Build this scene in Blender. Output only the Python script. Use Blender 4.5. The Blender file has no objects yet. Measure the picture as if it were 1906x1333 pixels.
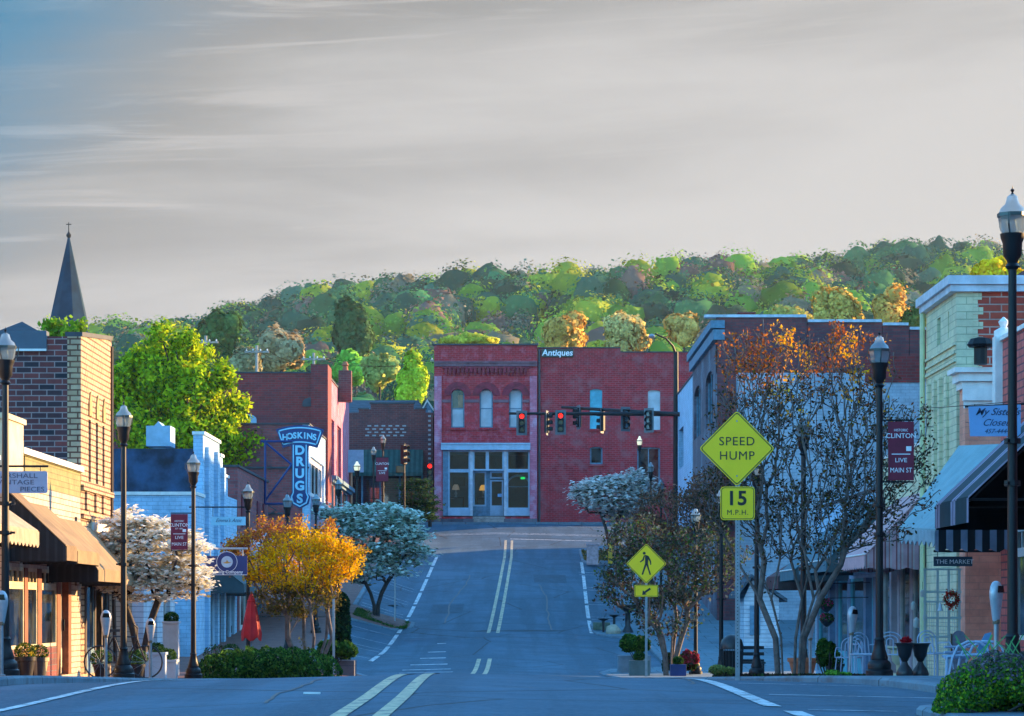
import bpy, math, random
import numpy as np
from mathutils import Vector, Matrix
R = math.radians
D = bpy.data
scene = bpy.context.scene
COL = scene.collection
random.seed(7)
rng = np.random.default_rng(11)

# ---------------------------------------------------------------- camera
F_PX, CX, HY = 5000.0, 953.0, 1133.0          # focal length and horizon of a 1906 x 1333 frame
cam = D.objects.new('camera', D.cameras.new('camera'))
COL.objects.link(cam)
cam.data.sensor_width = 36.0
cam.data.lens = 36.0 * F_PX / 1906.0
cam.data.shift_y = (HY - 666.5) / 1906.0
cam.data.clip_start = 0.5
cam.data.clip_end = 6000
cam.location = (0, 0, 0)
cam.rotation_euler = (R(90), 0, 0)
scene.camera = cam
# ---------------------------------------------------------------- light
SUN_EL, SUN_AZ = 12.5, 58.0                   # azimuth from +Y towards +X
SUN_STRENGTH, SKY_STRENGTH, EXPOSURE = 3.2, 0.15, 2.28
scene.view_settings.view_transform = 'Standard'
scene.view_settings.look = 'None'
scene.view_settings.gamma = 1
scene.view_settings.exposure = EXPOSURE
sun = D.objects.new('sun', D.lights.new('sun', 'SUN'))
COL.objects.link(sun)
sun.data.energy = SUN_STRENGTH
sun.data.angle = R(0.5)
sun.data.color = (1.0, 0.62, 0.27)
sd = Vector((math.sin(R(SUN_AZ)) * math.cos(R(SUN_EL)), math.cos(R(SUN_AZ)) * math.cos(R(SUN_EL)), math.sin(R(SUN_EL))))
sun.rotation_euler = sd.to_track_quat('Z', 'Y').to_euler()
sun.location = sd * 50

def N(nt, kind, **kw):
    n = nt.nodes.new(kind)
    for k, v in kw.items():
        if k.startswith('i_'):
            key = k[2:]
            key = int(key) if key.isdigit() else key.replace('_', ' ')
            n.inputs[key].default_value = v
        else:
            setattr(n, k, v)
    return n
def mth(nt, op, a, b=None, c=None, clamp=False):
    n = nt.nodes.new('ShaderNodeMath'); n.operation = op; n.use_clamp = clamp
    for i, v in enumerate((a, b, c)):
        if v is None: continue
        if isinstance(v, (int, float)): n.inputs[i].default_value = v
        else: nt.links.new(v, n.inputs[i])
    return n.outputs[0]
def maprange(nt, v, a, b, c=0.0, d=1.0, smooth=True):
    n = nt.nodes.new('ShaderNodeMapRange'); n.interpolation_type = 'SMOOTHSTEP' if smooth else 'LINEAR'
    nt.links.new(v, n.inputs['Value'])
    n.inputs['From Min'].default_value = a; n.inputs['From Max'].default_value = b
    n.inputs['To Min'].default_value = c; n.inputs['To Max'].default_value = d
    return n.outputs['Result']
def mixc(nt, f, a, b, blend='MIX'):
    n = nt.nodes.new('ShaderNodeMix'); n.data_type = 'RGBA'; n.blend_type = blend
    for i, v in ((0, f), (6, a), (7, b)):
        if isinstance(v, (int, float)): n.inputs[i].default_value = v
        elif isinstance(v, (tuple, list)): n.inputs[i].default_value = (*v[:3], 1)
        else: nt.links.new(v, n.inputs[i])
    return n.outputs[2]

world = D.worlds.new('World'); scene.world = world; world.use_nodes = True
wt = world.node_tree; wt.nodes.clear()
wo = N(wt, 'ShaderNodeOutputWorld'); bg = N(wt, 'ShaderNodeBackground'); bg.inputs['Strength'].default_value = SKY_STRENGTH
wt.links.new(bg.outputs[0], wo.inputs[0])
sky = N(wt, 'ShaderNodeTexSky'); sky.sky_type = 'NISHITA'; sky.sun_disc = False
sky.sun_elevation = R(SUN_EL); sky.sun_rotation = R(SUN_AZ)
sky.air_density = 1.0; sky.dust_density = 0.3; sky.ozone_density = 6.0; sky.altitude = 200
tc = N(wt, 'ShaderNodeTexCoord'); sx = N(wt, 'ShaderNodeSeparateXYZ'); wt.links.new(tc.outputs['Generated'], sx.inputs[0])
X, Y, Z = sx.outputs
az = mth(wt, 'DIVIDE', X, mth(wt, 'ADD', mth(wt, 'ABSOLUTE', Y), 0.05))
# long streaks that rise a little towards the right, like high thin cloud
rot = mth(wt, 'SUBTRACT', Z, mth(wt, 'MULTIPLY', az, 0.05))
cv = N(wt, 'ShaderNodeCombineXYZ'); wt.links.new(mth(wt, 'MULTIPLY', az, 5.0), cv.inputs[0]); wt.links.new(mth(wt, 'MULTIPLY', rot, 36.0), cv.inputs[1])
n1 = N(wt, 'ShaderNodeTexNoise', i_Scale=0.8, i_Detail=7.0, i_Roughness=0.55, i_Distortion=0.5); wt.links.new(cv.outputs[0], n1.inputs['Vector'])
cv2 = N(wt, 'ShaderNodeCombineXYZ'); wt.links.new(mth(wt, 'MULTIPLY', az, 7.0), cv2.inputs[0]); wt.links.new(mth(wt, 'MULTIPLY', rot, 150.0), cv2.inputs[1])
n2 = N(wt, 'ShaderNodeTexNoise', i_Scale=0.8, i_Detail=5.0, i_Roughness=0.65, i_Distortion=1.2); wt.links.new(cv2.outputs[0], n2.inputs['Vector'])
# darker grey bank up and to the left, pale sheet to the right and low
bank = mth(wt, 'ADD', mth(wt, 'MULTIPLY', az, -1.5), mth(wt, 'MULTIPLY', Z, 3.2))
bank = mth(wt, 'ADD', bank, mth(wt, 'MULTIPLY', mth(wt, 'SUBTRACT', n1.outputs[0], 0.5), 0.85))
bankf = maprange(wt, bank, 0.30, 0.85)
CL = 1.0 / SKY_STRENGTH / (2 ** EXPOSURE)
def cc(r, g, b): return (r * CL, g * CL, b * CL)
ccol = mixc(wt, bankf, cc(0.63, 0.62, 0.61), cc(0.35, 0.35, 0.35))
streak = maprange(wt, n2.outputs[0], 0.50, 0.70)
ccol = mixc(wt, mth(wt, 'MULTIPLY', streak, mth(wt, 'MULTIPLY', bankf, 0.6)), ccol, cc(0.68, 0.66, 0.65))
low = maprange(wt, Z, 0.14, 0.03)
ccol = mixc(wt, mth(wt, 'MULTIPLY', low, 0.35), ccol, cc(0.66, 0.65, 0.67))
bl = mth(wt, 'ADD', mth(wt, 'MULTIPLY', az, -1.0), mth(wt, 'MULTIPLY', Z, 1.0))
bl = mth(wt, 'ADD', bl, mth(wt, 'MULTIPLY', mth(wt, 'SUBTRACT', n1.outputs[0], 0.5), 0.10))
gap = maprange(wt, bl, 0.285, 0.425)
high = maprange(wt, Z, 0.235, 0.38)
clear = mth(wt, 'MAXIMUM', mth(wt, 'MAXIMUM', gap, high), maprange(wt, Y, 0.35, -0.15))
# sky seen between the clouds: the atmosphere itself
skyc = mixc(wt, 1.0, sky.outputs[0], (1.12, 1.36, 1.12), 'MULTIPLY')
skyc = mixc(wt, mth(wt, 'MULTIPLY', maprange(wt, Z, 0.34, 0.22), maprange(wt, Y, -0.2, 0.3)), skyc, cc(0.045, 0.25, 0.44))
wt.links.new(mixc(wt, clear, ccol, skyc), bg.inputs['Color'])
# ---------------------------------------------------------------- ground shape
_c = [(-60,-1.0),(-10,-.90),(0,-.87),(15,-.84),(24,-.81),(33,-.80),(38,-.93),(46,-1.165),(57,-1.45),(65,-1.65),(70,-1.74),(75,-1.79),(80,-1.74),
      (85,-1.56),(92,-1.28),(99,-.90),(108,-.15),(117,.72),(126,1.65),(135,2.6),(142,3.25),(148,3.85),(152,4.3),(160,5.05),(165,5.3),(180,5.5),(230,5.6),(6000,5.6)]
_cx = np.array([a for a, b in _c], float); _cy = np.array([b for a, b in _c], float)
_m = np.gradient(_cy, _cx)
def zr(y):
    y = np.asarray(y, float)
    i = np.clip(np.searchsorted(_cx, y) - 1, 0, len(_cx) - 2)
    h = _cx[i+1] - _cx[i]; t = (y - _cx[i]) / h
    v = (2*t**3-3*t**2+1)*_cy[i] + (t**3-2*t**2+t)*h*_m[i] + (-2*t**3+3*t**2)*_cy[i+1] + (t**3-t**2)*h*_m[i+1]
    return float(v) if v.ndim == 0 else v
def S(y): return zr(y) - 0.04                   # pavement level
def road(x, y): return zr(y) - 0.025 * min(abs(x + 0.7), 6.0)
def at(px, Y): return (px - CX) * Y / F_PX      # world X of something Y metres off
def zt(py, Y): return (HY - py) * Y / F_PX      # world Z of something Y metres off

# ---------------------------------------------------------------- mesh helpers
class MB:
    def __init__(s): s.v = []; s.f = []
    def poly(s, pts):
        b = len(s.v); s.v += [tuple(p) for p in pts]; s.f.append(tuple(range(b, b + len(pts)))); return s
    def box(s, x0, x1, y0, y1, z0, z1):
        if x0 > x1: x0, x1 = x1, x0
        if y0 > y1: y0, y1 = y1, y0
        b = len(s.v)
        s.v += [(x0,y0,z0),(x1,y0,z0),(x1,y1,z0),(x0,y1,z0),(x0,y0,z1),(x1,y0,z1),(x1,y1,z1),(x0,y1,z1)]
        s.f += [tuple(b+i for i in q) for q in ((3,2,1,0),(4,5,6,7),(0,1,5,4),(1,2,6,5),(2,3,7,6),(3,0,4,7))]; return s
    def slab(s, pts, off):                       # polygon given a thickness along off
        n = len(pts); b = len(s.v); off = Vector(off)
        s.v += [tuple(p) for p in pts] + [tuple(Vector(p) + off) for p in pts]
        s.f.append(tuple(b+i for i in range(n))[::-1]); s.f.append(tuple(b+n+i for i in range(n)))
        for i in range(n):
            j = (i+1) % n; s.f.append((b+i, b+j, b+n+j, b+n+i))
        return s
    def lathe(s, prof, n=16, c=(0,0,0), ax='Z', caps=True):
        b = len(s.v); c = Vector(c)
        for r, h in prof:
            for k in range(n):
                a = 2*math.pi*(k+0.5)/n
                p = Vector((r*math.cos(a), r*math.sin(a), h)) if ax == 'Z' else Vector((r*math.cos(a), h, r*math.sin(a)))
                s.v.append(tuple(c + p))
        m = len(prof)
        for i in range(m-1):
            for k in range(n):
                l = (k+1) % n
                q = (b+i*n+k, b+i*n+l, b+(i+1)*n+l, b+(i+1)*n+k)
                s.f.append(q if ax == 'Z' else q[::-1])
        if caps:
            q = tuple(b+k for k in range(n)); t = tuple(b+(m-1)*n+k for k in range(n))
            s.f.append(q[::-1] if ax == 'Z' else q); s.f.append(t if ax == 'Z' else t[::-1])
        return s
    def tube(s, pts, rad, n=6):
        pts = [Vector(p) for p in pts]
        if isinstance(rad, (int, float)): rad = [rad]*len(pts)
        b = len(s.v)
        for i, p in enumerate(pts):
            d = (pts[min(i+1, len(pts)-1)] - pts[max(i-1, 0)]).normalized()
            u = d.orthogonal().normalized() if i == 0 else (u - d*u.dot(d)).normalized()
            w = d.cross(u)
            for k in range(n):
                a = 2*math.pi*k/n; s.v.append(tuple(p + (u*math.cos(a)+w*math.sin(a))*rad[i]))
        for i in range(len(pts)-1):
            for k in range(n):
                l = (k+1) % n; s.f.append((b+i*n+k, b+i*n+l, b+(i+1)*n+l, b+(i+1)*n+k))
        s.f.append(tuple(b+k for k in range(n))[::-1]); e = b+(len(pts)-1)*n; s.f.append(tuple(e+k for k in range(n)))
        return s
    def build(s, name, mat, parent=None, smooth=False, bevel=0):
        loc = parent['_o'] if parent is not None and '_o' in parent else (0,0,0)
        me = D.meshes.new(name)
        v = [(a-loc[0], b-loc[1], c-loc[2]) for a, b, c in s.v]
        me.from_pydata(v, [], s.f); me.materials.append(mat)
        if smooth:
            me.polygons.foreach_set('use_smooth', [True]*len(me.polygons))
            me.set_sharp_from_angle(angle=R(38)) if hasattr(me, 'set_sharp_from_angle') else None
        o = D.objects.new(name, me); COL.objects.link(o)
        if parent is not None: o.parent = parent; o['_o'] = loc
        if bevel:
            m = o.modifiers.new('bevel', 'BEVEL'); m.width = bevel; m.segments = 2; m.limit_method = 'ANGLE'; m.angle_limit = R(50)
        return o
def tag(o, label=None, cat=None, group=None, kind=None):
    if label: o['label'] = label
    if cat: o['category'] = cat
    if group: o['group'] = group
    if kind: o['kind'] = kind
    return o
def thing(name, loc, label, cat, group=None):
    o = D.objects.new(name, None); COL.objects.link(o); o.location = loc; o['_o'] = tuple(loc); o.empty_display_size = 0.3
    return tag(o, label, cat, group)
def child(o, ob):                                # next level: same local origin
    ob.parent = o; return ob
def dup(o, loc=None, parent=None, label=None, rz=None):
    c = o.copy(); COL.objects.link(c)
    if parent is not None: c.parent = parent
    if loc is not None: c.location = loc
    if rz is not None: c.rotation_euler.z = rz
    if label: c['label'] = label
    for ch in KIDS.get(o.name, []) or [x for x in D.objects if x.parent == o]: dup(ch, parent=c)
    return c
KIDS = {}
def np_mesh(name, V, Fq, mat, parent=None, col=None, smooth=False, vn=None):
    me = D.meshes.new(name); n = Fq.shape[1]
    me.vertices.add(len(V)); me.vertices.foreach_set('co', V.astype(np.float32).ravel())
    me.loops.add(Fq.size); me.loops.foreach_set('vertex_index', Fq.astype(np.int32).ravel())
    me.polygons.add(len(Fq)); me.polygons.foreach_set('loop_start', np.arange(0, Fq.size, n, dtype=np.int32))
    me.polygons.foreach_set('loop_total', np.full(len(Fq), n, dtype=np.int32))
    if smooth: me.polygons.foreach_set('use_smooth', np.ones(len(Fq), bool))
    if col is not None:
        ca = me.color_attributes.new('Col', 'FLOAT_COLOR', 'POINT')
        c = np.ones((len(V), 4), np.float32); c[:, :3] = col; ca.data.foreach_set('color', c.ravel())
    me.update(); me.materials.append(mat)
    if vn is not None:
        me.polygons.foreach_set('use_smooth', np.ones(len(Fq), bool)); me.normals_split_custom_set_from_vertices((vn/(np.linalg.norm(vn, axis=1, keepdims=True)+1e-9)).astype(np.float32))
    o = D.objects.new(name, me); COL.objects.link(o)
    if parent is not None: o.parent = parent
    return o

# ---------------------------------------------------------------- materials
_mats = {}
def base_mat(name):
    m = D.materials.new(name); m.use_nodes = True; nt = m.node_tree
    return m, nt, nt.nodes['Principled BSDF']
def objc(nt):
    t = N(nt, 'ShaderNodeTexCoord'); return t.outputs['Object']
def plain(name, col, rough=0.6, var=0.25, scale=3.0, metal=0.0, bump=0.0, spec=0.5):
    if name in _mats: return _mats[name]
    m, nt, b = base_mat(name)
    n = N(nt, 'ShaderNodeTexNoise', i_Scale=scale, i_Detail=6.0, i_Roughness=0.6); nt.links.new(objc(nt), n.inputs['Vector'])
    f = maprange(nt, n.outputs[0], 0.3, 0.7)
    lo = tuple(c*(1-var) for c in col); hi = tuple(min(1, c*(1+var*0.6)) for c in col)
    nt.links.new(mixc(nt, f, lo, hi), b.inputs['Base Color'])
    b.inputs['Roughness'].default_value = rough; b.inputs['Metallic'].default_value = metal
    b.inputs['Specular IOR Level'].default_value = spec
    if bump:
        bp = N(nt, 'ShaderNodeBump', i_Strength=bump, i_Distance=0.02); n3 = N(nt, 'ShaderNodeTexNoise', i_Scale=scale*8, i_Detail=4.0)
        nt.links.new(objc(nt), n3.inputs['Vector']); nt.links.new(n3.outputs[0], bp.inputs['Height']); nt.links.new(bp.outputs[0], b.inputs['Normal'])
    _mats[name] = m; return m
def brick(name, c1, c2, mortar, w=0.34, h=0.12, stain=None, samt=0.5, ms=0.012, sscale=0.5, rough=0.85, flat=False):
    if name in _mats: return _mats[name]
    m, nt, b = base_mat(name)
    s = N(nt, 'ShaderNodeSeparateXYZ'); nt.links.new(objc(nt), s.inputs[0])
    if flat: u = s.outputs[0]; v = s.outputs[1]
    else: u = mth(nt, 'ADD', s.outputs[0], s.outputs[1]); v = s.outputs[2]
    cv = N(nt, 'ShaderNodeCombineXYZ'); nt.links.new(u, cv.inputs[0]); nt.links.new(v, cv.inputs[1])
    t = N(nt, 'ShaderNodeTexBrick', i_Scale=1.0, i_Mortar_Size=ms, i_Mortar_Smooth=0.3, i_Bias=0.0, i_Brick_Width=w, i_Row_Height=h)
    t.inputs['Color1'].default_value = (*c1, 1); t.inputs['Color2'].default_value = (*c2, 1); t.inputs['Mortar'].default_value = (*mortar, 1)
    nt.links.new(cv.outputs[0], t.inputs['Vector'])
    col = t.outputs['Color']
    n0 = N(nt, 'ShaderNodeTexNoise', i_Scale=2.2, i_Detail=8.0, i_Roughness=0.7); nt.links.new(objc(nt), n0.inputs['Vector'])
    col = mixc(nt, maprange(nt, n0.outputs[0], 0.35, 0.72, 0.0, 0.55), col, mixc(nt, 1.0, col, (0.45, 0.42, 0.45), 'MULTIPLY'))
    if stain:
        n = N(nt, 'ShaderNodeTexNoise', i_Scale=sscale, i_Detail=9.0, i_Roughness=0.68); nt.links.new(objc(nt), n.inputs['Vector'])
        col = mixc(nt, mth(nt, 'MULTIPLY', maprange(nt, n.outputs[0], 0.48, 0.64), samt), col, stain)
    nt.links.new(col, b.inputs['Base Color']); b.inputs['Roughness'].default_value = rough
    bp = N(nt, 'ShaderNodeBump', i_Strength=0.6, i_Distance=0.02); nt.links.new(mth(nt, 'SUBTRACT', n0.outputs[0], t.outputs['Fac']), bp.inputs['Height']); nt.links.new(bp.outputs[0], b.inputs['Normal'])
    _mats[name] = m; return m
def striped(name, cols, period, axis='xy', rough=0.8, slant=0.0):
    if name in _mats: return _mats[name]
    m, nt, b = base_mat(name)
    s = N(nt, 'ShaderNodeSeparateXYZ'); nt.links.new(objc(nt), s.inputs[0])
    u = {'x': s.outputs[0], 'y': s.outputs[1], 'z': s.outputs[2]}.get(axis) or mth(nt, 'ADD', s.outputs[0], s.outputs[1])
    f = mth(nt, 'FRACT', mth(nt, 'DIVIDE', u, period))
    r = N(nt, 'ShaderNodeValToRGB'); r.color_ramp.interpolation = 'CONSTANT'
    tot = sum(w for _, w in cols); a = 0.0
    while len(r.color_ramp.elements) < len(cols): r.color_ramp.elements.new(0.5)
    for e, (c, w) in zip(r.color_ramp.elements, cols):
        e.position = a; e.color = (*c, 1); a += w/tot
    nt.links.new(f, r.inputs[0])
    n = N(nt, 'ShaderNodeTexNoise', i_Scale=4.0, i_Detail=5.0); nt.links.new(objc(nt), n.inputs['Vector'])
    nt.links.new(mixc(nt, maprange(nt, n.outputs[0], 0.3, 0.7, 0.0, 0.35), r.outputs[0], (0.12, 0.11, 0.1), 'MULTIPLY'), b.inputs['Base Color'])
    b.inputs['Roughness'].default_value = rough; _mats[name] = m; return m
def emit(name, col, st):
    if name in _mats: return _mats[name]
    m, nt, b = base_mat(name); b.inputs['Base Color'].default_value = (*col, 1); b.inputs['Emission Color'].default_value = (*col, 1); b.inputs['Emission Strength'].default_value = st
    _mats[name] = m; return m
def leafmat(name, trans=0.35, rough=0.7):
    if name in _mats: return _mats[name]
    m = D.materials.new(name); m.use_nodes = True; nt = m.node_tree; nt.nodes.clear()
    o = N(nt, 'ShaderNodeOutputMaterial'); d = N(nt, 'ShaderNodeBsdfDiffuse'); t = N(nt, 'ShaderNodeBsdfTranslucent'); x = N(nt, 'ShaderNodeMixShader', i_0=trans)
    a = N(nt, 'ShaderNodeVertexColor', layer_name='Col')
    nt.links.new(a.outputs[0], d.inputs[0]); nt.links.new(a.outputs[0], t.inputs[0])
    nt.links.new(d.outputs[0], x.inputs[1]); nt.links.new(t.outputs[0], x.inputs[2]); nt.links.new(x.outputs[0], o.inputs[0])
    _mats[name] = m; return m
def glassmat():
    m = D.materials.new('clear_glass'); m.use_nodes = True; nt = m.node_tree; nt.nodes.clear()
    o = N(nt, 'ShaderNodeOutputMaterial'); g = N(nt, 'ShaderNodeBsdfGlossy', i_Roughness=0.03); t = N(nt, 'ShaderNodeBsdfTransparent'); x = N(nt, 'ShaderNodeMixShader')
    g.inputs[0].default_value = (0.9, 0.95, 1, 1); t.inputs[0].default_value = (0.75, 0.85, 0.9, 1)
    l = N(nt, 'ShaderNodeLayerWeight', i_Blend=0.25); nt.links.new(mth(nt, 'ADD', mth(nt, 'MULTIPLY', l.outputs['Fresnel'], 0.8), 0.06), x.inputs[0])
    nt.links.new(t.outputs[0], x.inputs[1]); nt.links.new(g.outputs[0], x.inputs[2]); nt.links.new(x.outputs[0], o.inputs[0]); return m
M_GLASS = glassmat()
def darkglass():
    m, nt, b = base_mat('window_glass')
    n = N(nt, 'ShaderNodeTexNoise', i_Scale=1.4, i_Detail=3.0); nt.links.new(objc(nt), n.inputs['Vector'])
    nt.links.new(mixc(nt, maprange(nt, n.outputs[0], 0.4, 0.62), (0.005, 0.007, 0.010), (0.045, 0.055, 0.055)), b.inputs['Base Color'])
    b.inputs['Roughness'].default_value = 0.06; b.inputs['Specular IOR Level'].default_value = 0.4
    n2 = N(nt, 'ShaderNodeTexNoise', i_Scale=0.9); nt.links.new(objc(nt), n2.inputs['Vector'])
    bp = N(nt, 'ShaderNodeBump', i_Strength=0.08, i_Distance=0.05); nt.links.new(n2.outputs[0], bp.inputs['Height']); nt.links.new(bp.outputs[0], b.inputs['Normal'])
    return m
M_DG = darkglass()
M_BLACK = plain('black_metal', (0.008, 0.009, 0.012), 0.5, 0.3, 6, spec=0.3)
M_WHITE = plain('white_paint', (0.72, 0.72, 0.70), 0.6, 0.12, 5)
M_GREYM = plain('galvanised_steel', (0.30, 0.33, 0.36), 0.4, 0.2, 8, metal=0.6)
M_CONC = plain('concrete', (0.30, 0.29, 0.27), 0.9, 0.35, 2.5, bump=0.5)
M_TIN = plain('flat_roof_felt', (0.06, 0.06, 0.065), 0.9, 0.3, 1)
M_BARK = plain('bark', (0.16, 0.125, 0.11), 0.9, 0.4, 9, bump=0.6)
M_DBARK = plain('dark_bark', (0.05, 0.04, 0.038), 0.9, 0.4, 9, bump=0.6)
M_WOOD = plain('brown_wood', (0.22, 0.06, 0.025), 0.55, 0.3, 7)
M_DARKWOOD = plain('dark_wood', (0.05, 0.025, 0.015), 0.6, 0.3, 7)
M_FLUO = plain('yellow_green_sheeting', (1.0, 0.66, 0.0), 0.4, 0.05, 3)
M_INK = plain('black_ink', (0.012, 0.012, 0.012), 0.5, 0.1, 3)
M_WINK = plain('white_ink', (0.75, 0.8, 0.85), 0.5, 0.05, 3)

def text(s, size, pos, mat, parent, name='lettering', align='CENTER', sx=1.0, shear=0.0, bold=0.0, ext=0.003, spacing=1.0, line=1.0, rz=0.0):
    cu = D.curves.new('t', 'FONT'); cu.body = s; cu.size = size; cu.align_x = align; cu.align_y = 'CENTER'; cu.shear = shear
    cu.offset = bold; cu.extrude = ext; cu.space_character = spacing; cu.space_line = line; cu.resolution_u = 4
    to = D.objects.new('t', cu); COL.objects.link(to)
    dg = bpy.context.evaluated_depsgraph_get(); me = D.meshes.new_from_object(to.evaluated_get(dg))
    D.objects.remove(to); D.curves.remove(cu)
    loc = parent['_o'] if '_o' in parent else (0,0,0)
    me.transform(Matrix.Translation(Vector(pos) - Vector(loc)) @ Matrix.Rotation(rz, 4, 'Z') @ Matrix.Rotation(R(90), 4, 'X') @ Matrix.Diagonal((sx, 1, 1, 1)))
    me.materials.clear(); me.materials.append(mat)
    o = D.objects.new(name, me); COL.objects.link(o); o.parent = parent; o['_o'] = loc
    return o

# wall frames: u runs along the wall, d stands out of it
class W:
    def __init__(s, ox, oy, ux, uy): s.o = (ox, oy); s.u = (ux, uy); s.n = (uy, -ux)
    def p(s, u, d, z): return (s.o[0]+s.u[0]*u+s.n[0]*d, s.o[1]+s.u[1]*u+s.n[1]*d, z)
def fbox(mb, w, u0, u1, d0, d1, z0, z1):
    pts = [w.p(u0,d1,z0), w.p(u1,d1,z0), w.p(u1,d0,z0), w.p(u0,d0,z0)]
    return mb.slab(pts, (0, 0, z1-z0))
def front(x, y): return W(x, y, 1, 0)            # faces the camera, u = +x
def left_side(x, y): return W(x, y, 0, 1)        # left of the street, faces +x, u = +y
def right_side(x, y): return W(x, y, 0, -1)      # right of the street, faces -x, u = -y
def holed(mb, w, U0, U1, Z0, Z1, holes=(), t=0.3):
    us = sorted({U0, U1, *[h[0] for h in holes], *[h[1] for h in holes]}); zs = sorted({Z0, Z1, *[h[2] for h in holes], *[h[3] for h in holes]})
    def inside(u, z): return any(h[0] < u < h[1] and h[2] < z < h[3] for h in holes)
    for a, b in zip(us, us[1:]):
        for c, d in zip(zs, zs[1:]):
            if inside((a+b)/2, (c+d)/2): continue
            mb.poly([w.p(a,0,c), w.p(b,0,c), w.p(b,0,d), w.p(a,0,d)])
            mb.poly([w.p(a,-t,c), w.p(a,-t,d), w.p(b,-t,d), w.p(b,-t,c)])
    mb.poly([w.p(U0,0,Z1), w.p(U1,0,Z1), w.p(U1,-t,Z1), w.p(U0,-t,Z1)])
    mb.poly([w.p(U0,0,Z0), w.p(U0,0,Z1), w.p(U0,-t,Z1), w.p(U0,-t,Z0)]); mb.poly([w.p(U1,0,Z1), w.p(U1,0,Z0), w.p(U1,-t,Z0), w.p(U1,-t,Z1)])
    for h in holes:
        u0, u1, z0, z1 = h[:4]; ar = h[4] if len(h) > 4 else 0
        mb.poly([w.p(u0,0,z0), w.p(u0,-t,z0), w.p(u1,-t,z0), w.p(u1,0,z0)]); mb.poly([w.p(u0,0,z1), w.p(u1,0,z1), w.p(u1,-t,z1), w.p(u0,-t,z1)])
        mb.poly([w.p(u0,0,z0), w.p(u0,0,z1), w.p(u0,-t,z1), w.p(u0,-t,z0)]); mb.poly([w.p(u1,0,z1), w.p(u1,0,z0), w.p(u1,-t,z0), w.p(u1,-t,z1)])
        if ar:
            uc = (u0+u1)/2; hw = (u1-u0)/2; zc = z1-ar; pts = [(uc+hw*math.cos(a), zc+ar*math.sin(a)) for a in np.linspace(math.pi, 0, 13)]
            for (a, b), (c, d) in zip(pts, pts[1:]):
                mb.poly([w.p(a,-.002,b), w.p(c,-.002,d), w.p(c,-.002,z1), w.p(a,-.002,z1)])
                mb.poly([w.p(a,-.002,b), w.p(a,-t,b), w.p(c,-t,d), w.p(c,-.002,d)])
    return mb
def window(root, w, u0, u1, z0, z1, fm, pane=None, d=-0.18, ft=0.07, cols=1, rows=1, arch=0, name='window', label=None, sill=None):
    mb = MB()
    fbox(mb, w, u0, u0+ft, d, d+0.07, z0, z1); fbox(mb, w, u1-ft, u1, d, d+0.07, z0, z1)
    fbox(mb, w, u0+ft, u1-ft, d, d+0.07, z0, z0+ft); fbox(mb, w, u0+ft, u1-ft, d, d+0.07, z1-ft, z1)
    for i in range(1, cols):
        u = u0+(u1-u0)*i/cols; fbox(mb, w, u-ft*.3, u+ft*.3, d+.005, d+0.06, z0+ft, z1-ft)
    for i in range(1, rows):
        z = z0+(z1-z0)*i/rows; fbox(mb, w, u0+ft, u1-ft, d+.008, d+0.065, z-ft*.35, z+ft*.35)
    f = mb.build(name, fm, root)
    if label: f['label'] = label
    pm = MB(); fbox(pm, w, u0+ft*.5, u1-ft*.5, d+0.015, d+0.03, z0+ft*.5, z1-ft*.5); pm.build('pane', pane or M_DG, f)
    if sill: sb = MB(); fbox(sb, w, u0-.06, u1+.06, d+.08, .07, z0-.1, z0-.003); sb.build('sill', sill, root)
    return f
# ---------------------------------------------------------------- terrain, road, pavements
_gy = np.arange(-60, 400.01, 0.5); _gz = zr(_gy)
def zl(y): return float(np.interp(y, _gy, _gz))
_ey, _ez = [60,69,81,92,105,117,138,146,151], [0,.15,.33,.45,.58,.65,.65,.35,0]
def tilt(x, y): return float(np.interp(y, _ey, _ez)) * min(max((-4.4 - x)/1.7, 0), 1)
def rl(x, y): return zl(y) - 0.025 * min(abs(x + 0.7), 6.0) + tilt(x, y)
def SL(x, y): return S(y) + tilt(x, y)
_rp = np.array([-900,-200,0,100,160,260,370,450,530,620,700,850,1000,1200,1280,1400,1500,1600,1700,1780,1850,1906,2100,2600,4000])
_ry = np.array([640,632,618,614,610,603,597,578,552,526,510,500,490,477,466,474,466,456,453,455,468,478,480,500,560])
def ridge(x): return np.interp(x, (_rp-CX)*800/F_PX, (HY-_ry)*800/F_PX) - 18.5
def hill(x, y):
    t = np.clip((y-230)/570, 0, 1); s = t*t*(3-2*t); s = 0.55*s + 0.45*t
    b = np.where(y > 800, 1-0.35*np.clip((y-800)/900, 0, 1), 1.0)
    wob = 3.0*np.sin(x*0.031+1)*np.sin(y*0.023)*np.clip((y-240)/100, 0, 1)*np.clip((820-y)/60, 0, 1)
    return np.where(y > 230, 5.6 + (ridge(x)-5.6)*s*b + wob, 5.6)
def ground_z(x, y):
    base = zr(np.asarray(y)) - 0.35*np.clip((166-np.asarray(y))/1.0, 0, 1)
    y = np.asarray(y); back = np.clip((-70-y)/220, 0, 1)*62*(.8+.2*np.sin(x*.02))  # unseen rise behind the camera, added to darken reflections in the panes
    return np.where(y > 230, hill(x, y), base + back)
xs = np.unique(np.concatenate([np.linspace(-900,-300,8), np.linspace(-300,300,61), np.linspace(300,900,8)]))
ys = np.unique(np.concatenate([np.linspace(-420,-60,16), np.arange(-60,180,2.5), np.arange(180,1100,12.0), np.linspace(1100,1500,4)]))
gx, gyy = np.meshgrid(xs, ys); gz = ground_z(gx, gyy)
V = np.stack([gx.ravel(), gyy.ravel(), gz.ravel()], 1); nx = len(xs)
ii, jj = np.meshgrid(np.arange(nx-1), np.arange(len(ys)-1)); a = (jj*nx+ii).ravel()
m, nt, b = base_mat('earth')
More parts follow.
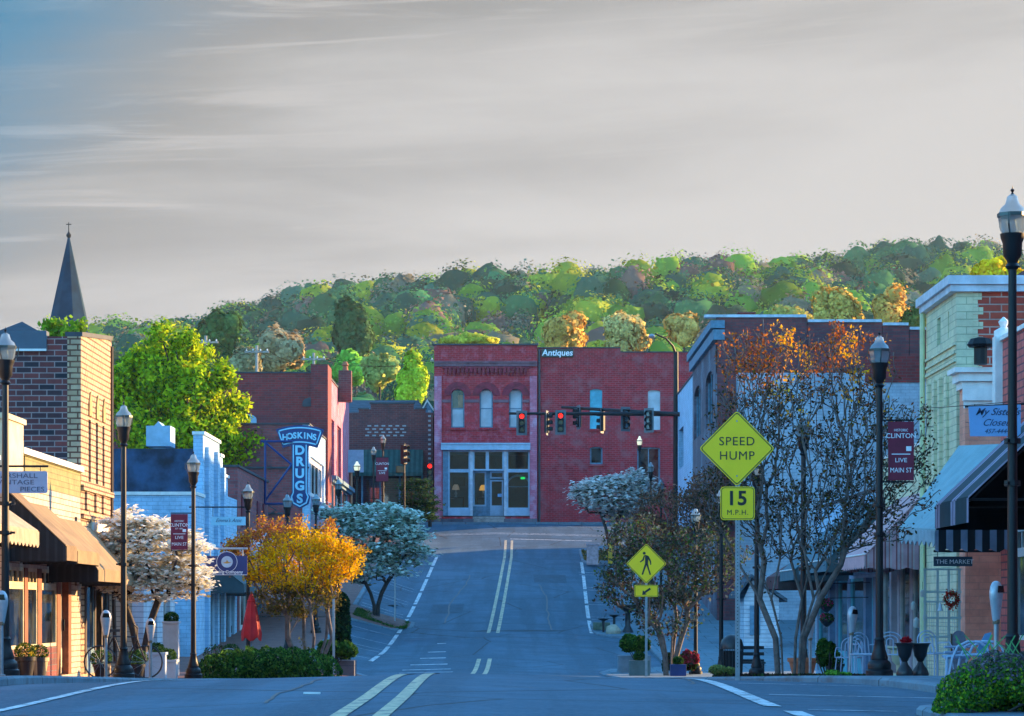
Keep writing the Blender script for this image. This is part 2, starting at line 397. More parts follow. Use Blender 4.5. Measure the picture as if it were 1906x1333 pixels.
n = N(nt, 'ShaderNodeTexNoise', i_Scale=0.05, i_Detail=8.0); nt.links.new(objc(nt), n.inputs['Vector'])
nt.links.new(mixc(nt, maprange(nt, n.outputs[0], .4, .6), (0.025, 0.045, 0.02), (0.06, 0.08, 0.035)), b.inputs['Base Color']); b.inputs['Roughness'].default_value = 1
g = np_mesh('ground', V, np.stack([a, a+1, a+nx+1, a+nx], 1), m, smooth=True); g['kind'] = 'structure'

def asphalt():
    m, nt, b = base_mat('asphalt')
    o = objc(nt); s = N(nt, 'ShaderNodeSeparateXYZ'); nt.links.new(o, s.inputs[0])
    n = N(nt, 'ShaderNodeTexNoise', i_Scale=0.5, i_Detail=10.0, i_Roughness=0.72); nt.links.new(o, n.inputs['Vector'])
    n2 = N(nt, 'ShaderNodeTexNoise', i_Scale=14.0, i_Detail=4.0, i_Roughness=0.85); nt.links.new(o, n2.inputs['Vector'])
    mp = N(nt, 'ShaderNodeMapping'); mp.inputs['Scale'].default_value = (1.6, 0.05, 1); nt.links.new(o, mp.inputs[0])
    n3 = N(nt, 'ShaderNodeTexNoise', i_Scale=1.0, i_Detail=5.0); nt.links.new(mp.outputs[0], n3.inputs['Vector'])
    c = mixc(nt, maprange(nt, n.outputs[0], .35, .68), (0.024, 0.078, 0.125), (0.062, 0.140, 0.205))  # the blue of the street's shade is put into the asphalt colours
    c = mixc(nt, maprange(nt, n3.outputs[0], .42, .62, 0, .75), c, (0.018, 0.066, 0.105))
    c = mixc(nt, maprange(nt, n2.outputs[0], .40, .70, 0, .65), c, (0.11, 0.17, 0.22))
    vor = N(nt, 'ShaderNodeTexVoronoi', feature='DISTANCE_TO_EDGE', i_Scale=0.22); nd = N(nt, 'ShaderNodeTexNoise', i_Scale=0.8, i_Detail=6.0)
    nt.links.new(o, nd.inputs['Vector']); nt.links.new(mixc(nt, 0.12, o, nd.outputs['Color']), vor.inputs['Vector'])
    crack = maprange(nt, vor.outputs['Distance'], 0.0, 0.010, 0.85, 0)
    c = mixc(nt, crack, c, (0.02, 0.022, 0.025))
    nt.links.new(c, b.inputs['Base Color']); b.inputs['Roughness'].default_value = 0.75; b.inputs['Specular IOR Level'].default_value = 0.25
    bp = N(nt, 'ShaderNodeBump', i_Strength=0.6, i_Distance=0.015); nt.links.new(n2.outputs[0], bp.inputs['Height']); nt.links.new(bp.outputs[0], b.inputs['Normal'])
    return m
M_ASPH = asphalt()
def sheet(name, xs, ys, zf, mat, kind='structure'):
    V = np.array([(x, y, zf(x, y)) for y in ys for x in xs]); nx = len(xs)
    ii, jj = np.meshgrid(np.arange(nx-1), np.arange(len(ys)-1)); a = (jj*nx+ii).ravel()
    o = np_mesh(name, V, np.stack([a, a+1, a+nx+1, a+nx], 1), mat); o['kind'] = kind; return o
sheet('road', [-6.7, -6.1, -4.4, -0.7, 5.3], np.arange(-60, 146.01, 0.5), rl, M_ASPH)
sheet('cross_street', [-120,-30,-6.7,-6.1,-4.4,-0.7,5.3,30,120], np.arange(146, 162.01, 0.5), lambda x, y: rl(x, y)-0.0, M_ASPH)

# kerb lines; islands bulge into the parking lanes
def bulge(y, pts): return float(np.interp(y, [p[0] for p in pts], [p[1] for p in pts]))
def kerb_r(y):
    return bulge(y, [(-60,4.7),(13,4.7),(14.5,3.5),(23.3,3.5),(24.2,4.0),(25,4.65),(28.6,4.62),(31.5,4.35),(35,3.85),(38.5,3.3),(41,2.75),(45.5,2.7),(47.5,4.7),(66,4.7),(68,2.75),(77,2.5),(79.5,2.9),(81,4.7),
                 (97.6,4.7),(98.2,3.6),(99,3.15),(100.5,3.0),(103.5,3.0),(105,4.7),(131.5,4.7),(132.3,3.7),(133.5,3.45),(141,3.5),(146,6.0)])
def kerb_l(y):
    return bulge(y, [(-60,-6.1),(56,-6.1),(58.5,-3.9),(64.5,-3.7),(73,-3.9),(76,-4.3),(78,-6.1),(100.3,-6.1),(101,-4.6),(102.2,-3.75),(104.4,-3.75),(105.5,-6.1),(134.5,-6.1),(136,-4.7),(140,-4.3),(144,-4.8),(146,-7)])
M_PAVE = brick('brick_paving', (0.20,0.075,0.06), (0.27,0.12,0.095), (0.14,0.11,0.10), 0.22, 0.11, ms=0.008, flat=True)
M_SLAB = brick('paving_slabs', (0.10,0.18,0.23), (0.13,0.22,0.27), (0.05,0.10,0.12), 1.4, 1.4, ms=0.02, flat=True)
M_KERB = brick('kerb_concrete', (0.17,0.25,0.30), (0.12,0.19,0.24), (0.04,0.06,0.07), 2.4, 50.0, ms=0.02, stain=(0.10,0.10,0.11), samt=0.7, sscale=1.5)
def pavement(kf, sign, back, y0, y1, mat):
    Ys = np.arange(y0, y1+.01, 0.25); top = MB(); kb = MB()
    for a, b in zip(Ys, Ys[1:]):
        ka, kb_ = kf(a), kf(b); ia, ib = ka+sign*.16, kb_+sign*.16; za, zb = SL(ka, a)+.012, SL(kb_, b)+.012
        if ka > -5.9 and sign < 0 and kb_ > -5.9:
            c1, c2 = SL(-6.1, a)+.01, SL(-6.1, b)+.01; top.poly([(ia,a,za-.002),(ib,b,zb-.002),(-6.1,b,c2),(-6.1,a,c1)]); top.poly([(-6.1,a,c1),(-6.1,b,c2),(back,b,c2),(back,a,c1)])
            kb.poly([(ka+sign*.03,a,za),(ia,a,za),(ib,b,zb),(kb_+sign*.03,b,zb)]); kb.poly([(ka,a,za-.03),(ka+sign*.03,a,za),(kb_+sign*.03,b,zb),(kb_,b,zb-.03)]); kb.poly([(ka,a,za-.4),(ka,a,za-.03),(kb_,b,zb-.03),(kb_,b,zb-.4)])
            continue
        top.poly([(ia,a,za-.002),(back,a,za-.002),(back,b,zb-.002),(ib,b,zb-.002)][::1 if sign > 0 else -1])
        kb.poly([(ka+sign*.03,a,za),(ia,a,za),(ib,b,zb),(kb_+sign*.03,b,zb)])
        kb.poly([(ka,a,za-.03),(ka+sign*.03,a,za),(kb_+sign*.03,b,zb),(kb_,b,zb-.03)])
        kb.poly([(ka,a,za-.4),(ka,a,za-.03),(kb_,b,zb-.03),(kb_,b,zb-.4)])
    o = top.build('pavement', mat); o['kind'] = 'structure'; k = kb.build('kerb', M_KERB); k['kind'] = 'structure'
pavement(kerb_r, 1, 8.6, -30, 146, M_SLAB)
plz = sheet('plaza', [8.6, 13, 20], np.arange(71, 106.01, .5), lambda x, y: S(y)+.008, M_SLAB)
pavement(kerb_l, -1, -14.5, -30, 146, M_PAVE)
# pavement on the far side of the cross street
fp = MB(); fp.box(-60, 60, 161.8, 166, 4.6, 5.22); o = fp.build('pavement', M_SLAB); o['kind'] = 'structure'

# painted lines
def worn(name, col):
    m, nt, b = base_mat(name); n = N(nt, 'ShaderNodeTexNoise', i_Scale=5.0, i_Detail=9.0, i_Roughness=0.75); nt.links.new(objc(nt), n.inputs['Vector'])
    nt.links.new(mixc(nt, maprange(nt, n.outputs[0], .46, .62), col, (0.12, 0.13, 0.14)), b.inputs['Base Color']); b.inputs['Roughness'].default_value = .7; return m
M_LW = worn('worn_white_line', (0.62, 0.66, 0.68)); M_LY = worn('worn_yellow_line', (0.62, 0.50, 0.30))
def strip(mb, pts, w, dz=.008):
    P = []
    for (x0, y0), (x1, y1) in zip(pts, pts[1:]):
        n = max(1, int(math.hypot(x1-x0, y1-y0)/.5)); P += [(x0+(x1-x0)*i/n, y0+(y1-y0)*i/n) for i in range(n)]
    P.append(pts[-1]); L = []
    for i, (x, y) in enumerate(P):
        a = P[max(i-1,0)]; c = P[min(i+1,len(P)-1)]; d = Vector((c[0]-a[0], c[1]-a[1])).normalized(); n = Vector((-d.y, d.x))*w/2
        L.append(((x+n.x, y+n.y), (x-n.x, y-n.y)))
    for (a, b), (c, d) in zip(L, L[1:]):
        mb.poly([(q[0], q[1], rl(*q)+dz) for q in (b, d, c, a)])
cy = [(10,-1.2),(24,-1.17),(36,-1.2),(52,-1.05),(72,-.92),(84,-.87),(99,-.70),(117,-.45),(135,-.2),(148,-.17)]
def cl(y): return float(np.interp(y, [p[0] for p in cy], [p[1] for p in cy]))
yl = MB()
for a, b in ((5, 84.5), (99, 147)):
    for s in (-.17, .17): strip(yl, [(cl(y)+s, y) for y in np.arange(a, b, 2.0)] + [(cl(b)+s, b)], .13)
o = yl.build('centre_line', M_LY); o['kind'] = 'structure'
wl = MB()
strip(wl, [(-4.5, 12), (-4.55, 36)], .12)
strip(wl, [(2.35, 24.2), (2.3, 33), (2.15, 37), (2.0, 41)], .16); strip(wl, [(2.45, 12), (2.42, 23.2)], .16)
for y in (20, 23.6, 27.2, 30.9, 34.5): strip(wl, [(2.6, y), (4.3 if y > 24 else 3.4, y+.1)], .07)
le = [(84.5,-4.45),(90,-4.3),(99,-4.25),(108,-4.1),(117,-4.0),(127,-3.9),(136,-3.8)]
re = [(100,2.97),(108,3.05),(117,3.2),(126,3.35),(134,3.45)]
def seg(mb, prof, cuts):
    f = lambda y: float(np.interp(y, [p[0] for p in prof], [p[1] for p in prof]))
    for a, b in cuts: strip(mb, [(f(y), y) for y in np.linspace(a, b, 6)], .15)
seg(wl, le, [(84.5,87.7),(88.4,93),(93.8,99.3),(100,106),(106.8,111.5),(112.3,117.5),(118.2,124),(125,130),(130.8,136)])
seg(wl, re, [(100,105.5),(106.4,112),(112.8,118.5),(119.4,126),(126.8,133)])
for y in (85.6, 89.5, 91, 94.2, 98.4, 106.6, 107.6, 112, 113.1, 117.9, 119, 124.5, 125.7, 130.5): strip(wl, [(-6.0, y), (-4.35, y+.1)], .06)
for y in (106, 107, 112.4, 113.6, 119, 120.2, 126.4, 127.6): strip(wl, [(3.15, y), (4.6, y-.1)], .06)
strip(wl, [(-.1, 148), (4.4, 148)], .25); strip(wl, [(-5.6, 151.2), (6.8, 151.2)], .16); strip(wl, [(-5.6, 151.9), (6.8, 151.9)], .12); strip(wl, [(1.0, 158.5), (6, 158.5)], .12)
for q0, q1, y in ((743,843,76.6),(749,839,79.2),(764,833,82.2),(782,830,85.6),(797,830,89.2),(814,830,94.0)): strip(wl, [(at(q0,y), y), (at(q1,y), y)], .30)
o = wl.build('road_marking', M_LW); o['kind'] = 'structure'
tar = plain('tar_seam', (.012,.016,.022), .5, .3, 4); tb = MB(); random.seed(5)
def wander(x, y, dx, dy, n, j):
    P = [(x, y)]
    for i in range(n): x += dx+random.uniform(-j,j); y += dy+random.uniform(-j,j); P.append((x, y))
    return P
for q in ((-4.3,27.2,.32,.02,22,.05),(.2,31,.25,-.01,9,.04),(-2.2,24,.02,.5,14,.06),(1.2,25.5,.3,.05,8,.05),(-1.0,90,.3,.03,10,.06),(-3.9,96.5,.35,0,19,.05),(1.5,101,-.02,.9,22,.07),(-2.6,104,.03,.9,24,.07),(-3.5,120,.35,.05,18,.05),(.6,88,.3,0,6,.04),(-.4,138,.3,.02,12,.05),(2.0,30,.02,.45,10,.05)): strip(tb, wander(*q), .035 if q[1] < 60 else .06, .006)
o = tb.build('tar_seam', tar); o['kind'] = 'structure'
pb = MB()
for x0, x1, y0, y1 in ((-3.3,-2.0,108,112),(1.0,2.5,122,126)):
    ys_ = np.arange(y0, y1+.01, .5)
    for a, c in zip(ys_, ys_[1:]): pb.poly([(x0,a,rl(x0,a)+.004),(x1,a,rl(x1,a)+.004),(x1,c,rl(x1,c)+.004),(x0,c,rl(x0,c)+.004)])
o = pb.build('road_patch', plain('patch_asphalt', (.026,.072,.108), .85, .35, 3, bump=.3)); o['kind'] = 'structure'
# patches and a manhole
mh = MB(); mh.lathe([(.34, rl(-5,110)-.02), (.34, rl(-5,110)+.006)], 20, (-5.0, 110, 0)); o = mh.build('manhole_cover', plain('cast_iron', (.03,.03,.035), .5), None)
tag(o, 'round dark manhole cover in the left parking lane', 'manhole')

# ---------------------------------------------------------------- air
hm = D.materials.new('haze'); hm.use_nodes = True; hm.node_tree.nodes.clear()
ho = N(hm.node_tree, 'ShaderNodeOutputMaterial'); hv = N(hm.node_tree, 'ShaderNodeVolumePrincipled', i_Density=0.00008, i_Anisotropy=0.2)
hv.inputs['Color'].default_value = (.82, .92, 1, 1); hm.node_tree.links.new(hv.outputs[0], ho.inputs['Volume'])
hz = MB().box(-950, 950, -450, 1550, -12, 150).build('haze', hm); hz['kind'] = 'stuff'
# ---------------------------------------------------------------- buildings
B_TAN = brick('tan_brick', (0.46,0.31,0.18), (0.56,0.40,0.25), (0.13,0.05,0.03), 0.34, 0.125, ms=0.020, stain=(0.45,0.28,0.14), samt=.3)
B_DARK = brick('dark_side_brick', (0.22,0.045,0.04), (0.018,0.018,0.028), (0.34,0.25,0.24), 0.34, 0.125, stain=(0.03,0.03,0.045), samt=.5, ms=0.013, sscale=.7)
B_CREAM = brick('cream_brick', (0.50,0.42,0.33), (0.56,0.48,0.38), (0.24,0.14,0.09), 0.34, 0.12, ms=0.010)
B_OLIVE = brick('olive_painted_brick', (0.30,0.27,0.11), (0.25,0.23,0.09), (0.20,0.18,0.08), 0.34, 0.12, ms=0.010)
B_RED = brick('red_brick', (0.36,0.035,0.035), (0.22,0.028,0.03), (0.15,0.10,0.10), 0.34, 0.12, stain=(0.12,0.05,0.07), samt=.5, ms=0.010)
B_RED2 = brick('bright_red_brick', (0.58,0.075,0.035), (0.42,0.045,0.03), (0.55,0.38,0.32), 0.42, 0.135, ms=0.014, stain=(0.14,0.04,0.03), samt=.4)
B_MAROON = brick('painted_maroon_brick', (0.50,0.022,0.034), (0.34,0.018,0.030), (0.40,0.10,0.13), 0.34, 0.12, stain=(0.58,0.20,0.26), samt=.35, sscale=2.0, ms=0.010)
B_MAROON2 = brick('worn_maroon_brick', (0.44,0.022,0.034), (0.28,0.020,0.030), (0.33,0.10,0.12), 0.34, 0.12, stain=(0.28,0.13,0.14), samt=.5, sscale=1.0, ms=0.012)
B_PILAST = brick('faded_pink_brick', (0.62,0.20,0.28), (0.52,0.14,0.22), (0.38,0.12,0.18), 0.34, 0.12, stain=(0.50,0.38,0.50), samt=.6, sscale=1.2)
B_BROWN = brick('brown_brick', (0.24,0.05,0.045), (0.14,0.035,0.04), (0.17,0.12,0.12), 0.34, 0.12, stain=(0.05,0.03,0.04), samt=.5)
B_ROSE = brick('rose_side_brick', (0.38,0.08,0.08), (0.24,0.055,0.06), (0.17,0.11,0.12), 0.34, 0.12, stain=(0.07,0.05,0.07), samt=.6)
B_WHITE = brick('shade_blue_white_brick', (0.34,0.56,0.76), (0.38,0.60,0.80), (0.24,0.40,0.58), 0.34, 0.12, ms=0.008, stain=(0.20,0.34,0.48), samt=.35, sscale=.8)  # white paint with the blue of open shade put into its colour
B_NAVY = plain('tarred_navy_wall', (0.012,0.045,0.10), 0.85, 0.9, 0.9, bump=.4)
B_MINT = brick('mint_painted_brick', (0.66,0.62,0.40), (0.70,0.66,0.44), (0.40,0.42,0.27), 0.42, 0.135, ms=0.009, stain=(0.56,0.56,0.36), samt=.3)
B_SALMON = brick('salmon_brick', (0.85,0.36,0.24), (0.78,0.30,0.20), (0.65,0.28,0.20), 0.34, 0.12, ms=0.006)
B_PINK = brick('pink_red_brick', (0.70,0.15,0.12), (0.58,0.11,0.10), (0.18,0.07,0.08), 0.34, 0.125, ms=0.014)
B_DKUP = brick('dark_upper_brick', (0.28,0.06,0.06), (0.15,0.045,0.055), (0.10,0.08,0.085), 0.34, 0.12, stain=(0.05,0.035,0.05), samt=.6, sscale=.4)
M_SHING = brick('slate_shingles', (0.05,0.075,0.10), (0.07,0.10,0.13), (0.025,0.035,0.05), 0.5, 0.18, ms=0.02)
M_BLUEP = plain('pale_blue_paint', (0.30,0.46,0.60), 0.55, 0.15, 3)
M_TEAL = plain('cyan_board', (0.08,0.42,0.55), 0.6, 0.25, 2.5)
M_BLIND = plain('pale_blind', (0.42,0.52,0.58), 0.7, 0.2, 1.2)
M_TRIMB = plain('weathered_blue_trim', (0.10,0.22,0.32), 0.6, 0.3, 5)
M_COPE = plain('dark_coping', (0.035,0.045,0.06), 0.6, 0.3, 3)
M_MINTT = plain('mint_trim', (0.56,0.62,0.36), 0.6, 0.15, 3)
M_CREAMW = plain('cream_wood', (0.60,0.50,0.33), 0.6, 0.2, 3)
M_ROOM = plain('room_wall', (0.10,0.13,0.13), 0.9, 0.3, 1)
M_STONE = brick('rubble_stone', (0.13,0.13,0.16), (0.08,0.08,0.10), (0.05,0.05,0.06), 0.7, 0.28, stain=(.2,.2,.24), samt=.4)

def shell(root, x0, x1, y0, y1, zb, ztop, street, near=None, side='L', sh=(), nh=(), far=None, roof=True, ztopf=None, t=.3, rz=.35):
    """four walls and a flat roof; side tells which long wall looks on the street"""
    near = near or street
    L = y1-y0; mb = MB()
    if side == 'L': holed(mb, left_side(x1, y0), 0, L, zb, ztop, sh, t); nx0, nx1 = x0, x1-t
    else: holed(mb, right_side(x0, y1), 0, L, zb, ztop, sh, t); nx0, nx1 = x0+t, x1
    if ztopf:                                    # parapet that climbs towards the far end
        xa, xb = (x1-t, x1) if side == 'L' else (x0, x0+t)
        mb.slab([(xa,y0,ztop),(xa,y1,ztop),(xa,y1,ztopf)], (xb-xa,0,0))
    mb.build('street_wall', street, root)
    mb = MB(); holed(mb, front(nx0, y0), 0, nx1-nx0, zb, ztop, nh, t); mb.build('side_wall', near, root)
    mb = MB(); mb.box(nx0, nx1, y1-t, y1, zb, ztop)
    if side == 'L': mb.box(x0, x0+t, y0+t, y1-t, zb, ztop)
    else: mb.box(x1-t, x1, y0+t, y1-t, zb, ztop)
    mb.build('back_wall', far or near, root)
    if roof:
        mb = MB(); ia, ib = (x0+t, x1-t) if side == 'L' else (x0+t, x1-t)
        mb.box(ia+.003, ib-.003, y0+t+.003, y1-t-.003, ztop-rz-.15, ztop-rz); mb.build('roof', M_TIN, root)
def coping(root, x0, x1, y0, y1, z, mat, h=.08, o=.05, t=.3, name='coping', ztf=None):
    mb = MB()
    mb.box(x0-o, x1+o, y0-o, y0+t+o, z, z+h); mb.box(x0-o, x1+o, y1-t-o, y1+o, z, z+h)
    mb.box(x0-o, x0+t+o, y0+t+o, y1-t-o, z, z+h); mb.box(x1-t-o, x1+o, y0+t+o, y1-t-o, z, z+h)
    return mb.build(name, mat, root)
def shopfront(root, w, u0, u1, zb, zt, cells, fm, kneeh=.6, kmat=None, d=-.07, post=.12, pane=None, pm=None, trans=0):
    """cells: list of (width share, kind) with kind w window, d door, p post"""
    tot = sum(c[0] for c in cells); u = u0
    for share, k in cells:
        v = u + (u1-u0)*share/tot
        if k == 'w':
            mb = MB(); fbox(mb, w, u, v, d-.02, d+.08, zb, zb+kneeh); mb.build('knee_wall', kmat or fm, root)
            if trans:
                window(root, w, u, v, zb+kneeh+.003, zt-trans-.002, fm, pane, d=d); window(root, w, u, v, zt-trans, zt, fm, pane, d=d, cols=3)
            else: window(root, w, u, v, zb+kneeh+.003, zt, fm, pane, d=d)
        elif k == 'd':
            f = window(root, w, u, v, zb+.02, zt, fm, pane, d=d-.12, ft=.12, rows=1, name='door')
            mb = MB(); fbox(mb, w, u+.13, v-.13, d-.11, d-.03, zb+.15, zb+.55); mb.build('kick_panel', fm, f)
            mb = MB(); p = w.p(v-.1, d+.0, zb+1.05); mb.box(p[0]-.02, p[0]+.02, p[1]-.02, p[1]+.02, p[2]-.12, p[2]+.12); mb.build('handle', M_BLACK, f)
        elif k == 'p':
            mb = MB(); fbox(mb, w, u, v, d-.1, .02, zb, zt); mb.build('pier', pm or fm, root)
        elif k == 'b':
            mb = MB(); fbox(mb, w, u, v, d-.1, d+.02, zb, zt); mb.build('infill_panel', pm or fm, root)
        u = v
def awning(name, label, y0, y1, xw, zw, xo, zo, val, top, side=None, grp=None, sides=(1, 1), valmat=None, line=None, scallop=0):
    """sloped canopy from the wall (xw, zw) out to (xo, zo), ends at y0 and y1"""
    t = thing(name, (xw, (y0+y1)/2, zo), label, 'awning', grp)
    sg = 1 if xo > xw else -1
    mb = MB(); mb.slab([(xw,y0,zw),(xo,y0,zo),(xo,y1,zo),(xw,y1,zw)], (0,0,.025)); mb.build('canopy', top, t)
    def scal(pts_a, pts_b, off):                 # hanging edge, straight or scalloped
        mbv = MB(); A = Vector(pts_a); Bv = Vector(pts_b); n = max(2, int((Bv-A).length/.06))
        for i in range(n):
            p, q = A.lerp(Bv, i/n), A.lerp(Bv, (i+1)/n)
            e = (lambda f: val*(1-scallop*(1-abs(math.sin(math.pi*f*(Bv-A).length/.36)))) )
            mbv.slab([p, q, q-Vector((0,0,e((i+1)/n))), p-Vector((0,0,e(i/n)))], off)
        return mbv
    scal((xo,y0,zo), (xo,y1,zo), (sg*.02,0,0)).build('valance', valmat or top, t)
    for k, yy in ((0, y0), (1, y1)):
        if not sides[k]: continue
        s = side or top; d = .02 if k == 0 else -.02
        mb = MB(); mb.slab([(xw,yy,zw-.02),(xo,yy,zo-.02),(xw,yy,zo-.02)], (0,d,0))
        mv = scal((xw,yy,zo-.02), (xo,yy,zo-.02), (0,d,0)); b = len(mb.v); mb.v += mv.v; mb.f += [tuple(i+b for i in f) for f in mv.f]
        mb.build('side_panel', s, t)
    mb = MB()
    for yy in (y0+.06, y1-.06): mb.tube([(xw, yy, zo-.02), (xo-sg*.03, yy, zo-.02)], .018); mb.tube([(xw, yy, zw-.05), (xo-sg*.03, yy, zo-.04)], .018)
    mb.tube([(xo-sg*.03, y0+.06, zo-.03), (xo-sg*.03, y1-.06, zo-.03)], .018)
    mb.build('frame', M_BLACK, t)
    if line:
        mb = MB(); mb.tube([(xo+sg*.01, y0, zo+.03), (xo+sg*.01, y1, zo+.03)], .018); mb.build('trim_cord', line, t)
    return t
XL, XR = -9.5, 8.0
def bthing(name, x, y, label, cat='building', grp=None): return thing(name, (x, y, zr(y)), label, cat, grp)

# ---- left 0: shop out at the left edge of the frame
b = bthing('white_shop', XL, 36, 'low white shop cut by the left edge of the photo', 'shop')
shell(b, -20, XL, 28, 49.6, -1.8, 2.75, B_CREAM, sh=[(13.5, 21.0, -1.15, .95)])
coping(b, -20, XL, 28, 49.6, 2.75, M_WHITE)
shopfront(b, left_side(XL, 28), 13.5, 21.0, -1.15, .95, [(.2,'p'),(2,'w'),(.2,'p'),(2,'w'),(.2,'p'),(1,'d'),(.15,'p')], M_CREAMW, .45, pm=M_WOOD)
# ---- left 1: white pier and cream shop
b = bthing('cream_shop', XL, 55, 'low cream brick shop with an olive band and brown wooden posts at left', 'shop')
shell(b, -20, XL, 50.2, 59.15, -1.9, 2.45, B_CREAM, near=B_WHITE, sh=[(.2, 7.6, -1.40, .80), (8.15, 8.5, .5, 2.0)], roof=False)
mb = MB(); mb.box(XL-.3, XL, 52.4, 59.15, 2.45, 2.98); mb.box(XL-.3, XL+.03, 51.9, 59.15, 2.98, 3.0); mb.build('frieze', B_OLIVE, b)
mb = MB(); mb.box(XL-.38, XL+.08, 51.9, 59.15, 3.0, 3.12); mb.build('coping', M_WHITE, b)
mb = MB(); mb.box(-19.7, XL-.3, 50.5, 58.8, 2.3, 2.42); mb.build('roof', M_TIN, b)
mb = MB(); mb.box(XL-.5, XL+.06, 50.1, 51.9, 2.45, 3.55); mb.box(XL-.55, XL+.1, 50.0, 52.0, 3.55, 3.65); mb.build('parapet_pier', M_CREAMW, b)
mb = MB(); fbox(mb, left_side(XL, 50.2), 8.15, 8.5, -.25, -.2, .5, 2.0); mb.build('shutter', M_WOOD, b)
w = left_side(XL, 50.2)
shopfront(b, w, .2, 7.6, -1.40, .80, [(.22,'p'),(1.3,'w'),(.3,'p'),(.9,'w'),(.35,'p'),(1.5,'w'),(.35,'p'),(.8,'d'),(.3,'p')], M_CREAMW, .62, kmat=B_BROWN, pm=M_WOOD, trans=.35)
# ---- left 2: two-storey tan building
b = bthing('tan_brick_building', XL, 61, 'tall narrow tan brick building with three slit windows and a dark brick side')
SLITS = [(1.05, 1.40, 2.85, 4.25), (2.1, 2.45, 2.85, 4.25), (3.1, 3.42, 2.85, 4.25)]
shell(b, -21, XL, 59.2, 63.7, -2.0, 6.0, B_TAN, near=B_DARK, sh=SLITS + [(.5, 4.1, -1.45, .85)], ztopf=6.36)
w = left_side(XL, 59.2)
for (u0, u1, z0, z1) in SLITS: window(b, w, u0, u1, z0, z1, M_DARKWOOD, d=-.28, ft=.04)
for (u0, u1, z0, z1) in SLITS:
    mb = MB(); a = [(u0-.02,4.33),(u1+.02,4.33),(u1+.02,4.62),((u0+u1)/2,4.88),(u0-.02,4.62)]
    mb.slab([w.p(u, .004, z) for u, z in a], (.03,0,0)); mb.build('pointed_panel', plain('ochre_plaster', (.42,.27,.11), .8, .3, 4), b)
mb = MB(); fbox(mb, w, -.02, 4.5, .003, .07, 2.62, 2.74); fbox(mb, w, -.02, 4.5, .003, .07, 2.0, 2.1); fbox(mb, w, .55, 1.0, .003, .05, 2.2, 2.6); fbox(mb, w, 1.9, 2.3, .003, .05, 2.2, 2.6); fbox(mb, w, 3.0, 3.4, .003, .05, 2.2, 2.6); mb.build('brick_band', B_TAN, b)
mb = MB(); mb.slab([w.p(0,.03,6.0), w.p(4.5,.03,6.36), w.p(4.5,.03,6.46), w.p(0,.03,6.10)], (-.38,0,0)); mb.build('coping', M_COPE, b)
mb = MB(); mb.box(-21, XL-.75, 59.14, 59.5, 5.72, 6.12); mb.build('roof_flashing', plain('dark_blue_flashing', (.05,.08,.12), .5, .3, 1), b)
mb = MB(); mb.box(-21, XL-.75, 59.10, 59.139, 5.67, 5.72); mb.build('gutter', M_WHITE, b)
mb = MB(); fbox(mb, w, 1.4, 3.6, .02, .06, 1.42, 1.95); o = mb.build('name_board', M_WHITE, b); mb = MB(); fbox(mb, w, 1.35, 3.65, .0, .02, 1.36, 2.01); mb.build('name_board_frame', M_CREAMW, b)
mb = MB(); fbox(mb, w, .1, 4.4, .003, .2, 1.12, 1.30); mb.build('shop_cornice', M_CREAMW, b)
shopfront(b, w, .5, 4.1, -1.45, .85, [(.25,'p'),(1.3,'w'),(.2,'p'),(.9,'d'),(.2,'p'),(1.0,'w'),(.2,'p')], M_TRIMB, .5, pm=M_DARKWOOD)
ch = MB(); cx_ = at(97, 66); ch.box(cx_-.3, cx_+.3, 61.6, 62.3, 5.6, 6.28); o = ch.build('chimney', B_BROWN, b)
ch = MB(); ch.slab([(cx_-.55,61.4,6.28),(cx_+.55,61.4,6.28),(cx_+.55,62.5,6.28),(cx_-.55,62.5,6.28)], (0,0,.04)); ch.build('chimney_cap', M_WHITE, o)
ch = MB(); q = [(cx_-.52,61.43,6.325),(cx_+.52,61.43,6.325),(cx_+.52,62.47,6.325),(cx_-.52,62.47,6.325)]; ap = (cx_,61.95,6.62)
for i in range(4): ch.poly([q[i], q[(i+1)%4], ap])
ch.poly(q[::-1]); ch.build('chimney_roof', M_COPE, o)
mb = MB(); mb.tube([(XL+.02, 63.62, 6.2), (XL+.02, 63.62, 2.0), (XL+.1, 63.66, -1.3)], .05); mb.build('drainpipe', M_DARKWOOD, b)
# ---- left 3: beige clapboard shed
b = bthing('beige_shed', -11, 72, 'small beige clapboard shed behind the white dogwood at left', 'shed')
M_CLAP = brick('beige_clapboard', (.50,.36,.25), (.52,.38,.27), (.24,.17,.12), 40, .13, ms=.012)
M_WCLAP = brick('white_clapboard', (.56,.60,.66), (.60,.64,.70), (.28,.32,.38), 40, .14, ms=.012)
shell(b, -14.5, -9.6, 70, 76.5, -2.2, .95, M_WCLAP, near=M_CLAP, sh=[(1.6, 2.7, -1.75, .45), (4.0, 5.4, -.9, .4)], roof=False)
mb = MB(); mb.slab([(-14.8,69.7,.95),(-9.3,69.7,.95),(-9.3,76.8,.95),(-14.8,76.8,.95)], (0,0,.12)); mb.build('roof', M_SHING, b)
w = left_side(-9.6, 70); window(b, w, 1.6, 2.7, -1.73, .45, M_WHITE, name='door', rows=2, ft=.12); window(b, w, 4.0, 5.4, -.9, .4, M_WHITE, cols=2)
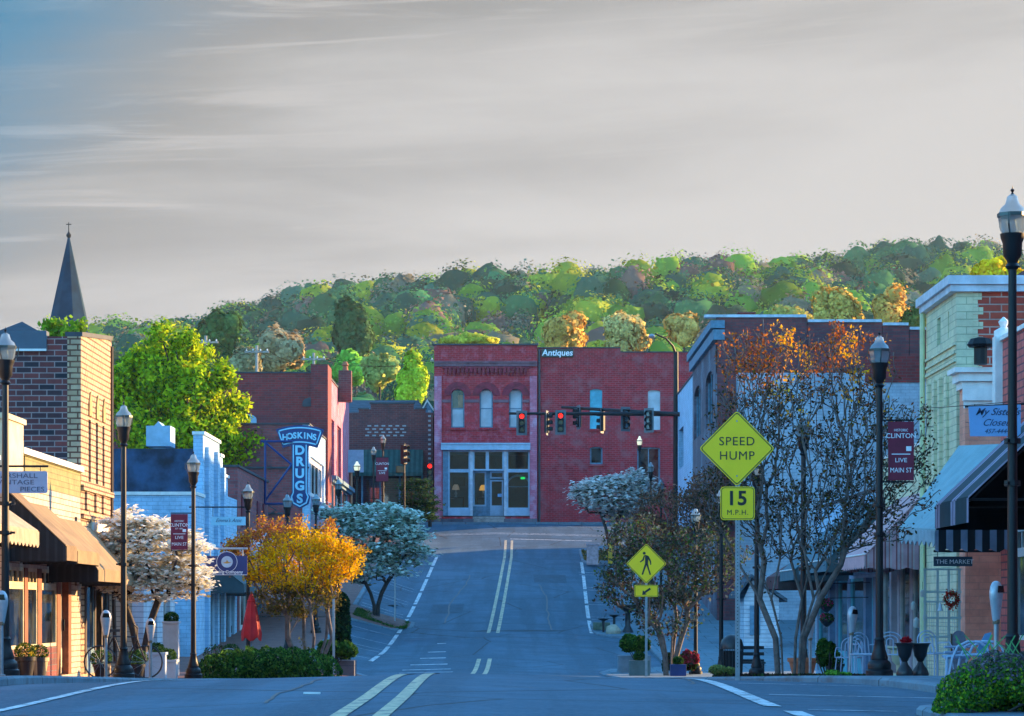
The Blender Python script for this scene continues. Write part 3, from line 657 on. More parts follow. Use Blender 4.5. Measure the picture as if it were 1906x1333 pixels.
# ---- left 4: stepped gable, white painted front, navy side
b = bthing('stepped_gable_building', XL, 87, 'white painted building with a stepped parapet and a dark navy side wall at left')
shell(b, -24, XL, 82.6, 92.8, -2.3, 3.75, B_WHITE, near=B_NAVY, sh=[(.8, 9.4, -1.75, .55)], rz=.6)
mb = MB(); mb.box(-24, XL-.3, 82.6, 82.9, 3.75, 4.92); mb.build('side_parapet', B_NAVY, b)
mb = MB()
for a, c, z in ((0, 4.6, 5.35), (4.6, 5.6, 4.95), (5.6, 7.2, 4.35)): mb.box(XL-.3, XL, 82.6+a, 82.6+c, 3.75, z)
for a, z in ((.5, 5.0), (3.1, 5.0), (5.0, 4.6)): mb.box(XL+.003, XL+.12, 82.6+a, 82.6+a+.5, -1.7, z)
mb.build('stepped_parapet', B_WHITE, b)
mb = MB(); mb.box(XL-.33, XL+.06, 82.55, 87.2, 5.35, 5.45); mb.box(XL-.33, XL+.06, 87.2, 88.2, 4.95, 5.04); mb.box(XL-.33, XL+.06, 88.2, 89.8, 4.35, 4.44); mb.build('coping', M_WHITE, b)
mb = MB(); x0 = at(272, 84); x1 = at(317, 84)
mb.box(x0, x1, 84, 85.2, 5.08, 5.72); mb.box(x0+.18, x1-.18, 84.2, 85.0, 3.3, 5.08); mb.slab([(x0+.25,84,5.72),(x1-.25,84,5.72),((x0+x1)/2,84,5.86)], (0,1.2,0)); mb.build('roof_vent', M_BLUEP, b)
w = left_side(XL, 82.6)
shopfront(b, w, .8, 9.4, -1.75, .55, [(.3,'p'),(1.6,'w'),(.25,'p'),(1.0,'d'),(.3,'p'),(1.6,'w'),(.3,'p'),(1.6,'w'),(.3,'p'),(1.0,'d'),(.3,'p')], M_BLUEP, .5)
b = bthing('white_annex', -10, 81, 'low white brick annex tinted with shade blue in front of the navy wall', 'annex')
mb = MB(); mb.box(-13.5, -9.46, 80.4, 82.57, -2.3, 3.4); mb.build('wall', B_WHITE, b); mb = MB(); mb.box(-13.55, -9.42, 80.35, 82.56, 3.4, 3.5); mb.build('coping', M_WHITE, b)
mb = MB(); mb.box(-10.9, -10.2, 80.3, 80.39, -1.8, -.75); mb.build('cellar_door', plain('wine_red_paint', (.16,.012,.03), .5), b)
# ---- left 5: low brick shop that carries the drugs sign
b = bthing('low_brick_shop', XL, 98, 'low dark red brick shop carrying the tall blue drug store sign', 'shop')
shell(b, -22, XL, 93.0, 104.6, -1.8, 4.9, B_ROSE, sh=[(.7, 5.2, -1.15, 1.5), (6.2, 10.9, -.9, 1.8)], nh=[(11.3, 12.0, 1.7, 3.9)])
coping(b, -22, XL, 93, 104.6, 4.9, M_COPE)
w = left_side(XL, 93); shopfront(b, w, .7, 5.2, -1.15, 1.5, [(.2,'p'),(2,'w'),(1,'d'),(1.5,'w'),(.2,'p')], M_WHITE, .5); shopfront(b, w, 6.2, 10.9, -.9, 1.8, [(.2,'p'),(2,'w'),(1,'d'),(2,'w'),(.2,'p')], M_TRIMB, .5)
for u in (1.2, 2.8, 6.9, 9.3): mb = MB(); fbox(mb, w, u, u+.9, .003, .05, 2.9, 4.0); mb.build('blind_window', plain('wine_red_paint', (.16,.012,.03)), b)
# ---- left 6: drug store block
b = bthing('drug_store_building', XL, 131, 'mid height brick store with white upper front behind the blue sign')
shell(b, -30, XL, 125.6, 136.9, 0, 8.6, B_WHITE, near=B_ROSE, sh=[(1.0, 10.2, 5.3, 7.2), (.8, 10.5, 2.1, 4.9)], nh=[(14.6, 16.0, 6.2, 7.6), (9.5, 10.8, 6.2, 7.6)])
coping(b, -30, XL, 125.6, 136.9, 8.6, M_COPE)
w = left_side(XL, 125.6); window(b, w, 1.0, 10.2, 5.3, 7.2, M_WHITE, cols=4, ft=.25)
shopfront(b, w, .8, 10.5, 2.1, 4.9, [(.2,'p'),(2,'w'),(.2,'p'),(2,'w'),(1,'d'),(2,'w'),(.2,'p')], M_BLUEP, .5)
w = front(-30, 125.6)
for u in (14.6, 9.5): window(b, w, u, u+(1.4 if u > 10 else 1.3), 6.2, 7.6, M_TRIMB, rows=2)
mb = MB(); mb.box(-22, XL+.02, 125.52, 125.59, 6.55, 6.64); mb.box(-22, XL-1.2, 125.5, 125.59, 4.4, 4.5); mb.tube([(-15,125.4,7.0),(-11,125.4,4.6),(-15.2,125.4,2.4)], .05); mb.build('stone_band', M_COPE, b)
# ---- left 7: tall red block on the corner
b = bthing('corner_red_building', XL, 147, 'tall red brick corner building left of the junction with a lit upper edge')
shell(b, -40, XL, 137.0, 156.6, 1.5, 12.0, B_PILAST, near=B_RED, sh=[(3.5, 6.6, 7.0, 10.0), (9.0, 12.4, 7.0, 10.0), (1.2, 18.6, 3.8, 6.6)], nh=[])
coping(b, -40, XL, 137, 156.6, 12.0, M_COPE, ztf=None)
mb = MB(); mb.box(XL-.75, XL+.12, 136.86, 139.6, 1.5, 12.45); mb.build('corner_pier', B_RED, b)
w = left_side(XL, 137)
for u in (3.5, 9.0): window(b, w, u, u+(3.1 if u < 5 else 3.4), 7.0, 10.0, plain('plum_siding', (.22,.045,.09), .7, .3, 3), pane=plain('plum_siding', (.22,.045,.09)), cols=5)
mb = MB(); fbox(mb, w, 2.9, 19.6, .003, .35, 6.75, 6.95); fbox(mb, w, 2.9, 19.6, .003, .2, 6.6, 6.75); mb.build('cornice', M_TRIMB, b)
shopfront(b, w, 1.2, 18.6, 3.8, 6.6, [(.3,'p'),(2,'w'),(.3,'p'),(1.2,'d'),(2,'w'),(.3,'p'),(2,'w'),(.3,'p')], M_BLUEP, .6, pm=B_RED)
mb = MB(); mb.box(XL+.003, XL+.9, 155.6, 155.75, 7.9, 9.2); mb.build('projecting_sign', M_BLUEP, b)
mb = MB(); mb.tube([(XL+.12, 156.4, 3.6), (XL+.12, 156.4, 8.4)], .10); mb.build('corner_post', plain('copper_paint', (.45,.2,.1), .5), b)
ws = front(-40, 137)
for u, wd, z0, z1, mt in ((at(563,137)+40, 1.15, zt(757,137), zt(739,137), M_COPE), (at(443,137)+40, .95, zt(789,137), zt(771,137), M_BLUEP)):
    mb = MB(); pts = [(u, z0), (u+wd, z0)] + [(u+wd/2+wd/2*math.cos(a), z0+(z1-z0)*(.45+.55*math.sin(a))) for a in np.linspace(0, math.pi, 9)]
    mb.slab([ws.p(p, .004, z) for p, z in pts], (0,-.05,0)); mb.build('bricked_window', mt, b)
mb = MB(); x = at(643,147); mb.box(x-.35, x+.35, 146.5, 147.2, 11.3, 13.0); o = mb.build('chimney', B_BROWN, b); mb = MB(); mb.lathe([(.18,13.0),(.14,13.25),(.22,13.3),(.1,13.5)], 10, (x,146.85,0)); mb.build('chimney_pot', plain('terracotta', (.42,.13,.06), .8, .2, 5), o)
# ---- across the junction: dark brick cafe with green awning
YB = 165.4; k = YB/F_PX
def bx(px): return at(px, YB)
b = bthing('cafe_building', bx(728), YB, 'dark brown brick cafe with a stepped parapet beyond the junction', 'cafe')
zt_ = lambda p: zt(p, YB)
w = front(bx(600), YB)
U = lambda px: bx(px)-bx(600)
mb = MB(); holed(mb, w, 0, U(806), 4.6, zt_(768), [(U(640), U(788), 5.25, zt_(880))]); mb.box(bx(668), bx(792), YB, YB+.3, zt_(768), zt_(762)); mb.box(bx(690), bx(770), YB, YB+.3, zt_(762), zt_(752)); mb.build('front_wall', B_BROWN, b)
mb = MB(); mb.box(bx(688), bx(772), YB-.05, YB+.35, zt_(752), zt_(749)); mb.box(bx(666), bx(688)-.02, YB-.05, YB+.35, zt_(762), zt_(760)); mb.box(bx(772)+.02, bx(794), YB-.05, YB+.35, zt_(762), zt_(760)); mb.build('coping', M_COPE, b)
mb = MB(); mb.box(bx(600), bx(806), YB+.3, YB+14, 4.6, zt_(775)); mb.build('rear_walls', B_BROWN, b)
mb = MB()
for i in range(24):
    z = zt_(764) - i*.29
    mb.box(bx(797), bx(802), YB-.03, YB-.003, z-.12, z)
mb.build('quoin', plain('pale_stone', (.42,.40,.42), .8, .2, 4), b)
mb = MB()
for r in range(4):
    for c in range(6):
        mb = MB(); mb.box(bx(680+c*13+(r%2)*4), bx(687+c*13+(r%2)*4), YB-.03, YB-.003, zt_(812-r*6), zt_(809.5-r*6)); mb.build('pale_brick', plain('pale_stone', (.42,.40,.42)), b)
mb = MB(); zr0 = zt_(768); zr1 = zt_(731); y0 = YB+2; y1 = YB+9
mb.poly([(bx(600),y0,zr0),(bx(790),y0,zr0),(bx(772),y1-3,zr1),(bx(600),y1-3,zr1)]); mb.poly([(bx(790),y0,zr0),(bx(806),YB+12,zr0),(bx(772),y1-3,zr1)]); mb.poly([(bx(600),YB+12,zr0),(bx(806),YB+12,zr0),(bx(772),y1-3,zr1),(bx(600),y1-3,zr1)]); mb.build('roof', M_SHING, b)
mb = MB()
for a, c in (((783,760),(794,740)), ((794,740),(806,758))):
    mb.slab([(bx(a[0]),YB+1.2,zt_(a[1])),(bx(c[0]),YB+1.2,zt_(c[1])),(bx(c[0]),YB+1.2,zt_(c[1]+5)),(bx(a[0]),YB+1.2,zt_(a[1]+5))], (0,.2,0))
mb.build('gable_trim', M_WHITE, b)
mb = MB(); mb.slab([(bx(784),YB+1.3,zt_(766)),(bx(806),YB+1.3,zt_(766)),(bx(794),YB+1.3,zt_(742))], (0,2.2,0)); mb.build('gable', M_TRIMB, b)
fr = MB(); Zb, Zt = 5.25, zt_(880)
for p in (640, 672, 706, 742, 784): fbox(fr, w, U(p), U(p)+.12, -.2, -.1, Zb, Zt)
fbox(fr, w, U(640), U(788), -.2, -.1, Zb, Zb+.1); f = fr.build('window_frame', M_TRIMB, b)
mb = MB(); fbox(mb, w, U(640), U(788), -.16, -.15, Zb, Zt); mb.build('pane', M_GLASS, f)
mb = MB(); mb.box(bx(706)+.5, bx(706)+.62, YB+.3, YB+.4, Zb, Zt); 
t = thing('green_awning', (bx(722), YB, zt_(880)), 'dark green ribbed awning over the cafe front', 'awning')
M_GAWN = striped('green_ribbed_canvas', [((.012,.06,.055), 1), ((.03,.10,.09), 1)], .32, 'x')
mb = MB(); mb.slab([(bx(650),YB-.02,zt_(838)),(bx(787),YB-.02,zt_(838)),(bx(787),YB-1.3,zt(880,YB-1.3)),(bx(650),YB-1.3,zt(880,YB-1.3))], (0,0,.04)); mb.build('canopy', M_GAWN, t)
mb = MB(); z_ = zt(880, YB-1.3); mb.box(bx(650), bx(787), YB-1.33, YB-1.31, z_-.2, z_); mb.build('valance', M_GAWN, t)
mb = MB(); mb.slab([(bx(787),YB-.02,zt_(838)),(bx(787),YB-1.3,z_),(bx(787),YB-.02,z_)], (.03,0,0)); mb.build('side_panel', M_GAWN, t)
# cafe inside and its chandelier
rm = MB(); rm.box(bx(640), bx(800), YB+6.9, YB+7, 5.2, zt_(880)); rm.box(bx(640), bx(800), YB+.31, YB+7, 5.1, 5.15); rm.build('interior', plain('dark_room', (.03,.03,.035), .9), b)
t = thing('chandelier', (at(735,168), 168, zt(907,168)), 'small glowing chandelier inside the cafe window', 'chandelier')
mb = MB(); c = (at(735,168),168,0); mb.tube([(c[0],168,8.5),(c[0],168,zt(912,168))], .02); mb.lathe([(.5,zt(912,168)),(.5,zt(912,168)+.04)], 12, c); mb.build('frame', M_BLACK, t)
mb = MB()
for i in range(7): a = i*2*math.pi/7; mb.lathe([(.04,zt(911,168)+.02),(.07,zt(911,168)+.12),(.02,zt(911,168)+.22)], 8, (c[0]+.5*math.cos(a),168+.5*math.sin(a),0))
mb.build('bulb', emit('warm_bulb', (1,.5,.12), .6), t)

# ---- Antiques building
YA = 163.2
ax = lambda p: at(p, YA); az_ = lambda p: zt(p, YA)
b = bthing('antiques_building', ax(905), YA, 'two storey maroon painted brick store with three arched windows beyond the junction', 'store')
w = front(ax(808), YA); U = lambda p: ax(p)-ax(808)
AR = [(U(c-12.5), U(c+12.5), az_(796), az_(724), U(808+12.5)) for c in (852, 905, 960)]
SF = (U(824), U(986), az_(962), az_(838))
mb = MB(); holed(mb, w, 0, U(1000), 4.6, az_(643), AR+[SF], t=.4); mb.build('front_wall', B_MAROON, b)
for i, (u0, u1, z0, z1, ar) in enumerate(AR):
    f = window(b, w, u0+.005, u1-.005, z0, z1, M_TRIMB, pane=M_BLIND if i else M_DG, d=-.3, rows=2, ft=.08)
    if i == 0:
        mb = MB(); fbox(mb, w, u0+.08, u1-.08, -.27, -.262, z0+.08, (z0+z1)/2-.05); mb.build('curtain', M_BLIND, f)
        mb = MB(); fbox(mb, w, u0+.42, u1-.1, -.27, -.262, (z0+z1)/2+.1, z1-.35); mb.build('curtain', plain('warm_curtain', (.35,.25,.15), .8), f)
    uc = (u0+u1)/2; hr = (u1-u0)/2
    mb = MB()
    for ra, rb, dd in ((hr, hr+.20, .09), (hr+.21, hr+.42, .05)):
        A = np.linspace(0, math.pi, 15)
        for a, c in zip(A, A[1:]):
            mb.slab([w.p(uc+ra*math.cos(a),0,z1-ar+ra*math.sin(a)), w.p(uc+rb*math.cos(a),0,z1-ar+rb*math.sin(a)), w.p(uc+rb*math.cos(c),0,z1-ar+rb*math.sin(c)), w.p(uc+ra*math.cos(c),0,z1-ar+ra*math.sin(c))], (0,-dd,0))
    mb.build('hood_arch', plain('dark_maroon_paint', (.22,.02,.045), .8, .4, 3), b)
    mb = MB(); fbox(mb, w, u0-.15, u1+.15, .003, .14, z0-.14, z0-.01); mb.build('window_sill', B_MAROON, b)
mb = MB(); zb_ = az_(744)
for a, c in ((U(823), AR[0][0]-.02), (AR[0][1]+.02, AR[1][0]-.02), (AR[1][1]+.02, AR[2][0]-.02), (AR[2][1]+.02, U(985))): fbox(mb, w, a, c, .003, .09, zb_-.18, zb_)
fbox(mb, w, 0, U(1000), .003, .12, az_(682), az_(673)); fbox(mb, w, 0, U(1000), .12, .2, az_(676), az_(673)-.003)
mb.build('string_course', plain('grey_maroon_stone', (.17,.09,.12), .8, .3, 3), b)
mb = MB()
for i in range(20): u = U(830)+i*(U(978)-U(830))/19.; fbox(mb, w, u-.09, u+.09, .003, .15, az_(694), az_(686)); fbox(mb, w, u-.05, u+.05, .004, .1, az_(699), az_(694)-.002)
fbox(mb, w, U(823), U(985), .003, .18, az_(686), az_(683)); mb.build('dentil_course', plain('dark_maroon_paint', (.22,.02,.045)), b)
mb = MB(); fbox(mb, w, .02, U(822), .003, .12, 5.0, az_(700)); mb.build('pilaster', B_PILAST, b)
mb = MB(); fbox(mb, w, U(986), U(1000)-.02, .003, .12, 5.0, az_(700)); mb.build('pilaster', B_PILAST, b)
mb = MB(); fbox(mb, w, -.08, U(1000)+.06, -.45, .1, az_(643), az_(640)); mb.build('coping', M_COPE, b)
mb = MB(); fbox(mb, w, U(821), U(987), .003, .30, az_(838), az_(828)); fbox(mb, w, U(821), U(987), .003, .36, az_(828)+.003, az_(825)); mb.build('fascia', M_BLUEP, b)
# shop front with a recessed door
Z0, Z1, ZT = az_(960), az_(838), az_(876)
def fr(u0, u1, z0, z1, nm='window', d=-.2, **kw): return window(b, w, u0, u1, z0, z1, M_BLUEP, pane=M_GLASS, d=d, name=nm, ft=.1, **kw)
mb = MB(); fbox(mb, w, U(824), U(834), -.25, -.02, Z0, Z1); mb.build('frame_post', M_TRIMB, b)
for a, c in ((875,880), (938,943)): mb = MB(); fbox(mb, w, U(a), U(c), -.25, -.03, Z0, Z1); mb.build('frame_post', plain('pale_post', (.45,.52,.6), .6), b)
for a, c in ((834,875), (943,986)):
    mb = MB(); fbox(mb, w, U(a), U(c), -.25, -.08, Z0, az_(948)); mb.build('knee_wall', M_BLUEP, b)
    fr(U(a), U(c), az_(948)+.003, ZT-.003); fr(U(a), U(c), ZT, Z1)
fr(U(880), U(907), ZT, Z1); fr(U(907), U(938), ZT, Z1)
fr(U(880), U(905), Z0+.6, ZT-.003, d=-.9); mb = MB(); fbox(mb, w, U(880), U(905), -.95, -.84, Z0, Z0+.6); mb.build('knee_wall', M_TRIMB, b)
mb = MB(); fbox(mb, w, U(905), U(912), -1.0, -.8, Z0, ZT); mb.build('frame_post', M_TRIMB, b)
fr(U(912), U(938), az_(890), ZT-.003, d=-.9); f = fr(U(912), U(937), Z0, az_(892), nm='door', d=-.9)
mb = MB(); fbox(mb, w, U(915), U(934), -.87, -.8, az_(958), az_(940)); mb.build('kick_panel', M_BLUEP, f)
mb = MB(); fbox(mb, w, U(926), U(934), -.79, -.78, az_(924), az_(918)); mb.build('notice', plain('light_blue_notice', (.2,.45,.75), .6), f)
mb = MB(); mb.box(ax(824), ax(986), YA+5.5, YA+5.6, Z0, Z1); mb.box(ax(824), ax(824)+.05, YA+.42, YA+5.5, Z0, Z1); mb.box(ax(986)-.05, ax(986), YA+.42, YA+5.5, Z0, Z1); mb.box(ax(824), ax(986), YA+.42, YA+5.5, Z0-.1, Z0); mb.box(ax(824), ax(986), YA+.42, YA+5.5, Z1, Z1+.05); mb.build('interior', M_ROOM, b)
mb = MB(); mb.box(ax(808), ax(1000), YA-.35, YA-.005, 4.6, az_(966)); mb.build('plinth', M_STONE, b)
mb = MB(); mb.box(ax(882), ax(938), YA-.62, YA-.36, 4.6, az_(967)); mb.box(ax(882), ax(938), YA-.9, YA-.63, 4.6, az_(969.5)); mb.box(ax(880), ax(940), YA-.35, YA-.01, az_(966), az_(962)); mb.build('step', M_CONC, b)
# long side wall with its own openings
wx = front(ax(1000)+.01, YA+.12); V_ = lambda p: ax(p)-ax(1000)-.01
H = [(V_(1098), V_(1121), az_(798), az_(724), .12), (V_(1206), V_(1229), az_(800), az_(726), .12), (V_(1098), V_(1122), az_(864), az_(831), .15), (V_(1186), V_(1229), az_(936), az_(832), .1)]
mb = MB(); holed(mb, wx, 0, V_(1290), 4.6, az_(656), H, t=.4); mb.box(ax(1000)+.01, ax(1155), YA+.12, YA+.52, az_(656), az_(648)); mb.build('side_wall', B_MAROON2, b)
mb = MB(); fbox(mb, wx, 0, V_(1155), -.45, .06, az_(648), az_(646)); fbox(mb, wx, V_(1155), V_(1290), -.45, .06, az_(656), az_(654)); mb.build('coping', M_COPE, b)
for i, h in enumerate(H):
    if i < 2: window(b, wx, h[0], h[1], h[2], h[3], M_TEAL if i == 0 else M_BLIND, pane=M_TEAL if i == 0 else M_BLIND, d=-.15, ft=.06, rows=1 if i == 0 else 2, label='bright cyan boarded window' if i == 0 else None)
    else: window(b, wx, h[0], h[1], h[2], h[3], M_TRIMB, d=-.25, cols=2 if i == 3 else 1, ft=.1)
    mb = MB(); fbox(mb, wx, h[0]-.1, h[1]+.1, .003, .12, h[2]-.12, h[2]-.01); mb.build('window_sill', B_MAROON2, b)
mb = MB(); mb.tube([wx.p(.12,.07,5.2), wx.p(.12,.07,az_(650))], .07); mb.build('downpipe', M_COPE, b)
mb = MB(); mb.box(ax(1000), ax(1290), YA+.55, YA+18, 4.6, az_(662)); mb.build('rear_walls', B_MAROON2, b)
mb = MB(); mb.box(ax(808)+.02, ax(1000)-.02, YA+.45, YA+18, az_(840)+.1, az_(646)); mb.build('upper_rear', B_MAROON2, b)
sg = MB(); fbox(sg, wx, V_(1008), V_(1067), .05, .12, az_(665), az_(649.5)); sgo = sg.build('shop_sign', plain('dark_green_board', (.02,.045,.04), .6), b)
text('Antiques', .52, wx.p(V_(1037.5), .128, az_(657)), plain('white_ink', (0,0,0)), sgo, sx=1.0, shear=.10, bold=.01)
# things seen through the shop window
def lamp_in(px, py, Yl, glow, lab, mat):
    x = at(px, Yl); z = zt(py, Yl); t = thing('table_lamp', (x, Yl, z-.6), lab, 'lamp')
    mb = MB(); mb.lathe([(.12,z-.62),(.05,z-.55),(.09,z-.4),(.03,z-.2),(.02,z)], 10, (x,Yl,0)); mb.build('lamp_base', plain('porcelain', (.3,.4,.4), .3), t)
    mb = MB(); mb.lathe([(.24,z-.16),(.19,z+.05),(.11,z+.17)], 14, (x,Yl,0)); mb.build('lamp_shade', mat, t)
lamp_in(899, 908, 166.0, 1, 'lit table lamp with an orange shade in the antiques shop window', emit('orange_shade', (1,.42,.07), .2))
lamp_in(848.5, 907, 166.0, 0, 'dim table lamp with a beige shade in the left shop window', emit('beige_shade', (.9,.6,.4), .04))
def ftable(px, Yl, z, wd, lab):
    x = at(px, Yl); t = thing('side_table', (x, Yl, 5.4), lab, 'table'); mb = MB(); mb.box(x-wd, x+wd, Yl-.35, Yl+.35, z-.06, z); mb.build('tabletop', M_DARKWOOD, t)
    for sx_ in (-1, 1):
        for sy in (-1, 1): mb = MB(); mb.tube([(x+sx_*(wd-.06), Yl+sy*.28, 5.5), (x+sx_*(wd-.06), Yl+sy*.28, z-.06)], .035); mb.build('leg', M_DARKWOOD, t)
ftable(849, 166, zt(926,166), .5, 'dark wooden table under the beige lamp in the shop window'); ftable(898, 166, zt(926,166), .38, 'dark wooden table under the orange lamp in the shop window')
t = thing('wall_mirror', (ax(965), 166.5, 6), 'arched pale frame standing in the right antiques shop window', 'mirror')
mb = MB(); X0 = at(965,166.5); 
pts = [(X0+.72*math.cos(a), 166.5, zt(905,166.5)+.72*math.sin(a)*.9) for a in np.linspace(0, math.pi, 14)]
mb.tube([(X0+.72,166.5,5.6)]+pts+[(X0-.72,166.5,5.6)], .06); mb.tube([(X0-.6,166.5,zt(906,166.5)),(X0+.6,166.5,zt(906,166.5))], .03); mb.build('frame', M_BLUEP, t)
mb = MB(); mb.box(X0-.66, X0+.66, 166.55, 166.6, 5.6, zt(905,166.5)); mb.build('mirror_plate', M_DARKWOOD, t)
t = tag(MB().box(at(843,168), at(866,168), 168, 168.05, zt(905,168), zt(888,168)).build('framed_picture', M_DARKWOOD), 'dark framed picture on the back wall of the antiques shop', 'picture')
t = tag(MB().box(at(969,166), at(977,166), 166, 166.1, zt(892,166), zt(888,166)).build('exit_light', emit('green_light', (.02,1,.15), .25)), 'small green light glowing in the right shop window', 'light')
# ---------------------------------------------------------------- right side buildings
b = bthing('near_brick_shop', 8.1, 40, 'nearest pink red brick shop cut by the right edge', 'shop')
shell(b, 8.1, 18, 16, 44.5, -1.8, 4.42, B_PINK, side='R', sh=[(1.2, 13.5, -1.0, 1.3)])
coping(b, 8.1, 18, 16, 44.5, 4.42, M_WHITE, h=.07)
w = right_side(8.1, 44.5)
shopfront(b, w, 1.2, 13.5, -1.0, 1.3, [(.8,'w'),(.25,'p'),(1.6,'w'),(.3,'p'),(.8,'d'),(.3,'p'),(1.6,'w'),(.3,'p')], M_WHITE, .5, kmat=B_PINK, pm=M_WHITE, trans=.4)
mb = MB(); mb.box(7.98, 8.3, 44.35, 44.62, 3.3, 4.5); mb.lathe([(.16,4.5),(.16,4.6),(.05,4.66),(.09,4.75),(.01,4.83)], 10, (8.14,44.48,0)); mb.build('corner_finial', M_WHITE, b)
b = bthing('salmon_shop', 9, 47.9, 'salmon brick shop wall under a white cornice at right', 'shop')
mb = MB(); mb.box(8.03, 14, 47.6, 48.2, -1.6, 3.9); mb.build('wall', B_SALMON, b)
mb = MB()
for i, (o, z0, z1) in enumerate(((.03,3.55,3.68),(.06,3.9,4.02),(.13,4.023,4.17),(.22,4.173,4.26))): mb.box(8.03-o, 14, 47.6-o, 48.2, z0, z1) if z0 > 3.8 else mb.box(8.03-o, 14, 47.6-o, 47.597, z0, z1)
mb.box(7.98, 14, 47.52, 47.597, 3.683, 3.897); mb.build('cornice', M_WHITE, b)
mb = MB(); mb.tube([(8.25,47.3,4.3),(8.25,47.3,4.6)], .12, 10); mb.lathe([(.2,4.6),(.24,4.65),(.18,4.75),(.05,4.78)], 12, (8.25,47.3,0)); mb.build('roof_vent', M_BLACK, b)
b = bthing('mint_tower_building', XR, 50, 'tall narrow mint painted building with a red brick side wall at right')
shell(b, XR, 20, 48.35, 51.9, -1.8, 5.70, B_MINT, near=B_RED2, side='R', sh=[(1.35, 1.75, 4.95, 5.45), (2.6, 2.72, 4.95, 5.45), (.75, 1.0, 1.5, 4.2), (1.4, 1.65, 1.5, 4.2), (2.1, 2.35, 1.5, 4.2)])
w = right_side(XR, 51.9)
mb = MB(); fbox(mb, w, 1.35, 1.75, -.12, -.06, 4.95, 5.45); mb.build('shutter', plain('green_shutter', (.10,.22,.12), .6), b)
mb = MB(); fbox(mb, w, 2.6, 2.72, -.12, -.06, 4.95, 5.45)
for u in (.75, 1.4, 2.1): fbox(mb, w, u, u+.25, -.14, -.08, 1.5, 4.2)
mb.build('recessed_panel', M_MINTT, b)
mb = MB()
for z in (3.45+1.0, 3.6+1.0, 3.75+1.0): fbox(mb, w, 0, 3.55, .003, .04, z, z+.05)
for u in (.35, 1.1, 1.75, 2.5): fbox(mb, w, u, u+.22, .003, .06, 1.3, 4.3)
mb.build('brick_band', B_MINT, b)
mb = MB(); random.seed(3)
for i in range(56):
    z = -1.7+i*.132; mb.box(XR+.3, XR+.36+.09*(i%2)+.03*random.random(), 48.338, 48.347, z, z+.128)
mb.build('quoin', B_MINT, b)
mb = MB(); mb.box(XR-.12, 20.1, 48.23, 52.0, 5.70, 5.82); mb.box(XR-.18, 20.1, 48.17, 52.06, 5.823, 5.98); mb.build('roof_fascia', plain('pale_metal_fascia', (.52,.58,.66), .5), b)
mb = MB(); mb.tube([(XR-.08,51.85,5.7),(XR-.08,51.85,-1.5)], .05); mb.build('downpipe', M_MINTT, b)
b = bthing('mint_low_shop', XR, 55, 'low mint painted shop behind the pink awning', 'shop')
shell(b, XR, 20, 52.0, 58.4, -1.9, 3.2, B_MINT, side='R', sh=[(.3, 6.1, -1.35, 1.0)]); coping(b, XR, 20, 52.0, 58.4, 3.2, M_WHITE, h=.06)
w = right_side(XR, 58.4)
shopfront(b, w, .3, 6.1, -1.35, 1.0, [(.2,'p'),(1.0,'w'),(.25,'p'),(.8,'d'),(.3,'p'),(1.3,'w'),(.3,'p'),(.9,'w'),(.3,'p')], plain('dull_white', (.40,.40,.38), .6), .5, pm=plain('mauve_post', (.26,.23,.26), .6))
b = bthing('blue_shop', XR, 64, 'low pale blue shop behind the teal awning', 'shop')
shell(b, XR, 20, 58.5, 70.8, -2.1, 2.6, B_WHITE, side='R', sh=[(.4, 11.8, -1.6, .7)]); coping(b, XR, 20, 58.5, 70.8, 2.6, M_COPE, h=.06)
w = right_side(XR, 70.8)
shopfront(b, w, .4, 11.8, -1.6, .7, [(.3,'p'),(1.6,'w'),(.3,'p'),(.9,'d'),(.3,'p'),(1.4,'w'),(.4,'p'),(1.8,'w'),(.3,'p'),(.9,'d'),(.3,'p')], M_TEAL, .5, pm=plain('blue_post', (.12,.20,.32), .6))
b = bthing('white_gabled_kiosk', 8.6, 92, 'small white gabled kiosk at the foot of the tall brick wall', 'kiosk')
mb = MB(); mb.box(7.9, 9.1, 91.5, 94, -1.6, .35); mb.slab([(7.9,91.5,.35),(9.1,91.5,.35),(8.2,91.5,1.0)], (0,2.5,0)); mb.build('wall', M_WCLAP, b)
mb = MB(); mb.slab([(8.15,91.2,1.05),(9.35,91.2,.22),(9.35,94.2,.22),(8.15,94.2,1.05)], (0,0,.12)); mb.slab([(8.15,91.2,1.05),(8.15,94.2,1.05),(7.6,94.2,.35),(7.6,91.2,.35)], (0,0,.12)); mb.build('roof', M_SHING, b)
mb = MB(); mb.box(8.1, 8.45, 91.44, 91.49, -.9, .1); mb.build('shutter', M_TRIMB, b)
# tall brick block, white lower wall
b = bthing('tall_brick_block', XR, 110, 'tall dark brick block with a white painted lower wall behind the bare tree')
ZW = zt(694, 105)
mb = MB(); holed(mb, right_side(XR, 119), 0, 14, -1.2, 10.9, [(1,5,7.4,9.6,.4),(8,12,7.4,9.6,.4),(1,13,1.0,3.6)]); mb.build('street_wall', brick('blue_grey_brick', (.16,.10,.13), (.11,.08,.11), (.12,.12,.15), .34, .12, stain=(.22,.26,.34), samt=.6), b)
w = right_side(XR, 119); window(b, w, 1, 5, 7.4, 9.6, M_TRIMB, cols=3); window(b, w, 8, 12, 7.4, 9.6, M_TRIMB, cols=3)
shopfront(b, w, 1, 13, 1.0, 3.6, [(.3,'p'),(2,'w'),(1,'d'),(2,'w'),(.3,'p')], M_BLUEP)
mb = MB(); holed(mb, front(XR+.3, 105), 0, 20, -1.6, ZW); mb.build('lower_wall', brick('whitewashed_brick', (.42,.50,.60), (.47,.55,.64), (.30,.37,.45), .34, .12, ms=.008, stain=(.22,.27,.33), samt=.5, sscale=.5), b)
mb = MB()
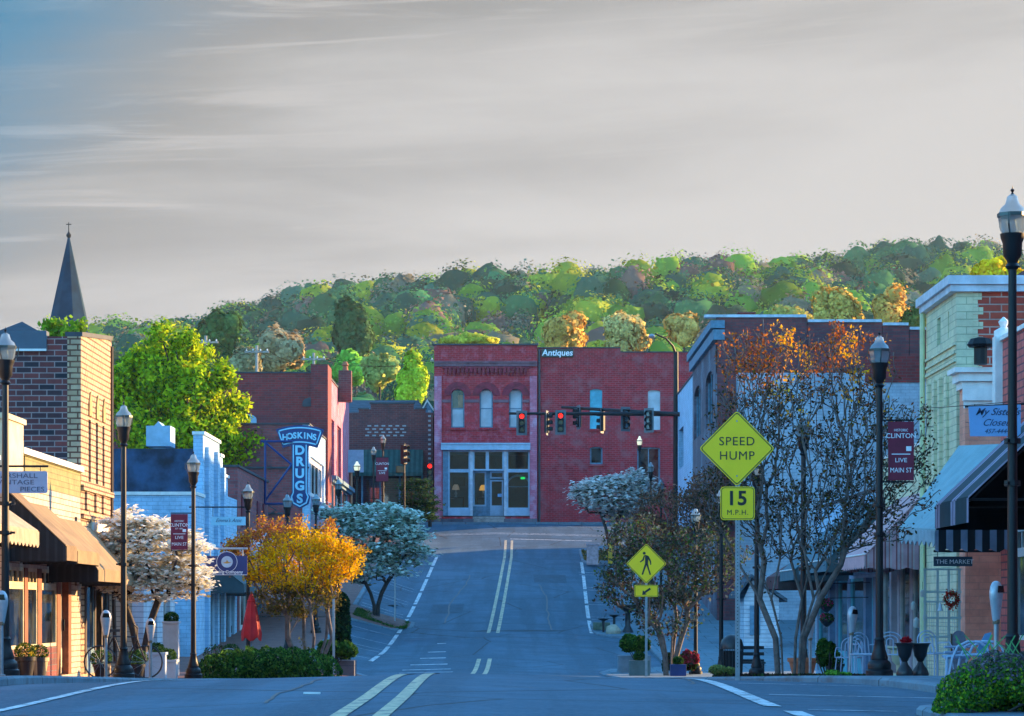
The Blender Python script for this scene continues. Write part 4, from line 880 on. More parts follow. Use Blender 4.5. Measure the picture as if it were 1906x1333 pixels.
for a, c, z in ((1333,1502,591),(1502,1642,600),(1642,1692,606),(1692,2000,614)): mb.box(at(a,105)+.02, at(c,105)+(.0 if c < 2000 else 0), 105, 105.3, ZW, zt(z,105))
mb.build('upper_wall', B_DKUP, b)
mb = MB(); mb.box(at(1610,105), at(1722,105), 104.96, 104.997, zt(712,105), zt(662,105)); mb.build('red_brick_patch', B_RED, b)
mb = MB()
for a, c, z in ((1310,1502,591),(1502,1642,600),(1642,1692,606),(1692,2000,614)): mb.box(at(a,105)+.03, at(c,105)-.03, 104.93, 105.4, zt(z,105)+.002, zt(z,105)+.11)
mb.build('metal_coping', plain('pale_metal_fascia', (.5,.5,.5)), b)
mb = MB(); mb.box(XR+.02, XR+.75, 104.9, 104.995, -1.4, 10.9); mb.build('corner_pier', B_DKUP, b)
mb = MB(); mb.box(XR-.25, XR+.3, 104.8, 119.2, 10.95, 11.25); mb.box(XR-.15, XR+.3, 104.85, 119.1, 10.5, 10.9); mb.build('cornice', M_TRIMB, b)
mb = MB(); mb.box(XR+.3, 28, 118.7, 119, -1.6, 10.8); mb.box(27.7, 28, 105.3, 118.7, -1.6, 10.8); mb.build('back_wall', B_DKUP, b)
mb = MB(); mb.box(XR+.31, 27.69, 105.31, 118.69, 10.1, 10.3); mb.build('roof', M_TIN, b)
mb = MB(); mb.box(at(1376,106), at(1404,106), 106, 106.5, 10.3, zt(583,106)); mb.box(at(1373,106), at(1407,106), 105.95, 106.55, zt(583,106)+.002, zt(581,106)); mb.build('chimney', B_BROWN, b)
b = bthing('far_brick_building', 9, 138, 'brown brick building just right of the junction mostly behind trees')
shell(b, 9.0, 26, 128, 146, 1, 11.6, B_WHITE, near=B_ROSE, side='R', sh=[(1,5,7.5,9.6)], nh=[]); coping(b, 9.0, 26, 128, 146, 11.6, M_COPE)
mb = MB(); mb.box(9.31, 12.5, 127.9, 127.99, 2, 9.6); mb.build('painted_panel', B_WHITE, b)

b = bthing('added_shade_block', 25, 95, 'plain brown block added out of view to shade the stepped white building', 'building')  # added, unseen block that throws shade on the stepped facade
shell(b, 18, 31, 92, 104.8, -1, 11.9, B_BROWN, side='R', sh=[(2,4,7,9),(8,10,7,9)])
# ---------------------------------------------------------------- awnings
C_TAN = plain('tan_canvas', (.25,.165,.08), .85, .25, 2.2, bump=.2); C_TAN2 = plain('dark_tan_canvas', (.20,.13,.065), .85, .25, 2.2)
C_LT = plain('light_tan_canvas', (.44,.28,.16), .85, .2, 2.2); C_BLK = striped('black_canvas_folds', [((.008,.009,.012),2),((.02,.022,.028),1)], .16)
C_FR = striped('cream_ribbed_canvas', [((.44,.35,.24),2),((.36,.26,.16),1)], .09)
awning('shop_awning', 'cream ribbed awning with a fringe at the far left edge', 43.5, 49.6, XL, 1.95, -8.75, 1.42, .30, C_FR, C_BLK, scallop=.25)
awning('shop_awning', 'short weathered tan awning with a black side panel below the grey shop sign', 50.7, 51.9, XL, 2.2, -8.42, 1.18, .27, C_TAN2, C_BLK)
awning('shop_awning', 'tan awning of middle width above the brown wooden posts', 52.15, 54.9, XL, 2.05, -8.45, 1.12, .24, C_TAN, C_BLK)
awning('shop_awning', 'wide tan awning running up to the tall tan building', 55.1, 59.0, XL, 1.88, -8.50, .80, .24, C_TAN, C_BLK)
awning('shop_awning', 'pale tan awning on the tall narrow brick building by the dogwood', 59.3, 63.5, XL, 1.80, -8.55, .72, .20, C_LT, C_BLK)
C_DG = plain('dark_grey_green_canvas', (.045,.075,.085), .85, .2, 3); C_PW = plain('pale_pink_canvas', (.55,.36,.44), .85, .15, 3)
C_WH = plain('white_canvas', (.46,.50,.55), .85, .15, 3)
awning('shop_awning', 'dark grey awning on the stepped white building', 84.0, 88.5, XL, 1.6, -8.4, .75, .25, C_DG, C_DG)
awning('shop_awning', 'second dark grey awning beyond the first on the stepped white building', 88.9, 92.2, XL, 1.5, -8.4, .7, .25, C_DG, C_DG)
awning('shop_awning', 'whitish awning with a pink band on the low brick shop', 93.4, 98.0, XL, 2.6, -8.0, 1.5, .25, C_WH, C_WH)
awning('shop_awning', 'large pale awning under the tall blue drug store sign', 98.6, 104.2, XL, 2.9, -7.9, 1.6, .25, C_WH, C_WH)
awning('shop_awning', 'pink awning on the drug store front near the corner', 127, 136, XL, 5.3, -7.7, 4.0, .2, C_PW, C_PW)
C_LB = plain('light_blue_canvas', (.22,.38,.42), .85, .12, 3); C_BW = striped('black_white_stripes', [((.012,.014,.02),1.1),((.30,.36,.48),1)], .235, 'x')
C_PK = plain('pink_canvas', (.52,.32,.34), .85, .12, 3); C_PS = striped('pink_red_stripes', [((.42,.24,.28),1),((.20,.05,.06),.35),((.36,.26,.30),.7),((.30,.09,.10),.25),((.40,.30,.32),.5)], .22, 'x')
C_TL = plain('teal_canvas', (.07,.15,.19), .85, .15, 3); C_RB = striped('maroon_brown_stripes', [((.14,.02,.03),1),((.07,.05,.05),1)], .5, 'y')
C_GS = striped('green_lilac_stripes', [((.015,.045,.06),1.6),((.38,.34,.46),.28),((.10,.08,.16),.12),((.38,.34,.46),.28)], 1.45, 'y')
# light blue awning on the angled corner: its canopy is a twisted quad
t = thing('shop_awning', (7.6, 44.5, 1), 'light blue awning with black and white striped side at right', 'awning')
A1, A2, O2, O1 = (at(1866,45.6), 45.6, zt(829,45.6)), (at(1785,47.5), 47.5, zt(832,47.5)), (at(1675,46.6), 46.6, zt(984,46.6)), (at(1741,43.4), 43.4, zt(988,43.4))
mb = MB(); 
for i in range(4):
    f0, f1 = i/4, (i+1)/4; L = lambda p, q, f: tuple(Vector(p).lerp(Vector(q), f)); mb.slab([L(A1,A2,f0), L(A1,A2,f1), L(O1,O2,f1), L(O1,O2,f0)], (0,0,.025))
mb.build('canopy', C_LB, t)
mb = MB(); n = 26
for i in range(n):
    p, q = Vector(O1).lerp(Vector(O2), i/n), Vector(O1).lerp(Vector(O2), (i+1)/n); e = .22+.05*math.sin(i*1.9); mb.slab([p, q, q-Vector((0,0,.22+.05*math.sin((i+1)*1.9))), p-Vector((0,0,e))], (-.015,0,0))
mb.build('valance', striped('blue_fringe', [((.34,.50,.56),2),((.16,.27,.33),1)], .05, 'y'), t)
mb = MB(); Wn = (8.06, 43.4); zo = O1[2]; n = 12; x0, x1 = O1[0], 8.06
mb.slab([(x0,43.42,zo-.01),(x1,43.42,zo-.01),(x1,43.42,zo+1.02)], (0,.015,0))
for i in range(n*4):
    a, c = x0+(x1-x0)*i/(n*4), x0+(x1-x0)*(i+1)/(n*4); d = lambda x: .34-.05*(1-abs(math.sin(math.pi*(x+.02)/.235)))
    mb.slab([(a,43.42,zo-.01),(c,43.42,zo-.01),(c,43.42,zo-d(c)),(a,43.42,zo-d(a))], (0,.015,0))
mb.build('side_panel', C_BW, t)
awning('shop_awning', 'dark green awning with lilac stripes at the right edge', 39.3, 42.3, 8.08, 2.95, 6.68, 1.62, .36, C_GS, plain('black_lining', (.006,.007,.009), .95, .2, 2, spec=.1), sides=(0,1))
awning('shop_awning', 'pink awning with a red striped side panel behind the lamp post', 51.9, 56.0, XR, 2.25, 6.82, 1.02, .25, C_PK, C_PS, line=M_WHITE, scallop=.2)
awning('shop_awning', 'teal awning with white cord behind the bare tree', 57.6, 63.0, XR, 2.35, 6.75, 1.02, .22, C_TL, C_DG, line=M_WHITE)
awning('shop_awning', 'second teal awning further along behind the bare tree trunks', 63.8, 67.0, XR, 2.1, 6.7, .9, .22, C_TL, C_DG, line=M_WHITE)
awning('shop_awning', 'maroon and brown striped awning low behind the tree trunks', 67.4, 70.6, XR, 1.6, 6.7, .8, .3, C_RB, C_RB)

# ---------------------------------------------------------------- street lamps
M_LAMP = plain('lamp_black', (.006,.007,.010), .45, .2, 6, spec=.35)
def make_lamp(lab, lit=False):
    t = thing('street_lamp', (0,0,0), lab, 'street lamp', 'black street lamps along the pavements')
    H = 4.8
    MB().lathe([(.19,0),(.19,.09),(.16,.11),(.165,.17),(.15,.21),(.115,.24),(.12,.27),(.085,.38),(.065,.50),(.075,.52),(.06,.55)], 16).build('base', M_LAMP, t, True)
    MB().lathe([(.056,.55),(.042,4.02)], 12).build('pole', M_LAMP, t, True)
    for z in (1.95, 2.35): MB().lathe([(.085,z),(.085,z+.05)], 12).box(-.13,.13,-.02,.02,z+.01,z+.04).build('collar', M_LAMP, t)
    MB().lathe([(.05,4.0),(.075,4.03),(.05,4.06),(.06,4.09),(.092,4.13),(.098,4.25),(.118,4.30),(.125,4.34)], 14).build('lamp_housing', M_LAMP, t, True)
    MB().lathe([(.10,4.34),(.125,4.38),(.145,4.50)], 8, caps=False).build('globe', G_LIT if lit else G_GLOBE, t, True)
    MB().lathe([(.03,4.34),(.05,4.38),(.035,4.46),(.03,4.50)], 10).build('lamp_bulb', G_CORE, t, True)
    cp = MB().lathe([(.155,4.50),(.155,4.535)], 8).build('cap_band', M_BAND, t)
    MB().lathe([(.14,4.535),(.12,4.58),(.075,4.62),(.062,4.66),(.055,4.69),(.02,4.715)], 12).build('globe_top', G_LIT if lit else G_GLOBE, t, True)
    MB().lathe([(.02,4.715),(.008,4.73),(.022,4.755),(.006,4.77),(.001,4.80)], 8).build('finial', M_LAMP, t)
    for a in (.3, 2.4, 4.5):
        c, s_ = math.cos(a), math.sin(a); MB().tube([(.11*c,.11*s_,4.33),(.17*c,.17*s_,4.42),(.175*c,.175*s_,4.53)], .008, 5).build('side_bracket', M_BAND, t)
    return t
def glassy(name, col, emi=0, trans=.45):
    m = D.materials.new(name); m.use_nodes = True; nt = m.node_tree; nt.nodes.clear(); o = N(nt, 'ShaderNodeOutputMaterial')
    g = N(nt, 'ShaderNodeBsdfGlossy', i_Roughness=.12); g.inputs[0].default_value = (.9,.95,1,1)
    tr = N(nt, 'ShaderNodeBsdfTransparent'); tr.inputs[0].default_value = (*col, 1); df = N(nt, 'ShaderNodeBsdfDiffuse'); df.inputs[0].default_value = (*col, 1)
    tl = N(nt, 'ShaderNodeBsdfTranslucent'); tl.inputs[0].default_value = (*col, 1)
    a = N(nt, 'ShaderNodeMixShader', i_0=.5); nt.links.new(df.outputs[0], a.inputs[1]); nt.links.new(tl.outputs[0], a.inputs[2])
    b_ = N(nt, 'ShaderNodeMixShader', i_0=trans); nt.links.new(a.outputs[0], b_.inputs[1]); nt.links.new(tr.outputs[0], b_.inputs[2])
    c = N(nt, 'ShaderNodeMixShader', i_0=.13); nt.links.new(b_.outputs[0], c.inputs[1]); nt.links.new(g.outputs[0], c.inputs[2]); out = c.outputs[0]
    nt.links.new(out, o.inputs[0]); return m
G_GLOBE = glassy('lamp_glass', (.48,.56,.60), trans=.6); G_LIT = emit('lit_lamp_glass', (1.0,.82,.50), .13); G_CORE = plain('lamp_core', (.85,.85,.8), .4, .05)
M_BAND = plain('lamp_band', (.06,.07,.07), .35, .2, 5, metal=.6)
M_BANNER = plain('wine_banner', (.17,.010,.035), .7, .15, 4)
lamps = [(at(10,36),36,0,'street lamp before the cream ribbed awning, cut by the left edge'),(-6.65,46,0,'street lamp standing by the pale dogwood and tan awnings'),(-6.76,57,0,'street lamp carrying the wine coloured banner by the white building'),
 (-6.75,68.7,0,'street lamp rising from behind the yellow tree at its left'),(-6.75,80.7,0,'street lamp whose head overlaps the foot of the drug store sign'),(-6.75,92.5,0,'street lamp just right of the drug store sign'),
 (-6.75,104.5,0,'street lamp in front of the red corner building'),(-6.75,117,1,'pale glowing street lamp at the lower left of the cafe awning'),(-6.75,131,0,'street lamp with a small banner before the cafe awning'),(-6.75,140.6,0,'tallest looking lamp before the cafe brickwork'),
 (5.03,27,0,'big street lamp close at the right edge'),(5.13,37.5,0,'street lamp standing between the bare tree and the iron urns'),(5.1,47,0,'street lamp lost inside the bare tree crown'),(5.1,56,0,'street lamp pole between the speed hump sign and the bare tree trunks'),
 (5.1,65.5,0,'street lamp just behind the speed hump sign post'),(5.1,74.6,0,'street lamp beside the shrubs right of the crossing sign'),(6.1,110,0,'small lamp beyond the white dogwood, lowest of the far right lamps'),(6.2,120,0,'lamp head before the side door of the antiques wall'),(6.65,140,1,'glowing street lamp above the white dogwood at the junction')]
tops = {0:608,1:745,2:838,10:345,11:614,4:915,5:915,6:888,7:855,8:828,9:806,16:888,17:856,18:808,3:895}
protos = {}
for i, (x, y, lit, lab) in enumerate(lamps):
    z = SL(x, y)
    if lit not in protos: o = protos[lit] = make_lamp(lab, bool(lit)); KIDS[o.name] = [c for c in D.objects if c.parent == o]
    else:
        o = dup(protos[lit]); o['label'] = lab
    o.location = (x, y, z); o.rotation_euler.z = .4*i
    if i in tops: s_ = (zt(tops[i], y)-z)/4.8; o.scale = (1, 1, s_)
def banner(x, y, ztop, w_, h_, label, side=-1, words=()):
    t = thing('banner', (x, y, ztop), label, 'banner')
    mb = MB(); x0, x1 = (x-w_-.12, x-.12) if side < 0 else (x+.12, x+w_+.12)
    mb.box(x0, x1, y-.006, y+.006, ztop-h_, ztop); mb.build('cloth', M_BANNER, t)
    mb = MB(); mb.tube([(x,y,ztop+.02),(x0 if side < 0 else x1,y,ztop+.02)], .012); mb.tube([(x,y,ztop-h_-.02),(x0 if side < 0 else x1,y,ztop-h_-.02)], .012); mb.build('bracket', M_BLACK, t)
    xc = (x0+x1)/2
    for s, sz, dz, sx_ in words: text(s, sz, (xc, y-.0065, ztop-dz), M_WINK, t, sx=sx_, ext=.002)
    mb = MB(); mb.box(xc-w_*.36, xc+w_*.36, y-.009, y-.0065, ztop-h_*.56, ztop-h_*.545); mb.box(xc+w_*.2, xc+w_*.4, y-.009, y-.0065, ztop-h_*.5, ztop-h_*.42); mb.build('emblem', M_WINK, t)
banner(-6.76, 57, zt(957,57), .36, .76, 'wine red banner reading CLINTON on the lamp before the white building', words=(('CLINTON', .105, .235, .95), ('HISTORIC', .05, .15, .9), ('EST 1801', .045, .31, 1), ('LIVE', .09, .50, 1.1), ('MAIN ST', .10, .64, .85)))
banner(5.13, 37.5, zt(785,37.5), .36, .82, 'wine red banner reading CLINTON on the lamp right of the bare tree', side=1, words=(('CLINTON', .095, .20, 1), ('HISTORIC', .05, .12, .9), ('LIVE', .085, .54, 1.1), ('MAIN ST', .095, .68, .85)))
banner(-6.75, 131, zt(852,131), .6, 1.15, 'small faded banner with white bands before the cafe', side=1, words=(('CLINTON', .16, .3, .95), ('LIVE', .15, .75, 1.1)))

# ---------------------------------------------------------------- parking meters
def make_meter():
    t = thing('parking_meter', (0,0,0), 'x', 'parking meter', 'grey parking meters')
    MB().lathe([(.05,0),(.05,.015),(.026,.02),(.026,.66)], 10).build('post', M_GREYM, t, True)
    hd = MB(); 
    for z, rx, ry in ((.66,.035,.03),(.70,.045,.04),(.92,.085,.06),(.97,.088,.062),(1.03,.072,.055),(1.07,.045,.04),(1.085,.015,.015)):
        hd.v += [(rx*math.cos(a), ry*math.sin(a), z) for a in np.linspace(0, 2*math.pi, 15)[:-1]]
    for i in range(6):
        for k in range(14): l = (k+1) % 14; hd.f.append((i*14+k, i*14+l, (i+1)*14+l, (i+1)*14+k))
    hd.f.append(tuple(range(84, 98))); hd.build('head', plain('silver_paint', (.42,.44,.48), .35, .15, 8, metal=.3), t, True)
    mb = MB(); mb.poly([(-.06,-.065,.965),(.06,-.065,.965),(.045,-.062,1.035),(-.045,-.062,1.035)]); mb.build('dial_window', M_DG, t)
    MB().lathe([(.032,.64),(.038,.66),(.038,.69)], 10).build('neck', plain('rusty_collar', (.2,.13,.08), .6), t)
    return t
mt = make_meter(); KIDS[mt.name] = [c for c in D.objects if c.parent == mt]
ML = [(-6.5,34.2,0,'parking meter beside the leftmost lamp'),(-6.5,43,0,'parking meter left of the second lamp from the left'),(-6.5,48.3,0,'parking meter before the white planter boxes'),
      (5.05,45.5,0,'parking meter behind the terracotta pot at the tree'),(5.15,41,.06,'leaning parking meter before the blue shopfront'),(5.10,28.3,0,'largest parking meter beside the close right lamp')]
for i, (x, y, a, lab) in enumerate(ML):
    o = mt if i == 0 else dup(mt); o['label'] = lab; o.location = (x, y, SL(x, y)+.01); o.rotation_euler = (0, a, .15*i)
    if i == 5: o.scale = (1,1,1.02)

# ---------------------------------------------------------------- road signs
def rr_diamond(h, r, n=6):                       # rounded square standing on its corner, half diagonal h
    pts = []
    for q in range(4):
        a0 = math.pi/2*q + math.pi/2; c = (h-r*math.sqrt(2))
        cx_, cz_ = c*math.cos(a0), c*math.sin(a0)
        for k in range(n+1): a = a0-math.pi/4 + math.pi/2*k/n; pts.append((cx_+r*math.cos(a), cz_+r*math.sin(a)))
    return pts
def rr_rect(w_, h_, r, n=5):
    pts = []
    for sx_, sz_, a0 in ((1,1,0),(-1,1,90),(-1,-1,180),(1,-1,270)):
        for k in range(n+1): a = R(a0+90*k/n); pts.append((sx_*(w_/2-r)+r*math.cos(a), sz_*(h_/2-r)+r*math.sin(a)))
    return pts
def plate(x, y, z, pts, mat, name, parent, d=.004, th=.004):
    mb = MB(); mb.slab([(x+a, y-d, z+c) for a, c in pts], (0,-th,0)); return mb.build(name, mat, parent)
def ring(x, y, z, fo, fi, mat, parent, d, name='border'):
    mb = MB(); n = len(fo)
    for i in range(n):
        j = (i+1) % n; mb.slab([(x+fo[i][0],y-d,z+fo[i][1]),(x+fo[j][0],y-d,z+fo[j][1]),(x+fi[j][0],y-d,z+fi[j][1]),(x+fi[i][0],y-d,z+fi[i][1])], (0,-.002,0))
    return mb.build(name, mat, parent)
def post(x, y, zb, ztop, t, w_=.032, holes=True):
    mb = MB(); mb.box(x-w_, x+w_, y-.0, y+.045, zb, ztop)
    mb.build('post', M_GREYM, t)
    if holes:
        mb = MB(); z = zb+.25
        while z < ztop-.9: mb.lathe([(.008,-.0012),(.008,.0)], 6, (x, y, z), ax='Y'); z += .05
        o = mb.build('post_holes', M_INK, t)
Ys = 38.6; x = at(1373, Ys); t = thing('speed_hump_sign', (x, Ys, S(Ys)), 'yellow green SPEED HUMP diamond above a 15 M.P.H. plate on a steel post', 'road sign')
post(x, Ys, S(Ys)-.1, zt(770,Ys), t)
zc = zt(835, Ys); h = .5447; xs_ = at(1371.5, Ys)
o = plate(xs_, Ys, zc, rr_diamond(h,.0429), M_FLUO, 'diamond_plate', t); ring(xs_, Ys, zc, rr_diamond(h-.0189,.0386), rr_diamond(h-.0360,.0343), M_INK, t, .0085)
text('SPEED', .1758, (xs_-.0, Ys-.0088, zc+.0986), M_INK, t, spacing=1.12); text('HUMP', .1758, (xs_, Ys-.0088, zc-.1072), M_INK, t, spacing=1.12)
mb = MB(); 
for dz in (.3946, -.3946): mb.lathe([(.012,-.013),(.012,-.008)], 8, (xs_, Ys, zc+dz), ax='Y')
mb.build('bolt', M_GREYM, t)
zc = zt(937, Ys); plate(xs_+.01, Ys, zc, rr_rect(.4932,.4804,.0515), M_FLUO, 'speed_plate', t); ring(xs_+.01, Ys, zc, rr_rect(.4675,.4546,.0429), rr_rect(.4503,.4375,.0386), M_INK, t, .0085)
text('15', .2831, (xs_+.0, Ys-.0088, zc+.0643), M_INK, t, bold=.008, spacing=1.1); text('M.P.H.', .1029, (xs_+.01, Ys-.0088, zc-.1330), M_INK, t, spacing=1.15)
Yp = 70.0; x = at(1203, Yp); t = thing('pedestrian_sign', (x, Yp, S(Yp)), 'yellow green pedestrian crossing diamond with an arrow plate below', 'road sign')
post(x, Yp, S(Yp)-.1, zt(1020,Yp), t, holes=False)
zc = zt(1049.5, Yp); h = .53; plate(x, Yp, zc, rr_diamond(h,.045), M_FLUO, 'diamond_plate', t); ring(x, Yp, zc, rr_diamond(h-.02,.04), rr_diamond(h-.04,.036), M_INK, t, .0085)
mb = MB(); g_ = lambda pts: mb.slab([(x+a, Yp-.0085, zc+c) for a, c in pts], (0,-.002,0))
mb.lathe([(.038,-.0105),(.038,-.0085)], 14, (x-.055, Yp, zc+.275), ax='Y')
g_([(-.03,.235),(.03,.215),(.05,.16),(.045,-.0),(-.035,-.0),(-.035,.16)])
g_([(-.03,.23),(-.065,.09),(-.155,.03),(-.17,.055),(-.10,.115),(-.07,.21)]); g_([(.02,.22),(.06,.2),(.125,.07),(.13,-.02),(.105,-.03),(.09,.05),(.045,.12)])
g_([(-.035,.0),(.02,.0),(-.03,-.13),(-.085,-.29),(-.125,-.28),(-.075,-.12)]); g_([(-.01,.0),(.045,.0),(.075,-.13),(.125,-.28),(.085,-.29),(.03,-.12)])
mb.build('walking_figure', M_INK, t)
zc = zt(1100, Yp); plate(x, Yp, zc, rr_rect(.62,.31,.035), M_FLUO, 'arrow_plate', t); ring(x, Yp, zc, rr_rect(.59,.28,.03), rr_rect(.57,.26,.026), M_INK, t, .0085)
mb = MB(); g_([(-.11,-.11),(-.09,.02),(-.055,-.015),(.09,.085),(.12,.04),(-.025,-.06),(.015,-.09)]); mb.build('arrow', M_INK, t)
for px, Yq, top, lab in ((621,65,1115,'plain steel signpost in front of the dark cypress'),(735,103,1063,'thin steel post on the grassy island by the shade tinted dogwood')):
    x = at(px, Yq); t = thing('steel_post', (x, Yq, SL(x,Yq)), lab, 'post'); MB().box(x-.03,x+.03,Yq,Yq+.04,SL(x,Yq)-.1,zt(top,Yq)).build('post', M_GREYM, t); MB().box(x-.012,x+.012,Yq+.041,Yq+.05,zt(top,Yq)-.7,zt(top,Yq)-.1).build('bracket', M_GREYM, t)

# ---------------------------------------------------------------- hanging shop signs
t = thing('hanging_sign', (-8.4, 38, zt(897,38)), 'lilac grey hanging board with three lines of dark capitals at the left edge', 'shop sign')
x0, x1 = at(-30,38), at(88,38); mb = MB(); mb.slab([((x0+x1)/2+a,38,zt(897.5,38)+c) for a, c in rr_rect(x1-x0,.31,.03)], (0,.03,0)); mb.build('board', plain('lilac_grey_board', (.36,.37,.48), .6, .08), t)
gi = plain('grey_ink', (.09,.09,.14), .6)
for s, py, px in (('MARSHALL', 886, 29), ('VINTAGE', 898, 29), ('PIECES', 911, 60)): text(s, .095, (at(px,38), 37.998, zt(py,38)), gi, t, sx=1.35 if s != 'PIECES' else 1.25)
mb = MB(); mb.tube([(XL,38,zt(868,38)),(at(90,38),38,zt(868,38))], .016); mb.tube([(x1-.1,38.015,zt(868,38)),(x1-.1,38.015,zt(879,38))], .006); mb.build('bracket', M_BLACK, t)
t = thing('hanging_sign', (at(425,79), 79, zt(970,79)), 'pale blue hanging board with flowing script beside the banner lamp', 'shop sign')
x0, x1 = at(393,79), at(457,79); MB().box(x0,x1,79,79.04,zt(978,79),zt(962,79)).build('board', plain('sky_blue_board', (.30,.55,.68), .6, .08), t)
text("Emma's Attic", .15, ((x0+x1)/2, 78.998, zt(969,79)), plain('navy_ink', (.02,.05,.12)), t, sx=.95, shear=.45)
MB().tube([(XL,79,zt(944,79)),(x1,79,zt(944,79))], .02).tube([(x1-.05,79.02,zt(944,79)),(x1-.05,79.02,zt(962,79))], .008).tube([(x0+.05,79.02,zt(944,79)),(x0+.05,79.02,zt(962,79))], .008).build('bracket', M_BLACK, t)
t = thing('hanging_sign', (at(421,63), 63, zt(1050,63)), 'dark royal blue hanging board with a round crest above white lettering', 'shop sign')
x0, x1 = at(382,63), at(460,63); xc = (x0+x1)/2; M_NV = plain('royal_blue_board', (.012,.03,.16), .5, .1)
MB().box(x0,x1,63,63.04,zt(1071,63),zt(1035,63)).build('board', M_NV, t); mb = MB(); mb.lathe([(.25,-.03),(.25,0)], 28, (xc+.02,63.05,zt(1046,63)), ax='Y'); mb.build('crest_disc', M_NV, t)
MB().lathe([(.135,-.02),(.135,0)], 24, (xc+.02,63.0,zt(1046,63)), ax='Y').build('crest', plain('pale_crest', (.45,.58,.72), .6), t)
mb = MB(); c_ = (xc+.02, zt(1046,63))
for k in range(28):
    a, e = k*2*math.pi/28, (k+1)*2*math.pi/28
    mb.slab([(c_[0]+r_*math.cos(q),62.975,c_[1]+r_*math.sin(q)) for r_, q in ((.235,a),(.245,a),(.245,e),(.235,e))], (0,-.003,0))
mb.box(x0+.01,x1-.01,62.993,62.999,zt(1070.5,63),zt(1069.5,63)); mb.build('rim', M_WINK, t)
MB().slab([(c_[0]-.1,62.979,c_[1]-.02),(c_[0]-.02,62.979,c_[1]+.0),(c_[0],62.979,c_[1]+.05),(c_[0]+.03,62.979,c_[1]),(c_[0]+.11,62.979,c_[1]-.01),(c_[0],62.979,c_[1]-.04)], (0,-.002,0)).build('gold_bird', plain('gold_ink', (.5,.28,.04), .6), t)
text('Training Company', .105, (xc, 62.997, zt(1065,63)), M_WINK, t, sx=1.0, bold=.002)
MB().tube([(XL,63.1,zt(1021,63)),(x1,63.1,zt(1021,63))], .025).box(x0+.1,x0+.12,63.04,63.1,zt(1036,63),zt(1021,63)).box(x1-.12,x1-.1,63.04,63.1,zt(1036,63),zt(1021,63)).build('bracket', plain('pale_pipe', (.4,.45,.5), .5), t)
t = thing('hanging_sign', (at(1850,41), 41, zt(784,41)), 'cornflower blue hanging board with flowing script and a phone number at right', 'shop sign')
mb = MB(); P = [(1803,757),(1900,753),(1900,812),(1806,812)]; mb.slab([(at(a,41),41,zt(c,41)) for a, c in P], (0,.03,0)); mb.build('board', plain('cornflower_board', (.20,.40,.68), .6, .06), t)
dk = plain('navy_ink', (.02,.05,.12))
text("My Sister's", .155, (at(1856,41), 40.998, zt(767,41)), dk, t, sx=1.0, shear=.5, bold=.001); text('Closet', .15, (at(1852,41), 40.998, zt(787,41)), dk, t, sx=1.0, shear=.5); text('457-4444', .10, (at(1855,41), 40.998, zt(803,41)), dk, t, shear=.4)
mb = MB(); mb.tube([(8.1,41.05,zt(750,41)),(at(1797,41),41.05,zt(757,41))], .015)
for p in (1815, 1890): mb.tube([(at(p,41),41.03,zt(752,41)),(at(p,41),41.03,zt(757,41))], .006)
mb.build('bracket', M_BLACK, t)
t = thing('hanging_sign', (at(1772,44), 44, zt(1044,44)), 'small dark hanging board reading MARKET under the striped awning side', 'shop sign')
MB().box(at(1738,44),at(1810,44),44,44.03,zt(1054,44),zt(1036,44)).build('board', plain('slate_board', (.04,.07,.11), .6), t); text('THE MARKET', .10, (at(1777,44), 43.998, zt(1046,44)), M_WINK, t, sx=1.05)
MB().tube([(8,44.015,zt(1026,44)),(at(1738,44),44.015,zt(1026,44))], .02).box(at(1745,44),at(1746,44),44.01,44.02,zt(1036,44),zt(1026,44)).box(at(1800,44),at(1801,44),44.01,44.02,zt(1036,44),zt(1026,44)).build('bracket', M_BLACK, t)

# the drug store sign: a T-shaped neon board
Yd = 103.0; t = thing('drug_store_sign', (XL+1, Yd, zt(860,Yd)), 'tall dark blue T shaped DRUGS sign with pale blue letters', 'shop sign')
NB = plain('neon_board_blue', (.010,.035,.16), .45, .12); PB = plain('pale_blue_letter', (.30,.62,.80), .45, .05); NB2 = plain('neon_face_blue', (.02,.10,.28), .45, .2)
g_ = lambda p, q: (at(p, Yd), zt(q, Yd))
def arcband(cx_, cy_, ro, ri, a0, a1, n=14):
    o_ = [(cx_+ro*math.sin(a), cy_-ro*math.cos(a)) for a in np.linspace(a0, a1, n)]; i_ = [(cx_+ri*math.sin(a), cy_-ri*math.cos(a)) for a in np.linspace(a1, a0, n)]; return o_, i_
def arcslab(mb, cy_, ro, ri, a, d, th, n=16):
    A = np.linspace(-a, a, n+1)
    for p, q in zip(A, A[1:]):
        mb.slab([(at(558+r_*math.sin(v),Yd), Yd-d, zt(cy_-r_*math.cos(v),Yd)) for r_, v in ((ro,p),(ro,q),(ri,q),(ri,p))], (0,-th,0))
def ps(mb, pts, d, th): mb.slab([(at(p,Yd), Yd-d, zt(q,Yd)) for p, q in pts], (0,-th,0))
mb = MB(); arcslab(mb, 920, 128.5, 92, .355, 0, -.25); ps(mb, [(541,826),(575,826),(572,843),(544,843)], .001, -.25); ps(mb, [(543,835),(572,835),(572,918),(577,924),(574,938),(558,947),(542,938),(539,924),(543,918)], -.002, -.25); mb.build('board', NB, t)
mb = MB(); arcslab(mb, 920, 125, 122.6, .335, .004, .02); arcslab(mb, 920, 98.4, 96, .335, .004, .02)
for s_ in (-1, 1):
    mb.slab([(at(558+s_*r_*math.sin(v),Yd), Yd-.004, zt(920-r_*math.cos(v),Yd)) for r_, v in ((125,.335),(125,.315),(96,.315),(96,.335))], (0,-.02,0))
for s_ in (-1, 1): ps(mb, [(558+s_*13,828),(558+s_*11,828),(558+s_*11,917),(558+s_*13,917)], .004, .02)
